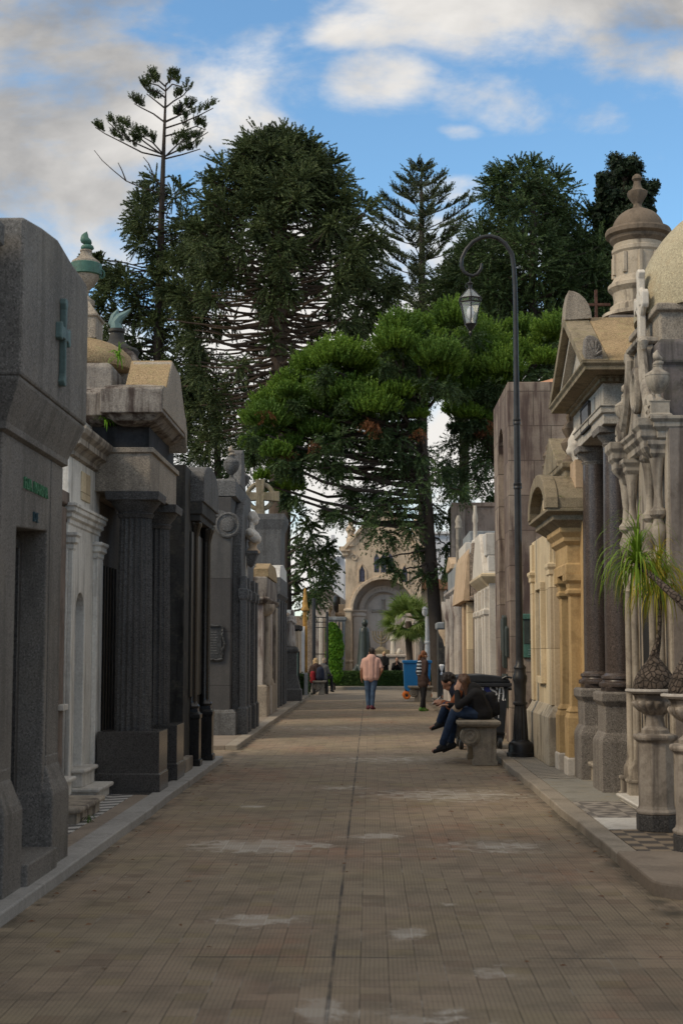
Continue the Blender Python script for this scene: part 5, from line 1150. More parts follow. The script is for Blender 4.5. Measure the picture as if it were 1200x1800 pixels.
# --- mint sign on the left
t = thing('mint_sign', 'pale mint green upright sign with vertical lettering, behind the statue pedestal', 'sign')
sx0, sx1 = X_(515, 50), X_(528.2, 50)
part(t, 'board', MB().box(sx0, sx1, 48.3, 48.36, .72, 1.58), 'mint', .01)
part(t, 'post', MB().box(sx1 + .002, sx1 + .05, 48.28, 48.38, .0, 1.6), 'iron', .006)
text('lettering', 'Noguera', .17, (sx0 + .125, 48.295, 1.22), (math.pi / 2, math.pi / 2, 0), 'dark_frieze', t, .003)
# ================================================================ figures
def rot2(p, a): return (p[0] * math.cos(a) - p[1] * math.sin(a), p[0] * math.sin(a) + p[1] * math.cos(a), p[2])
def cap(mb, p0, p1, r0, r1=None, n=10):
    r1 = r0 if r1 is None else r1
    mb.tube([p0, p1], [r0, r1], n); mb.sphere(p0, r0, n, 7); mb.sphere(p1, r1, n, 7); return mb
def chain(mb, pts, rads):
    for k in range(len(pts) - 1): cap(mb, pts[k], pts[k + 1], rads[k], rads[k + 1])
    return mb
def skin(name, mb, mt, parent, voxel=0.012, it=3):
    """overlapping volumes melted into one continuous surface"""
    o = mb.build(name, M[mt], None)
    r = o.modifiers.new('remesh', 'REMESH'); r.mode = 'VOXEL'; r.voxel_size = voxel
    s = o.modifiers.new('smooth', 'SMOOTH'); s.iterations = it; s.factor = 0.5
    bpy.context.view_layer.update()
    me = bpy.data.meshes.new_from_object(o.evaluated_get(bpy.context.evaluated_depsgraph_get()))
    old = o.data; o.modifiers.clear(); o.data = me; bpy.data.meshes.remove(old); me.name = name
    if not me.materials: me.materials.append(M[mt])
    me.polygons.foreach_set('use_smooth', [True] * len(me.polygons))
    o.parent = parent
    return o
V3 = Vector
STAND = dict(hd=(0, .02, 1.63), nk=(0, 0, 1.47), sl=(-.19, 0, 1.42), sr=(.19, 0, 1.42), el=(-.24, -.02, 1.13), er=(.24, -.02, 1.13), wl=(-.25, .05, .88), wr=(.25, .05, .88),
             hl=(-.095, 0, .92), hr=(.095, 0, .92), kl=(-.10, .02, .50), kr=(.10, .02, .50), al=(-.10, 0, .09), ar=(.10, 0, .09), face=(0, 1, 0))
def person(label, loc, yaw, J, scale=1.0, sk='skin', hair='hair_dark', top='black_cloth', sleeve=1.0, bottom='jeans', shoe='shoe_black', style='short', slim=1.0, belly=0.0, feet=True, coat=0.0, sleeve_mat=None, name='person', group=None):
    t = thing(name, label, 'person', group=group)
    J = dict(STAND, **J)
    def W(p):
        q = rot2((p[0] * scale, p[1] * scale, p[2] * scale), yaw); return V3((q[0] + loc[0], q[1] + loc[1], q[2] + loc[2]))
    j = {k: W(v) for k, v in J.items() if k not in ('face', 'fl', 'fr', 'toe')}
    s = scale
    fd = V3(rot2(J['face'], yaw)).normalized(); up0 = (j['hd'] - j['nk']).normalized()
    sd = fd.cross(V3((0, 0, 1))).normalized(); up = sd.cross(fd).normalized()
    bd = V3(rot2((0, 1, 0), yaw))
    B = MB()
    hd = j['hd']
    def ell(c, rx, ry, rz):                       # ellipsoid in the head's own axes
        m_ = MB().sphere((0, 0, 0), 1, 16, 12)
        B.add([tuple(c + sd * (v[0] * rx) + fd * (v[1] * ry) + up * (v[2] * rz)) for v in m_.v], m_.f)
    ell(hd + up * .02 * s, .074 * s, .095 * s, .098 * s)
    ell(hd - up * .055 * s + fd * .025 * s, .056 * s, .062 * s, .062 * s)
    cap(B, hd + fd * .09 * s + up * .005 * s, hd + fd * .105 * s - up * .03 * s, .009 * s, .016 * s)
    ell(hd + fd * .082 * s - up * .068 * s, .026 * s, .012 * s, .012 * s)
    for q in (-1, 1):
        ell(hd + sd * .078 * s * q - fd * .005 * s - up * .012 * s, .012 * s, .024 * s, .034 * s)
        ell(hd + sd * .032 * s * q + fd * .079 * s + up * .022 * s, .02 * s, .012 * s, .007 * s)
    cap(B, hd - up * .06 * s - fd * .015 * s, j['nk'], .052 * s, .06 * s)
    pel = (j['hl'] + j['hr']) / 2; nk = j['nk']
    def torso(mb, e):
        for a, b in (('sl', 'hl'), ('sr', 'hr')):
            m1 = j[a].lerp(nk, .35) - (nk - pel).normalized() * .06 * s
            w_ = m1.lerp(j[b], .62)
            chain(mb, [m1, w_, j[b]], [(.10 * slim + e) * s, (.096 * slim + e + belly * .5) * s, (.105 * slim + e) * s])
        cap(mb, j['sl'].lerp(j['sr'], .08), j['sl'].lerp(j['sr'], .92), (.062 + e) * s)
        cap(mb, nk - (nk - pel).normalized() * .02 * s, pel, (.118 * slim + e) * s, (.13 * slim + e) * s)
        cap(mb, j['hl'], j['hr'], (.112 * slim + e) * s)
        if belly: cap(mb, pel + (nk - pel) * .35 + bd * .07 * s, pel + (nk - pel) * .12 + bd * .06 * s, (.11 + belly) * s)
    torso(B, 0)
    for q in 'lr':
        chain(B, [j['s' + q], j['e' + q], j['w' + q]], [.05 * s, .041 * s, .029 * s])
        chain(B, [j['h' + q], j['k' + q], j['a' + q]], [.082 * s * slim, .055 * s, .04 * s])
        # hand: palm, four fingers of unequal length with a bend, thumb from the side
        w = j['w' + q]; d = (w - j['e' + q]).normalized()
        h = J.get('f' + q)
        if h: d = V3(rot2(h, yaw)).normalized()
        acr = d.cross(bd if abs(d.dot(bd)) < .8 else V3((0, 0, 1))).normalized() * 1
        nrm = d.cross(acr).normalized()
        acr = bd - d * bd.dot(d)
        acr = acr.normalized() if acr.length > .2 else sd
        nrm = d.cross(acr).normalized()
        if nrm.dot(pel - w) < 0: nrm = -nrm
        palm = w + d * .055 * s
        for k in range(4):
            o_ = acr * (k - 1.5) * .019 * s
            cap(B, w + d * .01 * s + o_ * .7, w + d * .085 * s + o_, .016 * s, .0135 * s, 8)
            L_ = (.062, .074, .07, .054)[3 - k] * s
            f0 = w + d * .085 * s + o_; f1 = f0 + d * L_ * .55 + nrm * L_ * .2; f2 = f1 + d * L_ * .38 + nrm * L_ * .42
            chain(B, [f0, f1, f2], [.0112 * s, .0105 * s, .0095 * s])
        th = w + d * .03 * s + acr * .035 * s
        chain(B, [w + d * .02 * s + acr * .012 * s, th, th + d * .04 * s + acr * .018 * s + nrm * .015 * s, th + d * .062 * s + acr * .012 * s + nrm * .03 * s], [.016 * s, .0145 * s, .012 * s, .0105 * s])
        if feet:
            tv = J.get('toe', {}).get(q, (0, 1, -.12)); tv = V3(rot2(tv, yaw)).normalized()
            cap(B, j['a' + q] - V3((0, 0, .03)) * s, j['a' + q] + tv * .13 * s - V3((0, 0, .045)) * s, .036 * s, .028 * s)
    skin('body', B, sk, t, .0105 * s, 2)
    # clothes
    Tm = MB(); torso(Tm, .016)
    if coat:
        cap(Tm, j['hl'], j['hl'].lerp(j['kl'], coat) , .115 * s * slim, .135 * s * slim); cap(Tm, j['hr'], j['hr'].lerp(j['kr'], coat), .115 * s * slim, .135 * s * slim)
        cap(Tm, pel, pel + (j['kl'] + j['kr'] - j['hl'] - j['hr']) / 2 * coat, .12 * s, .14 * s)
    Sm = Tm if not sleeve_mat else MB()
    for q in 'lr':
        a, b, c = j['s' + q], j['e' + q], j['w' + q]
        if sleeve <= .5: cap(Sm, a, a.lerp(b, sleeve * 2 * .95), .068 * s, .066 * s)
        else: chain(Sm, [a, b, b.lerp(c, (sleeve - .5) * 2 * .97)], [.066 * s, .056 * s, .046 * s])
    skin('top', Tm, top, t, .012 * s, 3)
    if sleeve_mat: skin('sleeves', Sm, sleeve_mat, t, .012 * s, 2)
    if bottom:
        Bm = MB()
        for q in 'lr':
            fl = .055 if style != 'shorts' else .05
            chain(Bm, [j['h' + q], j['k' + q], j['a' + q].lerp(j['k' + q], .08)], [.104 * s * slim, .072 * s, fl * s])
        cap(Bm, j['hl'], j['hr'], .112 * s * slim); cap(Bm, pel, pel + (nk - pel) * .12, .115 * s * slim, .11 * s * slim)
        skin('trousers', Bm, bottom, t, .012 * s, 3)
    if feet:
        for q in 'lr':
            tv = J.get('toe', {}).get(q, (0, 1, -.12)); tv = V3(rot2(tv, yaw)).normalized()
            Sh = MB(); a = j['a' + q]
            dn = V3((0, 0, -1)) if abs(tv.z) < .6 else bd
            cap(Sh, a + dn * .045 * s - tv * .05 * s, a + tv * .11 * s + dn * .055 * s, .044 * s, .036 * s)
            cap(Sh, a - tv * .02 * s, a + tv * .05 * s + dn * .04 * s, .046 * s, .042 * s)
            sh = skin('shoe', Sh, shoe, t, .011 * s, 2)
            Sl = MB(); cap(Sl, a + dn * .075 * s - tv * .055 * s, a + tv * .12 * s + dn * .078 * s, .016 * s, .014 * s)
            for v in range(len(Sl.v)): pass
            so = skin('sole', Sl, 'white_cloth' if shoe != 'shoe_black' else 'shoe_black', None, .009 * s, 1); so.parent = sh
    Hm = MB(); B = Hm
    if style == 'bald': return t, j
    ell(hd + up * .037 * s - fd * .016 * s, .083 * s, .098 * s, .095 * s)
    ell(hd - fd * .045 * s - up * .02 * s, .074 * s, .058 * s, .07 * s)
    rr = random.Random(int(loc[0] * 1000))
    for k in range(26):
        a = rr.uniform(0, 6.28); e_ = rr.uniform(.1, 1.4)
        p = hd + up * (.045 + .085 * math.sin(e_)) * s - fd * (.02 + .07 * math.cos(e_) * math.sin(a)) * s + sd * .074 * math.cos(e_) * math.cos(a) * s
        B.sphere(p, rr.uniform(.016, .03) * s, 7, 5)
    if style == 'ponytail':
        chain(B, [hd - fd * .09 * s + up * .02 * s, hd - fd * .15 * s - up * .02 * s, hd - fd * .17 * s - up * .12 * s, hd - fd * .15 * s - up * .24 * s], [.03 * s, .042 * s, .045 * s, .012 * s])
    if style == 'long':
        gd = V3((0, 0, -1))
        for q in np.linspace(-1, 1, 7):
            b0 = hd + sd * .07 * q * s + up * .03 * s - fd * .04 * s * (1.4 - abs(q))
            chain(B, [b0, b0 + gd * .14 * s - fd * .03 * s, b0 + gd * .27 * s - fd * .05 * s + sd * .01 * q * s, b0 + gd * .38 * s - fd * .055 * s], [.045 * s, .042 * s, .036 * s, .01 * s])
    if style == 'curly':
        for k in range(30):
            a = rr.uniform(0, 6.28); e_ = rr.uniform(-.3, 1.5)
            B.sphere(hd + up * (.03 + .105 * math.sin(e_)) * s - fd * (.03 + .09 * math.cos(e_) * math.sin(a)) * s + sd * .095 * math.cos(e_) * math.cos(a) * s, rr.uniform(.022, .036) * s, 7, 5)
    if style != 'none': skin('hair', Hm, hair, t, .011 * s, 1)
    return t, j

# --- standing man in a pink shirt, seen from behind
x, y = onG(652, 1247)
person('man with his back turned in a pink shirt and blue jeans, hand on hip', (x, y, 0), R(3),
       dict(hl=(-.10, .0, .92), hr=(.095, 0, .93), kl=(-.10, .03, .50), kr=(.055, .0, .50), al=(-.085, -.01, .09), ar=(.035, -.03, .09), sl=(-.205, 0, 1.40), sr=(.205, 0, 1.41), el=(-.275, .0, 1.12), wl=(-.275, .06, .90),
            er=(.315, -.06, 1.13), wr=(.225, .03, .93), hd=(.02, .03, 1.63), fr=(-.6, .7, -.5), face=(-.15, 1, .02), nk=(.01, 0, 1.47), toe={'l': (-.2, 1, -.1), 'r': (.6, .9, -.1)}),
       .965, 'skin_tan', 'hair_dark', 'pink_cloth', .36, 'jeans', 'shoe_red', slim=1.13, belly=.03)
# --- woman with a ponytail
x, y = onG(743, 1250)
tw, jw = person('woman standing in profile with a reddish ponytail, brown coat and striped back panel', (x, y, 0), R(-62),
       dict(hl=(-.085, 0, .90), hr=(.085, 0, .90), kl=(-.09, .05, .49), kr=(.10, -.02, .49), al=(-.10, .10, .09), ar=(.12, -.12, .09), el=(-.22, -.05, 1.12), wl=(-.20, .05, .88), er=(.22, -.06, 1.12), wr=(.19, .08, .86), hd=(0, .05, 1.61)),
       .925, 'skin', 'hair_auburn', 'brown_cloth', 1.0, 'black_cloth', 'shoe_green', 'ponytail', slim=.92, coat=.30)
bp = MB()
b1, b2 = jw['nk'].lerp((jw['hl'] + jw['hr']) / 2, .15), jw['nk'].lerp((jw['hl'] + jw['hr']) / 2, .62)
bdv = V3(rot2((0, 1, 0), R(-62)))
o_ = thing('striped_pack', 'blue and white striped cloth bag worn on the back of the woman with the ponytail', 'bag')
mbp = MB(); cap(mbp, b1 - bdv * .075, b2 - bdv * .085, .095, .10); cap(mbp, b1 + bdv * .05, b2 + bdv * .06, .095, .09)
skin('bag', mbp, 'stripe_cloth', o_, .012, 3)
o_ = thing('white_bag', 'white cloth bag hanging at the side of the woman with the ponytail', 'bag')
part(o_, 'bag', MB().prism([(jw['wl'].x + .0, .55), (jw['wl'].x + .14, .57), (jw['wl'].x + .12, .98), (jw['wl'].x + .03, 1.0)], 'y', jw['wl'].y + .1, jw['wl'].y + .2), 'white_cloth', .03)

# --- couple on the near bench
zs = .625
SEATW0 = dict(hl=(-.09, .0, .09), hr=(.09, 0, .09), kl=(-.10, .40, .13), kr=(.08, .41, .10), al=(-.02, .36, -.40), ar=(.10, .30, -.32), toe={'l': (0, 1, -.25), 'r': (0, 1, -.4)},
             nk=(0, .17, .55), sl=(-.165, .15, .51), sr=(.165, .15, .51), hd=(.0, .27, .665), face=(0, 1, -.32), el=(-.18, .34, .30), wl=(-.10, .44, .47), er=(.20, .30, .25), wr=(.10, .46, .24), fl=(.3, .3, .9), fr=(0, 1, .1))
SEATW = dict(SEATW0, nk=(0, .15, .42), sl=(-.175, .12, .37), sr=(.175, .12, .37), hd=(.0, .265, .525), face=(0, 1, -.45), el=(-.18, .36, .20), wl=(-.08, .37, .40), fl=(.2, -.2, .95), er=(.22, .30, .17), wr=(.10, .48, .20), kl=(-.10, .42, .10), kr=(.08, .40, .12), al=(-.02, .60, -.38), ar=(.10, .46, -.36))
hx, hy = X_(846, 20.75), 20.75
person('woman in black with long brown hair leaning forward on the carved bench', (hx, hy, zs), R(90), dict(SEATW),
       .98, 'skin', 'hair_brown', 'black_cloth', 1.0, 'jeans_dark', 'shoe_black', 'long', slim=1.12)
kn = thing('shopping_bag', 'tan cloth bundle resting on the knees of the woman in black', 'bag')
mk = MB(); cap(mk, (hx - .36, hy - .12, zs + .16), (hx - .42, hy - .02, zs + .10), .075, .06); skin('bag', mk, 'tan_cloth', kn, .012, 3)
hx2 = X_(806, 21.35)
person('young man with curly dark hair bending over a phone beside the woman in black', (hx2 + .20, 21.35, zs), R(92),
       dict(SEATW, kl=(-.10, .40, .18), kr=(.10, .40, .12), al=(.0, .50, -.07), ar=(.12, .34, -.36), nk=(0, .24, .42), sl=(-.18, .20, .38), sr=(.18, .20, .38), hd=(.0, .36, .51), face=(0, 1, -.75), el=(-.2, .34, .16), wl=(-.06, .44, .22), er=(.21, .28, .17), wr=(.07, .44, .2), fl=(.2, .9, .2), fr=(-.2, .9, .2), toe={'l': (-.2, 1, -.3), 'r': (0, 1, -.2)}),
       1.0, 'skin_tan', 'hair_dark', 'navy_cloth', 1.0, 'jeans_dark', 'shoe_black', 'curly', sleeve_mat='rust_cloth')
ph = thing('phone', 'pale phone held in the hands of the young man on the near bench', 'phone')
part(ph, 'phone', MB().box(-.04, .04, -.006, .006, -.075, .075), 'white_cloth', .004)
ph.children[0].rotation_euler = (R(50), R(8), R(92)); ph.children[0].location = (hx2 + .20 - .54, 21.35, zs + .25)
bk = thing('backpack', 'black backpack lying on the bench behind the woman in black', 'backpack')
mk = MB(); cap(mk, (hx + .12, hy + .12, zs + .12), (hx + .13, hy + .14, zs + .30), .115, .095); cap(mk, (hx + .21, hy + .1, zs + .10), (hx + .21, hy + .1, zs + .22), .06, .05)
skin('bag', mk, 'black_cloth', bk, .014, 3)

# --- couple with backpacks on the far left bench
SEATB = dict(hl=(-.09, .0, .09), hr=(.09, 0, .09), kl=(-.12, .40, .12), kr=(.12, .41, .12), al=(-.14, .42, -.38), ar=(.16, .40, -.38), nk=(0, .06, .58), sl=(-.185, .04, .53), sr=(.185, .04, .53), hd=(0, .12, .74), el=(-.26, .10, .28), wl=(-.15, .32, .20), er=(.26, .10, .28), wr=(.15, .32, .2))
for px, yy, yw, lab, hr_, tp, st in ((556, 53.3, 20, 'person with long fair hair and a brown top seated with back turned', 'hair_blond', 'brown_cloth', 'long'),
                                  (567, 53.9, -35, 'person in a grey top and pale cap seated with back turned', 'tan_cloth', 'grey_cloth', 'short')):
    person(lab, (X_(px, yy), yy, .52), R(yw), SEATB, .95, 'skin', hr_, tp, 1.0, 'black_cloth', 'shoe_black', st)
for px, yy, zz, r, mt_, lab in ((563, 53.05, .78, .17, 'navy_cloth', 'navy backpack worn by the seated person in the grey top'), (549.5, 53.1, .66, .12, 'red_cloth', 'dark red bag beside the seated person with long fair hair')):
    bk = thing('backpack', lab, 'backpack')
    mk = MB(); xx = X_(px, yy); cap(mk, (xx, yy, zz - .12), (xx, yy, zz + .12), r, r * .85); skin('bag', mk, mt_, bk, .016, 3)

# --- people behind the hedge
person('blonde woman in a black coat standing behind the clipped hedge', (X_(675, 64.5), 64.5, 0), R(165), dict(el=(-.22, .06, 1.14), er=(.22, .06, 1.14), wl=(-.06, .2, 1.05), wr=(.06, .2, 1.0)), .90, 'skin', 'hair_blond', 'black_cloth', 1.0, 'black_cloth', 'shoe_black', 'curly', coat=.4)
person('person in dark clothes seated behind the hedge with hands raised near the chin', (X_(698, 65), 65, .50), R(172), dict(SEATB, el=(-.22, .2, .30), er=(.22, .2, .30), wl=(-.05, .26, .50), wr=(.05, .26, .46), fl=(.3, .2, .9), fr=(-.3, .2, .9)), .98, 'skin', 'hair_dark', 'black_cloth', 1.0, 'grey_cloth', 'shoe_black', 'short')
person('dark haired person behind the hedge mostly hidden by the man in pink', (X_(657, 64), 64, 0), R(190), {}, .93, 'skin', 'hair_dark', 'navy_cloth', 1.0, 'black_cloth', 'shoe_black', 'short')
b_ = thing('park_bench', 'low grey bench behind the hedge under the seated dark clothed person', 'bench')
part(b_, 'seat', MB().box(X_(698, 65) - .5, X_(698, 65) + .5, 64.85, 65.3, .42, .5), 'slate', .01)
for s_ in (-.4, .4): part(b_, 'leg', MB().box(X_(698, 65) + s_ - .05, X_(698, 65) + s_ + .05, 64.9, 65.25, 0, .42), 'slate', .01)

# ---------------------------------------------------------------- statues and bust
def statue_cloth(mb, base, h, r, rr, lean=0.0):
    for k in range(10):
        a = rr.uniform(0, 6.28); r0 = r * rr.uniform(.75, 1.0); t0 = rr.uniform(.0, .2); t1 = rr.uniform(.45, .8)
        cap(mb, (base[0] + math.cos(a) * r0, base[1] + math.sin(a) * r0 * .8, base[2] + h * t0 + r * .2), (base[0] + math.cos(a + .3) * r0 * .7, base[1] + math.sin(a + .3) * r0 * .55, base[2] + h * t1), r * .16, r * .2, 7)
def draped(mb, c, h, rr, bow=0.0):
    """standing robed figure of height h at c"""
    k = h / 1.75
    mb.lathe(c, [(.24 * k, 0), (.25 * k, .1 * k), (.21 * k, .5 * k), (.18 * k, .85 * k), (.17 * k, 1.0 * k), (.19 * k, 1.2 * k), (.17 * k, 1.38 * k), (.07 * k, 1.46 * k)], 16)
    statue_cloth(mb, c, h, .23 * k, rr)
    mb.sphere((c[0] + bow, c[1] - .04 * k, c[2] + 1.6 * k), (.085 * k, .10 * k, .125 * k), 12, 9)
    cap(mb, (c[0], c[1], c[2] + 1.4 * k), (c[0] + bow * .6, c[1], c[2] + 1.52 * k), .055 * k)
    for q in (-1, 1): chain(mb, [(c[0] + q * .17 * k, c[1], c[2] + 1.35 * k), (c[0] + q * .22 * k, c[1] - .1 * k, c[2] + 1.08 * k), (c[0] + q * .05 * k, c[1] - .2 * k, c[2] + 1.2 * k)], [.07 * k, .06 * k, .045 * k])
rr = random.Random(21)
t = thing('robed_statue', 'pale weathered stone statue of a robed figure on a dark pedestal, left of the path', 'statue')
zt = Z_(1137, 44.5); sx = X_(511, 44.5)
mb = MB(); draped(mb, (sx, 44.5, zt), 1.18, rr, .05); skin('figure', mb, 'pale_stone', t, .016, 2)
part(t, 'pedestal', MB().rings(sx - .19, sx + .19, 44.3, 44.7, [(.16, .08), (.16, .42), (.11, .46), (.09, .56), (.03, .78), (.0, .9), (0, zt - .20), (.05, zt - .14), (.05, zt - .08), (0, zt)]), 'grey_granite', .01)
t = thing('bronze_statue', 'tall dark bronze statue of a cloaked figure in front of the chapel arch', 'statue')
mb = MB(); cx = X_(640, 66); zt = .62
mb.lathe((cx, 66, zt), [(.40, 0), (.36, .4), (.30, 1.0), (.26, 1.6), (.24, 1.9), (.20, 2.05), (.08, 2.14)], 14)
statue_cloth(mb, (cx, 66, zt), 2.1, .34, rr); mb.sphere((cx + .03, 65.95, zt + 2.28), (.15, .17, .21), 12, 9); cap(mb, (cx, 66, zt + 2.0), (cx + .02, 66, zt + 2.2), .09)
cap(mb, (cx - .3, 65.9, zt + .3), (cx - .42, 65.8, zt + .05), .12, .16)
skin('figure', mb, 'bronze_dark', t, .026, 2)
part(t, 'base', MB().box(cx - .5, cx + .5, 65.5, 66.5, 0, .62), 'slate', .02)
t = thing('white_statue', 'white marble statue of a bowed robed woman on a wide low pedestal', 'statue')
mb = MB(); cx = X_(691, 68); zt = Z_(1150, 68)
draped(mb, (cx, 68, zt), Z_(1110, 68) - zt, rr, .06); skin('figure', mb, 'white_stone', t, .02, 2)
mb = MB(); mb.sphere((cx + .28, 67.9, zt + .12), (.12, .12, .16), 10, 8); cap(mb, (cx + .2, 67.9, zt + .05), (cx + .4, 67.9, zt + .06), .08); skin('small_figure', mb, 'white_stone', t, .02, 2)
part(t, 'pedestal', MB().rings(X_(664, 68), X_(711, 68), 67.5, 68.6, [(0, 0), (0, zt - .16), (.08, zt - .12), (.08, zt - .02), (0, zt)]), 'chapel_grey', .02)
t = thing('menorah', 'bronze seven branched candelabrum on a stepped base before the chapel arch', 'candelabrum')
cx, yy = X_(669.5, 71), 71.0; z0, z1, z2 = Z_(1154, yy), Z_(1137, yy), Z_(1109, yy)
part(t, 'base', MB().rings(cx - .12, cx + .12, yy - .1, yy + .1, [(.46, 0), (.46, z0), (.42, z0), (.42, z0 + .14), (.3, z0 + .15), (.3, z0 + .32), (.14, z0 + .34), (.14, z1 - .12), (0, z1)]), 'moss_stone', .01)
part(t, 'stem', MB().tube([(cx, yy, z1), (cx, yy, z2)], .045, 8), 'moss_stone', 0, True)
for r in (.15, .28, .41):
    part(t, 'branch', MB().tube([(cx + r * math.cos(a), yy, z2 - .02 - .05 + r * math.sin(a) * 1.15 - .0) for a in ()] + [(cx - r, yy, z2)] + [(cx + r * math.cos(a), yy, z2 - .12 + r * math.sin(a) * 1.2) for a in np.linspace(math.pi, 2 * math.pi, 15)] + [(cx + r, yy, z2)], .036, 8), 'moss_stone', 0, True)
t = thing('marble_bust', 'white marble bust of a man on the bracket of the scroll tomb', 'bust')
bx, by, bz0 = -2.27, 27.55, 3.50
mb = MB()
mb.sphere((bx + .0, by, bz0 + .70), (.105, .085, .125), 16, 12); mb.sphere((bx + .045, by, bz0 + .625), (.07, .062, .075), 12, 9)
cap(mb, (bx + .10, by, bz0 + .70), (bx + .125, by, bz0 + .665), .012, .018, 8); cap(mb, (bx + .095, by - .02, bz0 + .615), (bx + .095, by + .02, bz0 + .615), .014, None, 8)
for q in (-1, 1): mb.sphere((bx - .01, by + q * .085, bz0 + .68), (.025, .014, .036), 8, 6)
cap(mb, (bx - .02, by, bz0 + .62), (bx - .03, by, bz0 + .47), .056, .066); cap(mb, (bx - .03, by - .20, bz0 + .38), (bx - .03, by + .20, bz0 + .38), .075)
cap(mb, (bx - .06, by - .1, bz0 + .38), (bx + .06, by - .09, bz0 + .28), .10, .105); cap(mb, (bx - .06, by + .1, bz0 + .38), (bx + .06, by + .09, bz0 + .28), .10, .105); cap(mb, (bx - .03, by, bz0 + .34), (bx + .03, by, bz0 + .23), .11, .085)
cap(mb, (bx - .04, by - .06, bz0 + .50), (bx + .11, by, bz0 + .36), .03, .025, 8); cap(mb, (bx - .04, by + .06, bz0 + .50), (bx + .11, by, bz0 + .36), .03, .025, 8)
skin('figure', mb, 'white_stone', t, .011, 2)
part(t, 'socle', MB().lathe((bx, by, bz0), [(.14, 0), (.14, .04), (.10, .07), (.075, .12), (.085, .17), (.10, .22)], 20), 'tan_trim', 0, True)
t = thing('marble_figure', 'white marble sculpture on the roof of the cream tomb, beside the pediment', 'statue')
mb = MB(); sx, sy, sz = 2.72, 17.75, 4.0
chain(mb, [(sx - .05, sy, sz), (sx - .08, sy, sz + .2), (sx, sy, sz + .42), (sx + .02, sy, sz + .55)], [.13, .16, .12, .05]); mb.sphere((sx + .03, sy, sz + .66), (.075, .08, .10), 12, 9)
cap(mb, (sx + .1, sy - .05, sz + .45), (sx - .14, sy - .1, sz + .18), .06, .05); cap(mb, (sx - .1, sy, sz + .3), (sx - .2, sy, sz + .1), .06)
skin('figure', mb, 'white_stone', t, .014, 2)
part(t, 'socle', MB().rings(sx - .12, sx + .12, sy - .12, sy + .12, [(.02, sz - .02), (.02, sz + .03), (-.03, sz + .06), (-.03, sz + .10), (.0, sz + .13)]), 'marble', .006)

# ================================================================ chapel
t = tomb('chapel', 'pinkish stone chapel with a steep gable over a deep round arch', 'chapel', 0, 76)
CY = 75.0
xl, xr, xm = X_(607, CY), X_(741, CY), X_(674, CY)
ze, za = Z_(962, CY), Z_(884, CY)
zsp, ra = Z_(1072, CY), 1.62
out = [(xl, 0), (xl, ze), (xm, za), (xr, ze), (xr, 0), (xm + ra, 0), (xm + ra, zsp)] + arc(xm, zsp, ra, 0, 180, 24)[1:] + [(xm - ra, 0)]
part(t, 'facade', MB().prism(out, 'y', CY, CY + .9), 'chapel', .03)
part(t, 'side_wall', MB().box(xl + .1, xl + .5, CY + .9, CY + 9, 0, ze - .2), 'chapel', .02)
part(t, 'side_wall', MB().box(xr - .5, xr - .1, CY + .9, CY + 9, 0, ze - .2), 'chapel', .02)
part(t, 'roof', MB().prism([(xl, ze - .3), (xm, za - .25), (xr, ze - .3)], 'y', CY + .95, CY + 9), 'slate', .02)
part(t, 'arch_wall', MB().box(xl + .2, xr - .2, CY + .88, CY + 1.0, 0, zsp + ra + .1), 'chapel_grey', 0)
rg = arc(xm, zsp, ra + .17, 0, 180, 24) + arc(xm, zsp, ra - .02, 180, 0, 24)
part(t, 'arch_moulding', MB().prism(rg, 'y', CY - .14, CY + .05), 'chapel', .03)
rg = arc(xm, zsp, 1.30, 0, 180, 24) + arc(xm, zsp, 1.0, 180, 0, 24)
part(t, 'inner_arch', MB().prism(rg, 'y', CY + .72, CY + .88), 'chapel_grey', .02)
rg = arc(xm, zsp, 1.0, 0, 180, 24) + arc(xm, zsp, .95, 180, 0, 24)
part(t, 'inner_moulding', MB().prism(rg, 'y', CY + .66, CY + .8), 'chapel_relief', 0)
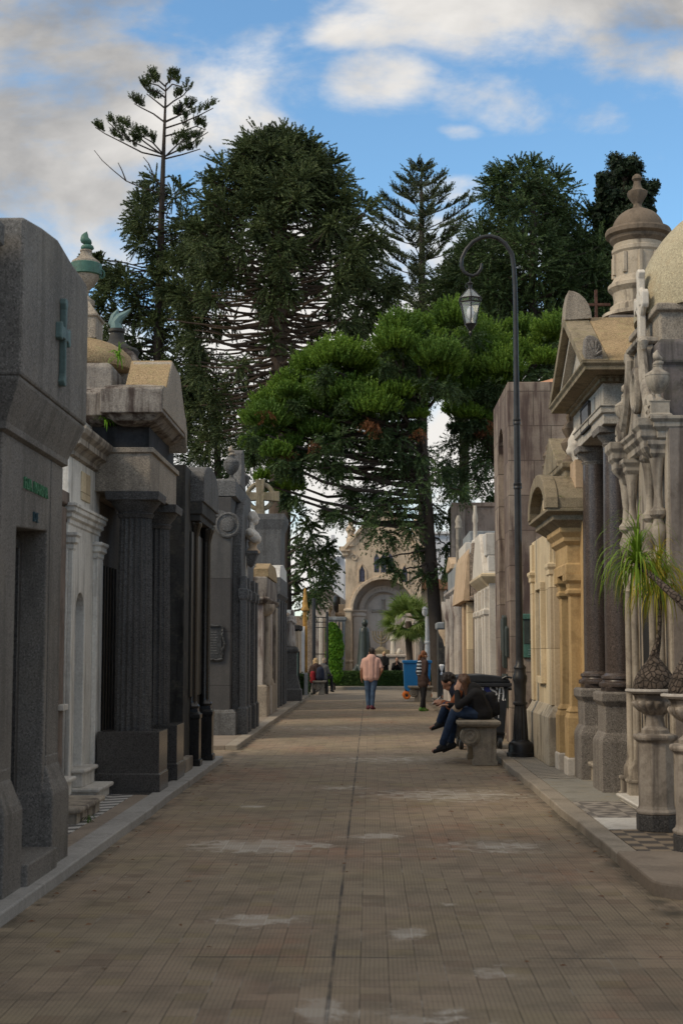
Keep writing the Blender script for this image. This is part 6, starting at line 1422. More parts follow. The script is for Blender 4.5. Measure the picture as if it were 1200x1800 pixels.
for s_ in (-1, 1):
    part(t, 'inner_pier', MB().rings(xm + s_ * 1.28 - .3, xm + s_ * 1.28 + .3, CY + .5, CY + .88, [(0, 0), (0, zsp - .35), (.06, zsp - .3), (.06, zsp - .2), (0, zsp - .18), (0, zsp - .1), (.09, zsp - .04), (.09, zsp + .02)]), 'chapel_grey', .01)
    part(t, 'buttress', MB().rings(xm + s_ * 1.86 - .16, xm + s_ * 1.86 + .16, CY - .18, CY + .02, [(.08, 0), (.08, 1.0), (.12, 1.02), (.12, 1.12), (.0, 1.16), (0, zsp - .12), (.07, zsp - .05), (.07, zsp + .02), (0, zsp + .1)]), 'chapel', .02)
    part(t, 'gable_coping', MB().prism([(xm, za + .12), (xm + s_ * (xr - xm + .1), ze + .04), (xm + s_ * (xr - xm + .34), ze + .04), (xm + s_ * (xr - xm + .34), ze - .14), (xm + s_ * (xr - xm + .05), ze - .16), (xm, za - .12)], 'y', CY - .16, CY + .1), 'chapel', .02)
    part(t, 'kneeler', MB().rings(xm + s_ * (xr - xm + .02) - .15, xm + s_ * (xr - xm + .02) + .15, CY - .16, CY + .2, [(-.08, ze - .5), (0, ze - .42), (0, ze - .30), (.1, ze - .22), (.1, ze - .14)]), 'chapel', .02)
    w_ = part(t, 'lancet_window', MB().prism([(xm + s_ * 1.12 - .13, zsp + 1.48), (xm + s_ * 1.12 + .13, zsp + 1.48), (xm + s_ * 1.12 + .13, zsp + 2.05), (xm + s_ * 1.12 + .06, zsp + 2.18), (xm + s_ * 1.12, zsp + 2.3), (xm + s_ * 1.12 - .06, zsp + 2.18), (xm + s_ * 1.12 - .13, zsp + 2.05)], 'y', CY - .012, CY + .02), 'stained_glass', 0)
    sub(w_, 'hood', MB().tube([(xm + s_ * 1.12 - .19, CY - .03, zsp + 1.45), (xm + s_ * 1.12 - .19, CY - .03, zsp + 2.08), (xm + s_ * 1.12, CY - .03, zsp + 2.40), (xm + s_ * 1.12 + .19, CY - .03, zsp + 2.08), (xm + s_ * 1.12 + .19, CY - .03, zsp + 1.45)], .045, 6), 'chapel')
    fn = part(t, 'finial', MB().lathe((xm + s_ * 1.72, CY + .1, ze + .05), [(.24, 0), (.24, .42), (.16, .5), (.2, .7), (.30, .85), (.26, 1.0), (.14, 1.1), (.17, 1.25), (.10, 1.4), (.03, 1.55)], 12, 6, -.06, (.6, 1.3)), 'chapel', 0, True)
    part(t, 'scroll_relief', MB().tube([(xm + s_ * (1.55 + .22 * math.cos(a) * (1 - a / 9)), CY - .02, ze - .55 + .22 * math.sin(a) * (1 - a / 9)) for a in np.linspace(0, 7, 18)], .05, 6), 'chapel', 0, True)
for k in (-1, 0, 1):
    part(t, 'lancet_window', MB().prism([(xm + k * .36 - .13, zsp + 1.98), (xm + k * .36 + .13, zsp + 1.98), (xm + k * .36 + .13, zsp + 2.75), (xm + k * .36, zsp + 3.0), (xm + k * .36 - .13, zsp + 2.75)], 'y', CY - .012, CY + .02), 'stained_glass', 0)
part(t, 'cross_relief', MB().prism([(xm - .07, .9), (xm + .07, .9), (xm + .07, zsp - .1), (xm + .55, zsp - .1), (xm + .62, zsp - .16), (xm + .62, zsp + .1), (xm + .55, zsp + .04), (xm + .07, zsp + .04), (xm + .07, zsp + .5), (xm + .13, zsp + .58), (xm - .13, zsp + .58), (xm - .07, zsp + .5), (xm - .07, zsp + .04), (xm - .55, zsp + .04), (xm - .62, zsp + .1), (xm - .62, zsp - .16), (xm - .55, zsp - .1), (xm - .07, zsp - .1)], 'y', CY + .80, CY + .9), 'chapel_relief', .01)
part(t, 'dado', MB().rings(xm - 1.6, xm + 1.6, CY + .6, CY + .9, [(0, 0), (0, 1.25), (.05, 1.3), (.05, 1.38)]), 'chapel_grey', .02)
import itertools
for ch, ad in zip('AVEEST', (112, 103, 94, 80, 72, 64)):
    a = R(ad); text('lettering', ch, .20, (xm + 1.09 * math.cos(a), CY + .715, zsp + 1.09 * math.sin(a)), (math.pi / 2, -(a - math.pi / 2), 0), 'chapel_relief', t, .006)

# --- far buildings and tombs round the chapel
def block(name, label, cat, parts):
    t = thing(name, label, cat)
    for nm, p0, p1, y0, y1, mt_, bev in parts:
        part(t, nm, MB().box(X_(p0[0], y0), X_(p1[0], y0), y0, y1, max(0, Z_(p1[1], y0)) if p1[1] < 1190 else 0, Z_(p0[1], y0)), mt_, bev)
    return t
t = block('white_building', 'distant white building with a thin chimney tower seen left of the chapel', 'building', [('wall', (560, 978), (604, 1200), 135, 150, 'white_block', 0), ('upper_wall', (524, 958), (575, 978.2), 136, 150, 'white_block', 0), ('tower', (581.5, 940), (588, 978.2), 134, 135.5, 'white_block', 0), ('railing', (588, 967), (598, 968), 134.5, 135, 'white_paint', 0), ('stair_house', (599, 963), (609, 978.2), 136, 140, 'white_block', 0)])
part(t, 'window', MB().box(X_(592, 134.9), X_(597, 134.9), 134.9, 135.02, Z_(990, 135), Z_(982, 135)), 'slate', 0)
t = block('white_building', 'distant broad plain white building seen right of the dark leaning trunk', 'building', [('wall', (765, 938), (1010, 1200), 140, 160, 'white_block', 0), ('parapet', (740, 934.5), (1010, 938.2), 139.6, 160, 'white_paint', 0)])
t = thing('stone_gable_house', 'old grey rendered building with a sloping parapet left of the chapel', 'building')
part(t, 'wall', MB().prism([(X_(540, 95), 0), (X_(640, 95), 0), (X_(640, 95), Z_(1066, 95)), (X_(608, 95), Z_(1056, 95)), (X_(576, 95), Z_(1033, 95)), (X_(540, 95), Z_(1040, 95))], 'y', 95, 104), 'rough_brown', .02)
t = thing('domed_vault', 'small grey vault with a black rounded capsule top left of the chapel', 'tomb')
part(t, 'wall', MB().rings(X_(592, 82), X_(611, 82), 82, 85, [(0, 0), (0, Z_(1085, 82)), (.1, Z_(1082, 82)), (.1, Z_(1078, 82)), (-.1, Z_(1076, 82)), (-.1, Z_(1062, 82))]), 'chapel', .02)
part(t, 'capsule', MB().lathe((X_(592, 83), 83, Z_(1078, 83)), [(.05, 0), (.2, .2), (.22, .7), (.2, .95), (.08, 1.05)], 14), 'black_granite', 0, True)
t = thing('pale_vault', 'row of pale stone vault tops behind the iron gate', 'tomb')
part(t, 'wall', MB().rings(X_(555, 78), X_(578, 78), 78, 82, [(0, 0), (0, Z_(1072, 78)), (.1, Z_(1068, 78)), (.1, Z_(1062, 78)), (-.2, Z_(1058, 78)), (-.25, Z_(1046, 78))]), 'pale_stone', .03)
part(t, 'column', MB().tube([(X_(566, 77.8), 77.7, 0), (X_(566, 77.8), 77.7, Z_(1085, 78))], .16, 10), 'white_stone', 0, True)
t = thing('grey_vault', 'grey ribbed vault wall directly behind the bright green bush', 'tomb')
part(t, 'wall', MB().rings(X_(578, 74), X_(606, 74), 74, 76, [(0, 0), (0, Z_(1092, 74)), (.08, Z_(1090, 74)), (.08, Z_(1084, 74))]), 'slate', .03)
for k in range(4): part(t, 'rib', MB().box(X_(580 + k * 6, 74), X_(582.5 + k * 6, 74), 73.9, 74.0, 0, Z_(1093, 74)), 'chapel', 0)
t = thing('tiled_annex', 'brownish annex with a reddish sloping tiled roof right of the chapel', 'building')
part(t, 'wall', MB().box(X_(738, 80), X_(800, 80), 80, 88, 0, Z_(1036, 80)), 'chapel', .02)
part(t, 'roof', MB().prism([(X_(734, 80), Z_(1036, 80)), (X_(802, 80), Z_(1036, 80)), (X_(802, 80), Z_(1028, 80)), (X_(746, 80), Z_(1010, 80))], 'y', 79.7, 88), 'terracotta', .02)
t = thing('grey_monument', 'grey carved monument between the palm trunk and the white lamp post', 'monument')
part(t, 'wall', MB().rings(X_(729, 72), X_(765, 72), 72, 73.5, [(0, 0), (0, Z_(1098, 72)), (.08, Z_(1095, 72)), (.08, Z_(1088, 72))]), 'chapel_grey', .02)
part(t, 'figure', MB().lathe((X_(741, 71.7), 71.7, .8), [(.2, 0), (.22, .3), (.12, .8), (.16, 1.2), (.06, 1.45), (.1, 1.6), (.04, 1.75)], 10), 'grey_granite', 0, True)
part(t, 'base', MB().box(X_(731, 71.5), X_(752, 71.5), 71.2, 72, 0, .8), 'slate', .02)
# closing walls a little further back so that no bare ground shows between the tombs
t = thing('boundary_wall', 'long weathered wall behind the tombs at the far end', 'wall')
part(t, 'wall', MB().box(-40, 40, 105, 106, 0, 4.2), 'rough_brown', .02)
for s_, lab in ((-1, 'left'), (1, 'right')):
    t = thing('tomb_row', 'plain stone row of tombs filling the back of the plaza on the %s' % lab, 'tomb')
    part(t, 'wall', MB().box(s_ * 4.0, s_ * 24.0, 66, 72, 0, 3.2), 'rough_brown', .03)
# ================================================================ vegetation
def leaf_object(name, tri, mt, parent, kind=None):
    """tri: (N,3,3) array of triangles -> one mesh object"""
    n = len(tri)
    me = bpy.data.meshes.new(name)
    me.vertices.add(n * 3); me.loops.add(n * 3); me.polygons.add(n)
    me.vertices.foreach_set('co', np.asarray(tri, np.float32).reshape(-1))
    me.loops.foreach_set('vertex_index', np.arange(n * 3, dtype=np.int32))
    me.polygons.foreach_set('loop_start', np.arange(0, n * 3, 3, dtype=np.int32))
    me.materials.append(M[mt]); me.update(calc_edges=True)
    o = bpy.data.objects.new(name, me); C.collection.objects.link(o); o.parent = parent
    if kind: o['kind'] = kind
    return o
def norm(a): return a / (np.linalg.norm(a, axis=-1, keepdims=True) + 1e-9)
def shoots(P, D, L, n, ll, lw, rng, droop=0.0, spread=0.8, ahead=0.75, thick=1.0):
    """foxtail shoots: every shoot is a curved axis covered all round with small pointed leaves"""
    m = len(P)
    D = norm(D)
    t = rng.uniform(0.05, 1.0, (m, n)); ph = rng.uniform(0, 2 * np.pi, (m, n))
    ref = np.where(np.abs(D[:, 2:3]) > .9, np.array([[1., 0, 0]]), np.array([[0., 0, 1]]))
    a = norm(np.cross(D, ref)); b = np.cross(D, a)
    ax = P[:, None] + D[:, None] * (t * L[:, None])[..., None]
    ax[..., 2] += droop * L[:, None] * t ** 2
    dd = D[:, None] + np.zeros((m, n, 3)); dd[..., 2] += 2 * droop * t; dd = norm(dd)
    rad = a[:, None] * np.cos(ph)[..., None] + b[:, None] * np.sin(ph)[..., None]
    ld = norm(dd * ahead + rad * spread)
    tang = norm(np.cross(ld, rad))
    s = (ll * (1.0 - .35 * t) * rng.uniform(.7, 1.2, (m, n)))[..., None]
    w = (lw * rng.uniform(.7, 1.2, (m, n)))[..., None]
    base = ax + rad * 0.015 * thick
    return np.stack([base - tang * w / 2, base + tang * w / 2, base + ld * s], 2).reshape(-1, 3, 3)
def tufts(C0, D0, r, ns, n, ll, lw, rng, bias=0.9, droop=0.0, up=0.0, spread=.8, ahead=.75):
    """bursts of shoots about the centres C0, pointing roughly along D0"""
    k = len(C0); r = np.broadcast_to(np.asarray(r, float), (k,))
    g_ = norm(rng.normal(size=(k, ns, 3)))
    D = norm(norm(D0)[:, None] * bias + g_ + np.array([0, 0, up]))
    P = C0[:, None] + D * (r[:, None, None] * rng.uniform(.0, .35, (k, ns, 1)))
    L = r[:, None] * rng.uniform(.68, 1.0, (k, ns))
    return shoots(P.reshape(-1, 3), D.reshape(-1, 3), L.reshape(-1), n, ll, lw, rng, droop, spread, ahead)
def limb(mb, p0, p1, r0, r1, rr, sag=0.0, n=6, seg=6, wig=.04):
    p0, p1 = np.array(p0, float), np.array(p1, float); L = np.linalg.norm(p1 - p0); pts, rad = [], []
    for k in range(seg + 1):
        t = k / seg; p = p0 + (p1 - p0) * t
        p = p + np.array([rr.uniform(-1, 1), rr.uniform(-1, 1), rr.uniform(-1, 1)]) * L * wig * math.sin(math.pi * t) * .6
        p[2] += sag * L * math.sin(math.pi * t)
        pts.append(tuple(p)); rad.append(r0 + (r1 - r0) * t)
    mb.tube(pts, rad, n, cap=False)
def pxy(px, py, Y):
    a = at(px, py, Y); return np.array([a[0], Y, a[1]])

# --- the great bunya pine
rng = np.random.default_rng(4); rr = random.Random(4)
Y0 = 80.0; tx = X_(488, Y0)
t = thing('bunya_pine', 'huge dark bunya pine with a domed crown over long bare whorled branches', 'tree')
tr = MB(); zt = Z_(246, Y0)
tr.tube([(tx + .1, Y0, 0), (tx, Y0, 8), (tx, Y0, 16), (tx + .05, Y0, 22), (tx, Y0, 28), (tx, Y0, zt)], [.68, .56, .50, .40, .24, .08], 14)
CT, DT, RT = [], [], []; CL, DL, RL = [], [], []
prof_z = [Z_(y, Y0) for y in (235, 250, 272, 300, 340, 385, 440, 500, 560, 620, 680, 730)]
prof_l = [x / 31.25 for x in (6, 24, 48, 78, 112, 150, 190, 212, 205, 185, 170, 150)]
z = Z_(735, Y0)
while z < zt - .2:
    Lm = float(np.interp(z, prof_z[::-1], prof_l[::-1]))
    low = z < Z_(470, Y0); nb = rr.choice((6, 7, 8)) if not low else rr.choice((7, 8, 9))
    a0 = rr.uniform(0, 6.28)
    for k in range(nb):
        a = a0 + 2 * math.pi * k / nb + rr.uniform(-.25, .25); L = Lm * rr.uniform(.72, 1.05)
        f = (z - prof_z[-1]) / (zt - prof_z[-1])
        el = np.interp(f, [0, .25, .5, .75, 1], [-.34, -.06, .06, .10, .22]) + rr.uniform(-.05, .05)
        d = np.array([math.cos(a) * math.cos(el), math.sin(a) * math.cos(el), math.sin(el)])
        p0 = np.array([tx, Y0, z]); p1 = p0 + d * L; p1[2] += .06 * L
        limb(tr, p0, p1, .10 if low else .085, .035, rr, -.045, 5, 6, .03)
        if low:
            nt = (rr.choice((2, 2, 3)) if z > Z_(560, Y0) else rr.choice((0, 1, 1, 2))) if L > 2 else 1
            for q in range(nt):
                s_ = 1 - .10 * q * rr.uniform(.6, 1.4); c = p0 + (p1 - p0) * s_ + np.array([rr.uniform(-.3, .3), rr.uniform(-.3, .3), rr.uniform(-.35, .2)])
                CL.append(c); DL.append(d + np.array([0, 0, -.12])); RL.append(rr.uniform(.75, 1.1))
        else:
            for q in range(rr.choice((2, 3, 3, 4)) if L > 2 else 2):
                s_ = 1 - .2 * q * rr.uniform(.7, 1.2); c = p0 + (p1 - p0) * s_ + np.array([rr.uniform(-.3, .3), rr.uniform(-.3, .3), rr.uniform(-.25, .3)])
                CT.append(c); DT.append(d + np.array([0, 0, .25])); RT.append(rr.uniform(.95, 1.45) * (1.0 if L > 1.2 else .7))
    z += .46 if low else .62
tr.build('trunk', M['bark_brown'], t, smooth=True)
tri = np.concatenate([tufts(np.array(CT), np.array(DT), RT, 28, 46, .16, .086, rng, .65, -.12, .14, .5, .9), tufts(np.array(CL), np.array(DL), RL, 28, 46, .15, .085, rng, .6, -.22, -.05, .5, .9)])
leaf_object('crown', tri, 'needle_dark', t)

def clump_tree(name, label, trunk, clumps, mt, bark, seed, Y0, r0=.3, top=None, ns=30, n=24, ll=.17, lw=.055, bias=.5, droop=-.15, up=.1, dz=-.5, depth=2.2, limb_r=.06, extra=None, fill=1, spread=.65, ahead=.85):
    """trunk: list of (px,py) from the ground up; clumps: (px,py,radius px). Depths scatter round the trunk."""
    rng = np.random.default_rng(seed); rr = random.Random(seed)
    t = thing(name, label, 'tree')
    sc = Y0 / FPX
    tp = [pxy(a, b, Y0) for a, b in trunk]; tp[0][2] = min(tp[0][2], 0.0)
    tr = MB(); nT = len(tp)
    tr.tube([tuple(p) for p in tp], [r0 * (1 - .75 * k / (nT - 1)) for k in range(nT)], 12)
    zs_ = [p[2] for p in tp]; xs_ = [p[0] for p in tp]
    Cc, Dd, Rr = [], [], []
    for px, py, r in clumps:
        for q in range(fill):
            R_ = r * sc * rr.uniform(.85, 1.15)
            dy = rr.uniform(-1, 1) * depth
            c = pxy(px, py, Y0 + dy)
            if q: c = c + np.array([rr.uniform(-.5, .5) * R_, depth * rr.uniform(.4, 1.0), rr.uniform(-.5, .3) * R_])
            zb = min(max(c[2] + dz - .12 * abs(c[0] - np.interp(c[2], zs_, xs_)), zs_[0] + .5), zs_[-1])
            b = np.array([np.interp(zb, zs_, xs_), Y0, zb])
            limb(tr, b, c, limb_r, .022, rr, -.04, 5, 5, .05)
            d = c - b; d = d / (np.linalg.norm(d) + 1e-6)
            Cc.append(c); Dd.append(d); Rr.append(R_)
    tr.build('trunk', M[bark], t, smooth=True)
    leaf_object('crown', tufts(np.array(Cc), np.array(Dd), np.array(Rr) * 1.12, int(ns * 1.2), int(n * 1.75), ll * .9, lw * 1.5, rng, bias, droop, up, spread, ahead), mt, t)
    return t
def scatter(seed, n, pts, r):
    """n clump spots inside a polygon given in picture coordinates, spaced apart"""
    rr = random.Random(seed); xs = [p[0] for p in pts]; ys = [p[1] for p in pts]; out = []; tries = 0
    def inside(x, y):
        c = False
        for (x1, y1), (x2, y2) in zip(pts, pts[1:] + pts[:1]):
            if (y1 > y) != (y2 > y) and x < (x2 - x1) * (y - y1) / (y2 - y1) + x1: c = not c
        return c
    while len(out) < n and tries < 6000:
        tries += 1; x, y = rr.uniform(min(xs), max(xs)), rr.uniform(min(ys), max(ys))
        if inside(x, y) and all(math.hypot(x - a, y - b) > r[0] * .75 for a, b, _ in out): out.append((x, y, rr.uniform(*r)))
    return out

# --- tall sparse pine on the left
rng = np.random.default_rng(9); rr = random.Random(9)
Y0 = 86.0; tx = X_(284, Y0)
t = thing('cook_pine', 'tall slim pine with an open candelabra top rising beside the great pine', 'tree')
tr = MB(); tr.tube([tuple(pxy(x, y, Y0)) if y < 1100 else (X_(x, Y0), Y0, 0) for x, y in ((276, 1145), (278, 800), (279, 600), (284, 380), (288, 260), (291, 180), (292, 146))], [.42, .36, .3, .2, .12, .07, .03], 10)
fine_C, fine_D = [], []
arms = [  # (start py, list of points) of each bare upswept limb, as seen
    [(291, 160), (278, 150), (262, 146)], [(291, 160), (303, 148), (318, 152)], [(291, 150), (300, 140), (312, 138)], [(291, 152), (280, 142), (268, 138)], [(291, 172), (275, 160), (258, 158), (252, 152)],
    [(290, 190), (275, 178), (258, 165)], [(290, 190), (305, 178), (322, 168), (332, 156)], [(290, 215), (270, 200), (250, 190), (236, 182)], [(290, 215), (312, 205), (335, 180)], [(290, 214), (318, 202), (340, 190)],
    [(289, 226), (320, 216), (350, 203), (375, 190)], [(289, 240), (318, 232), (345, 222), (360, 228)], [(288, 272), (262, 262), (235, 250), (205, 228), (190, 214)], [(288, 276), (250, 268), (215, 250), (185, 235), (168, 224)],
    [(288, 274), (255, 250), (230, 230), (210, 222)], [(288, 276), (318, 262), (345, 246), (366, 232)], [(287, 280), (320, 272), (352, 262)], [(288, 272), (268, 250), (250, 240)], [(288, 278), (310, 256), (326, 244)]]
for arm in arms:
    dy = rr.uniform(-1.5, 1.5); pts = [pxy(x, y, Y0 + dy * k / max(1, len(arm) - 1)) for k, (x, y) in enumerate(arm)]
    tr.tube([tuple(p) for p in pts], [.06 * (1 - .7 * k / len(pts)) for k in range(len(pts))], 5, cap=False)
    L = sum(np.linalg.norm(pts[k + 1] - pts[k]) for k in range(len(pts) - 1))
    for q in range(int(3 + L * 3.2)):
        s_ = rr.uniform(.35, 1.0) * (len(pts) - 1); k = min(int(s_), len(pts) - 2); p = pts[k] + (pts[k + 1] - pts[k]) * (s_ - k)
        fine_C.append(p + np.array([rr.uniform(-.12, .12), rr.uniform(-.25, .25), .12])); fine_D.append(np.array([(p[0] - tx) * .12 + rr.uniform(-.25, .25), rr.uniform(-.3, .3), 1]))
for arm in ([(284, 340), (250, 330), (222, 318), (200, 300), (180, 282), (166, 264)], [(222, 318), (215, 300), (208, 286)], [(286, 330), (270, 310), (262, 288), (252, 276)]):
    tr.tube([tuple(pxy(x, y, Y0 - .3)) for x, y in arm], [.05 * (1 - .75 * k / len(arm)) for k in range(len(arm))], 5, cap=False)
low = scatter(3, 46, [(262, 335), (310, 335), (325, 430), (330, 560), (345, 640), (330, 760), (230, 760), (215, 640), (168, 560), (172, 500), (210, 470), (236, 420)], (26, 40)) + [(245, 372, 36), (262, 352, 30), (238, 400, 30), (178, 470, 22), (196, 492, 26), (166, 560, 20), (150, 455, 12), (185, 540, 26), (178, 600, 30), (200, 640, 30)]
low = low + [(a + rr.uniform(-16, 30), b + rr.uniform(-22, 22), q_ * .9) for a, b, q_ in low]
Cc, Dd, Rr = [], [], []
for px, py, r in low:
    c = pxy(px, py, Y0 + rr.uniform(-2, 2)); zb = c[2] - .3; b = np.array([np.interp(py, [260, 800], [X_(286, Y0), X_(277, Y0)]), Y0, zb])
    limb(tr, b, c, .06, .025, rr, -.04, 5, 5, .05); d = c - b; Cc.append(c); Dd.append(d / (np.linalg.norm(d) + .01)); Rr.append(r * Y0 / FPX)
tr.build('trunk', M['bark_dark'], t, smooth=True)
tri = np.concatenate([tufts(np.array(fine_C), np.array(fine_D), .58, 6, 24, .13, .07, rng, 2.2, .0, .2), tufts(np.array(Cc), np.array(Dd), np.array(Rr) * 1.12, 38, 46, .16, .088, rng, .5, -.18, .05, .5, .9)])
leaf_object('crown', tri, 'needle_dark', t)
bd_ = thing('perched_bird', 'small dark bird perched on an upper limb of the tall slim pine', 'bird')
p = pxy(315, 190, Y0 - .6); mb = MB()
cap(mb, (p[0], p[1], p[2]), (p[0] + .06, p[1], p[2] + .16), .09, .08); mb.sphere((p[0] + .10, p[1], p[2] + .28), .065, 10, 8)
cap(mb, (p[0] - .02, p[1], p[2] - .04), (p[0] - .12, p[1], p[2] - .24), .05, .03); cap(mb, (p[0] + .14, p[1], p[2] + .28), (p[0] + .20, p[1], p[2] + .27), .025, .01)
for q in (-1, 1): cap(mb, (p[0] + .03, p[1] + .06 * q, p[2] + .1), (p[0] - .08, p[1] + .07 * q, p[2] - .12), .05, .02)
skin('body', mb, 'black_cloth', bd_, .02, 1)

# --- norfolk pine
rng = np.random.default_rng(12); rr = random.Random(12)
Y0 = 100.0; tx = X_(745, Y0)
t = thing('norfolk_pine', 'slender symmetrical pine with tiers of upswept flat branches, right of centre against the sky', 'tree')
tr = MB(); tr.tube([(tx, Y0, 0), (tx, Y0, 15), (tx, Y0, Z_(400, Y0)), (tx, Y0, Z_(278, Y0))], [.42, .34, .2, .03], 10)
P, D, L_ = [], [], []
for i, py in enumerate(range(302, 580, 26)):
    zz = Z_(py, Y0); Lb = (20 + i * 19.0) / 25.0; Lb = min(Lb, 3.7); a0 = rr.uniform(0, 6.28)
    for k in range(6):
        a = a0 + k * math.pi / 3 + rr.uniform(-.15, .15); el = .42 - .012 * i
        d = np.array([math.cos(a), math.sin(a), math.tan(el)]); L = Lb * rr.uniform(.85, 1.08)
        pts = [np.array([tx, Y0, zz]) + np.array([math.cos(a), math.sin(a), 0]) * L * s_ + np.array([0, 0, L * (.18 * s_ + .28 * s_ * s_)]) for s_ in np.linspace(0, 1, 6)]
        tr.tube([tuple(p) for p in pts], [.05, .045, .04, .03, .025, .015], 5, cap=False)
        side = np.array([-math.sin(a), math.cos(a), 0])
        for q in range(int(16 + L * 20)):
            s_ = rr.uniform(.42 if L > 1.2 else .15, 1.0); f = s_ * 5; kk = min(int(f), 4); p = pts[kk] + (pts[kk + 1] - pts[kk]) * (f - kk)
            P.append(p); D.append(side * rr.choice((-1, 1)) * .75 + np.array([math.cos(a), math.sin(a), 0]) * .5 + np.array([0, 0, rr.uniform(.3, .75)])); L_.append(rr.uniform(.45, .85))
tr.build('trunk', M['bark_dark'], t, smooth=True)
leaf_object('crown', shoots(np.array(P), np.array(D), np.array(L_), 24, .12, .075, rng, .12, .5, .9), 'pine_olive', t)

# --- dark bunyas on the right
ball = scatter(31, 34, [(885, 300), (935, 292), (980, 310), (995, 350), (975, 372), (890, 368), (872, 335)], (30, 36))
mid = scatter(32, 60, [(880, 395), (990, 390), (1050, 420), (1075, 520), (1060, 600), (820, 610), (790, 520), (830, 430)], (34, 50))
clump_tree('bunya_pine', 'dark bunya pine with a ball shaped top above a wider crown, behind the street lamp', [(935, 1145), (935, 700), (936, 450), (936, 330)], ball + mid, 'needle_deep', 'bark_dark', 41, 86, .45, ns=34, n=28, ll=.18, lw=.06, bias=.7, droop=-.12, up=.1, depth=3.2, fill=2)
mid = scatter(33, 52, [(835, 420), (855, 385), (890, 400), (890, 560), (840, 640), (700, 640), (690, 600), (740, 550), (800, 490)], (32, 46))
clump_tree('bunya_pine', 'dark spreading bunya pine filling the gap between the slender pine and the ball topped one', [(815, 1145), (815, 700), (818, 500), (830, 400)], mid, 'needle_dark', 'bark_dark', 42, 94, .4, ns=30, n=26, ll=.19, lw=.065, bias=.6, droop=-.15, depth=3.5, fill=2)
mid = scatter(34, 34, [(1000, 385), (1050, 380), (1085, 420), (1100, 600), (985, 620), (1000, 500)], (30, 44))
clump_tree('bunya_pine', 'dark bunya pine with spiky drooping tufts between the ball topped one and the cypress', [(1040, 1145), (1040, 700), (1040, 420)], mid, 'needle_deep', 'bark_dark', 43, 92, .4, ns=30, n=26, ll=.19, lw=.065, bias=.6, droop=-.15, depth=3, fill=2)
# --- cypress far right
cl = scatter(35, 92, [(1085, 282), (1118, 280), (1125, 320), (1152, 330), (1140, 365), (1120, 400), (1130, 470), (1150, 620), (1040, 620), (1060, 480), (1052, 400), (1048, 330), (1062, 300)], (13, 20)) + [(1056, 312, 9), (1150, 324, 8), (1144, 372, 8), (1052, 384, 10), (1046, 418, 9), (1108, 285, 10), (1090, 300, 9)]
clump_tree('cypress', 'dense black green cypress with ragged outline behind the stone cupola', [(1092, 1145), (1092, 700), (1094, 450), (1098, 290)], cl, 'cypress', 'bark_dark', 44, 90, .4, ns=60, n=14, ll=.16, lw=.10, bias=.35, droop=-.1, depth=1.6, fill=2, spread=1.0, ahead=.5)
# --- lower trees left
cl = scatter(36, 40, [(300, 640), (400, 640), (460, 680), (470, 760), (440, 830), (380, 870), (310, 800), (290, 700)], (30, 46))
clump_tree('bunya_pine', 'shaded lower bunya pine behind the left hand tombs, below the great pine', [(385, 1145), (385, 900), (382, 780), (380, 660)], cl, 'needle_deep', 'bark_dark', 45, 88, .40, ns=30, n=26, ll=.16, lw=.05, bias=.5, droop=-.25, up=-.1, depth=3)
cl = [(520, 905, 34), (545, 945, 34), (562, 985, 36), (540, 1000, 34), (556, 1035, 34), (530, 1045, 30), (578, 1000, 26), (575, 965, 24), (520, 960, 28), (545, 1055, 26), (566, 1020, 26), (515, 1020, 24), (540, 925, 22), (535, 975, 26)]
clump_tree('bunya_pine', 'dark drooping pine with a short trunk beside the tall cross monument', [(503, 1190), (503, 1050), (503, 960), (506, 880), (510, 820)], cl, 'needle_deep', 'bark_dark', 46, 58, .28, ns=26, n=26, ll=.13, lw=.04, bias=.55, droop=-.35, up=-.15, depth=1.6)

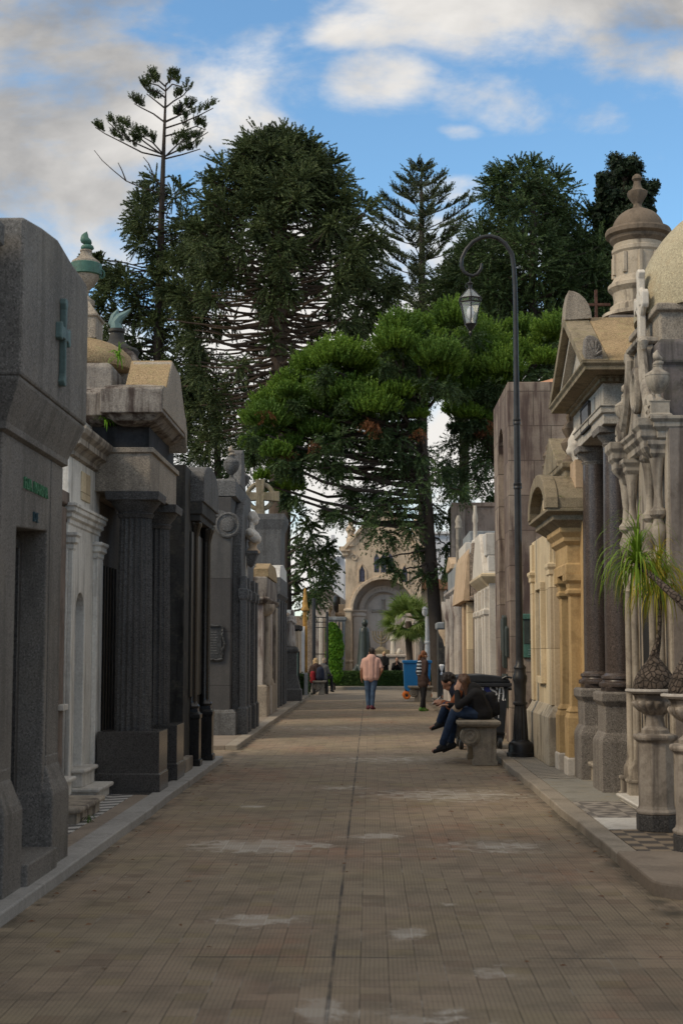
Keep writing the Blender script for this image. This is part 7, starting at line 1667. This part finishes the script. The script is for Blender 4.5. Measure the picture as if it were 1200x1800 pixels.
# --- the bright green pine over the path
def bright(label, trunk, tops, hang, Y0, r0, seed, dead):
    rng = np.random.default_rng(seed); rr = random.Random(seed)
    t = thing('bright_pine', label, 'tree')
    tp = [pxy(a, b, Y0) for a, b in trunk]; tp[0][2] = 0.0
    tr = MB(); tr.tube([tuple(p) for p in tp], [r0 * (1 - .6 * k / (len(tp) - 1)) for k in range(len(tp))], 14)
    zs_ = [p[2] for p in tp]; xs_ = [p[0] for p in tp]; sc = Y0 / FPX
    P, D, L = [], [], []; HC, HD, HR = [], [], []; DC, DD = [], []
    tops = [(a + rr.uniform(-9, 9), b + rr.uniform(-9, 9), q_ * rr.uniform(.72, 1.18)) for a, b, q_ in tops] + [(a + rr.uniform(-34, 34), b + rr.uniform(-26, 30), q_ * rr.uniform(.42, .7)) for a, b, q_ in tops]
    for px, py, r in tops:
        R_ = r * sc; c = pxy(px, py, Y0 + rr.uniform(-2.6, 2.6))
        zb = min(max(c[2] - 1.4, zs_[0] + 2), zs_[-1]); b = np.array([np.interp(zb, zs_, xs_), Y0, zb])
        limb(tr, b, c - np.array([0, 0, R_ * .4]), .11, .04, rr, -.05, 6, 6, .05)
        m = int(330 * (r / 44) ** 2) + 60                                    # a cushion of upright shoots
        g_ = norm(rng.normal(size=(m, 3))); g_[:, 2] = np.abs(g_[:, 2]) * .95 - .22; g_ = norm(g_)
        P.append(c + g_ * R_ * np.array([rr.uniform(.6, .85), .70, rr.uniform(.5, .75)]) * rng.uniform(.35, 1, (m, 1))); D.append(norm(g_ * np.array([.8, .8, .5]) + np.array([0, 0, .75]))); L.append(R_ * rng.uniform(.26, .44, m))
        for q in range(2):
            HC.append(c + np.array([rr.uniform(-.6, .6) * R_, rr.uniform(-.6, .6) * R_, -R_ * rr.uniform(.35, .75)])); HD.append(np.array([rr.uniform(-.5, .5), rr.uniform(-.5, .5), -.4])); HR.append(R_ * rr.uniform(.5, .7))
    for px, py, r in hang + [(a + rr.uniform(-22, 22), b + rr.uniform(-22, 22), q_ * .9) for a, b, q_ in hang if b < 905]:
        c = pxy(px, py, Y0 + rr.uniform(-2.2, 2.2)); zb = min(max(c[2] + .4, zs_[0] + 2), zs_[-1]); b = np.array([np.interp(zb, zs_, xs_), Y0, zb])
        limb(tr, b, c, .055, .02, rr, .02, 5, 6, .05); d = c - b
        HC.append(c); HD.append(d / (np.linalg.norm(d) + .01) * .6 + np.array([0, 0, -.5])); HR.append(r * sc)
    for px, py in dead: DC.append(pxy(px, py, Y0 - 2.2)); DD.append(np.array([rr.uniform(-.4, .4), -.2, -1]))
    tr.build('trunk', M['bark_dark'], t, smooth=True)
    tri = shoots(np.concatenate(P), np.concatenate(D), np.concatenate(L), 22, .12, .066, rng, .10, .45, .95)
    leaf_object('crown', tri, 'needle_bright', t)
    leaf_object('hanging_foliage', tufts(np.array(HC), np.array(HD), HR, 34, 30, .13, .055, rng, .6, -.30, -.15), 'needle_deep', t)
    leaf_object('dead_foliage', tufts(np.array(DC), np.array(DD), .55, 12, 20, .12, .035, rng, 1.2, -.2), 'needle_dead', t)
tops = [(478, 712, 48), (512, 690, 50), (552, 724, 54), (548, 648, 46), (590, 640, 46), (617, 638, 50), (655, 668, 54), (682, 690, 60), (705, 585, 48), (690, 620, 46), (738, 612, 56), (762, 630, 54), (735, 668, 54), (620, 690, 50), (586, 690, 50), (448, 778, 40), (478, 800, 40), (512, 862, 40), (462, 742, 40), (530, 760, 44), (500, 745, 44), (650, 720, 50), (600, 742, 40), (560, 770, 40), (495, 830, 34), (720, 715, 46)]
hang = [(600, 770, 40), (650, 780, 44), (690, 800, 44), (740, 790, 42), (650, 840, 40), (690, 865, 44), (640, 895, 40), (665, 930, 42), (715, 900, 40), (690, 940, 34), (790, 860, 40), (620, 865, 34), (560, 800, 36), (740, 960, 34), (785, 960, 36), (700, 1005, 24), (745, 1010, 28), (780, 1000, 24), (580, 900, 26), (600, 905, 26), (730, 850, 40), (760, 900, 40), (680, 980, 26), (580, 830, 30), (530, 820, 30), (610, 820, 30), (655, 890, 36), (785, 905, 34), (725, 930, 30), (765, 830, 44), (700, 770, 46)]
bright('bright green pine arching over the path with cushion shaped foliage and a dark leaning trunk', [(772, 1215), (764, 1080), (757, 980), (751, 880), (746, 800), (735, 720)], tops, hang, 57.0, .30, 51, [(655, 740), (650, 735), (662, 742), (500, 790), (470, 720), (738, 750), (545, 775)])
tops = [(790, 578, 50), (850, 590, 54), (835, 632, 56), (915, 592, 52), (962, 610, 50), (905, 635, 54), (985, 590, 44), (828, 686, 56), (862, 668, 50), (800, 650, 52), (870, 712, 46), (815, 730, 44), (880, 650, 50), (940, 640, 46), (795, 700, 50), (850, 745, 34)]
hang = [(800, 780, 40), (830, 770, 40), (860, 790, 36), (850, 820, 36), (820, 810, 40), (870, 760, 36), (845, 850, 34), (800, 850, 30), (865, 870, 28), (790, 810, 36), (880, 700, 40), (920, 680, 40), (850, 720, 44)]
bright('bright green pine behind the brown tower and the street lamp, with cushioned foliage', [(892, 1190), (893, 980), (889, 860), (886, 760), (880, 680)], tops, hang, 61.0, .42, 52, [(856, 742), (850, 748), (862, 738), (845, 735)])

# --- fan palm in front of the chapel
rng = np.random.default_rng(61); rr = random.Random(61)
Y0 = 63.5; px0 = X_(718, Y0); zc = Z_(1092, Y0)
t = thing('fan_palm', 'short fan palm with a shaggy brown trunk in front of the chapel arch', 'palm')
part(t, 'trunk', MB().tube([(px0 + .12, Y0, 0), (px0 + .06, Y0, 1.0), (px0, Y0, zc - .9), (px0, Y0, zc - .4), (px0, Y0, zc)], [.15, .14, .15, .19, .12], 14), 'bark_brown', 0, True)
V, F = [], []
for k in range(64):
    a = rr.uniform(0, 6.28); el = rr.uniform(-.85, 1.3); Lp = rr.uniform(.5, .85)
    d = np.array([math.cos(a) * math.cos(el), math.sin(a) * math.cos(el), math.sin(el)])
    hub = np.array([px0, Y0, zc]) + d * Lp
    side = norm(np.cross(d, (0, 0, 1.))); upv = np.cross(side, d); ro = rr.uniform(-1.1, 1.1); side, upv = side * math.cos(ro) + upv * math.sin(ro), upv * math.cos(ro) - side * math.sin(ro)
    nf = 17
    for q in range(nf):
        th = (q / (nf - 1) - .5) * 3.6
        dir_ = norm(d * math.cos(th) + side * math.sin(th) + upv * .12); Lf = rr.uniform(.52, .78) * (1 - .15 * abs(th) / 1.8); wv = norm(np.cross(dir_, upv)) * .035
        p = hub.copy(); o = len(V)
        for s_ in range(4):
            ww = wv * (1 if s_ < 2 else (.65, .12)[s_ - 2]); V += [tuple(p - ww), tuple(p + ww)]
            if s_ < 3: F.append((o + 2 * s_, o + 2 * s_ + 1, o + 2 * s_ + 3, o + 2 * s_ + 2))
            p = p + dir_ * Lf / 3; dir_ = norm(dir_ + np.array([0, 0, -.10 - .26 * s_]))
mb = MB(); mb.add(V, F); part(t, 'crown', mb, 'palm_leaf', 0)
part(t, 'dead_skirt', MB().lathe((px0, Y0, zc - 1.0), [(.12, 0), (.18, .15), (.20, .4), (.18, .7), (.10, .9)], 18, 9, -.07, (0, 2)), 'bark_brown', 0, True)

# --- bush, hedges, ferns
def leafy(name, label, cat, mt, centres, n, size, seed, stem=None):
    rng = np.random.default_rng(seed); t = thing(name, label, cat); out = []
    for (c, r) in centres:
        g_ = norm(rng.normal(size=(n, 3))); p = np.array(c) + g_ * np.array(r) * rng.uniform(.55, 1.0, (n, 1)) ** .5
        a = norm(rng.normal(size=(n, 3))); b = norm(np.cross(a, g_) + .001); s_ = size * rng.uniform(.6, 1.2, (n, 1))
        out.append(np.stack([p - a * s_ * .45, p + a * s_ * .45 + g_ * s_ * .2, p + b * s_ + g_ * s_ * .3], 1))
    leaf_object('foliage', np.concatenate(out), mt, t)
    if stem: part(t, 'stem', stem, 'bark_dark', 0, True)
    return t
bx = X_(587, 59.6); 
leafy('green_bush', 'bright yellow green upright bush behind the hedge, left of the chapel', 'bush', 'bush', [((bx, 59.6, zz), (.36, .36, .42)) for zz in (.7, 1.1, 1.5, 1.9, 2.2)] + [((bx - .08, 59.6, 2.5), (.25, .28, .3)), ((bx + .14, 59.5, 1.7), (.26, .3, .5))], 900, .10, 71, MB().tube([(bx, 59.6, 0), (bx, 59.6, 2.2)], .06, 8))
def hedge(label, x0, x1, y0, y1, h, seed):
    rng = np.random.default_rng(seed); t = thing('clipped_hedge', label, 'hedge')
    part(t, 'inner_mass', MB().box(x0 + .05, x1 - .05, y0 + .05, y1 - .05, 0, h - .05), 'hedge', .02)
    n = int((x1 - x0) * 3000)
    p = np.stack([rng.uniform(x0, x1, n), rng.uniform(y0, y1, n), rng.uniform(.08, h, n)], 1)
    f = rng.integers(0, 3, n); p[f == 0, 1] = y0; p[f == 1, 2] = h
    m_ = f == 2; p[m_, 0] = np.where(rng.random(m_.sum()) < .5, x0, x1)
    p += rng.normal(size=(n, 3)) * .025
    a = norm(rng.normal(size=(n, 3))); b = norm(rng.normal(size=(n, 3))); s_ = .06 * rng.uniform(.5, 1.2, (n, 1))
    leaf_object('foliage', np.stack([p - a * s_ * .5, p + a * s_ * .5, p + b * s_], 1), 'hedge', t)
hedge('long clipped dark green hedge across the end of the path', X_(573, 61.5), X_(768, 61.5), 61.0, 61.9, Z_(1181, 61.5), 73)
hedge('small piece of clipped hedge left of the far bench, beside the robed statue', X_(516, 51), X_(543, 51), 50.2, 51.2, Z_(1186, 51), 74)
structure(MB().rings(X_(568, 60.5), X_(772, 60.5), 60.2, 62.4, [(0, -.1), (0, .10), (-.03, .13)]).build('kerb', M['kerb_warm'], bevel=.02))
t = thing('stone_post', 'short grey stone post between the small hedge and the far bench', 'post')
part(t, 'post', MB().rings(X_(535, 50), X_(541, 50), 49.8, 50.0, [(0, 0), (0, .82), (-.02, .86)]), 'slate', .01)
rr = random.Random(77)
for c, lab, n, r in (((-2.93, 16.3, 5.03), 'green fern growing beside the tan dome of the columned mausoleum', 26, (.12, .24)), ((-2.92, 15.55, 4.13), 'green fern hanging in the gap under the stained cornice', 20, (.10, .2)),
                    ((-2.52, 12.9, .1), 'tuft of weeds at the foot of the marble steps', 16, (.05, .11)), ((2.30, 17.6, 3.42), 'weeds growing on the mossy hood of the cream tomb', 18, (.08, .2))):
    t = thing('wild_fern', lab, 'plant'); mb = MB(); mb.add(*tuft_leaves(c, n, r, .022, rr, .25, 1.8)); part(t, 'fronds', mb, 'bush' if 'weeds' not in lab else 'hedge', 0, True)

# --- fallen leaves and needles, thickest along the kerbs
rng = np.random.default_rng(90)
n = 420; xs_ = np.where(rng.random(n) < .62, np.where(rng.random(n) < .5, -2.10 + rng.exponential(.10, n), 1.82 - rng.exponential(.10, n)), rng.uniform(-2.1, 1.8, n)); ys_ = rng.uniform(6.0, 46.0, n)
p = np.stack([xs_, ys_, np.full(n, .004)], 1); a = rng.uniform(0, 6.28, n); L_ = rng.uniform(.012, .034, (n, 1))
d_ = np.stack([np.cos(a), np.sin(a), np.zeros(n)], 1); e_ = np.stack([-np.sin(a), np.cos(a), np.zeros(n)], 1)
leaf_object('fallen_leaves', np.stack([p - d_ * L_ - e_ * L_ * .1, p + e_ * L_ * .45 + np.array([0, 0, .006]), p + d_ * L_], 1), 'needle_dead', None, 'stuff')

# ================================================================ move every empty to the base of its thing
bpy.context.view_layer.update()
for o in list(C.objects):
    if o.type == 'EMPTY' and not o.parent:
        lo, hi = Vector((1e9,) * 3), Vector((-1e9,) * 3)
        for c in o.children:
            if c.type != 'MESH' or not len(c.data.vertices): continue
            mw = c.matrix_world
            for b in c.bound_box:
                q = mw @ Vector(b)
                for k in range(3): lo[k] = min(lo[k], q[k]); hi[k] = max(hi[k], q[k])
        base = Vector(((lo.x + hi.x) / 2, (lo.y + hi.y) / 2, lo.z))
        o.location = base
        for c in o.children: c.location = c.location - base
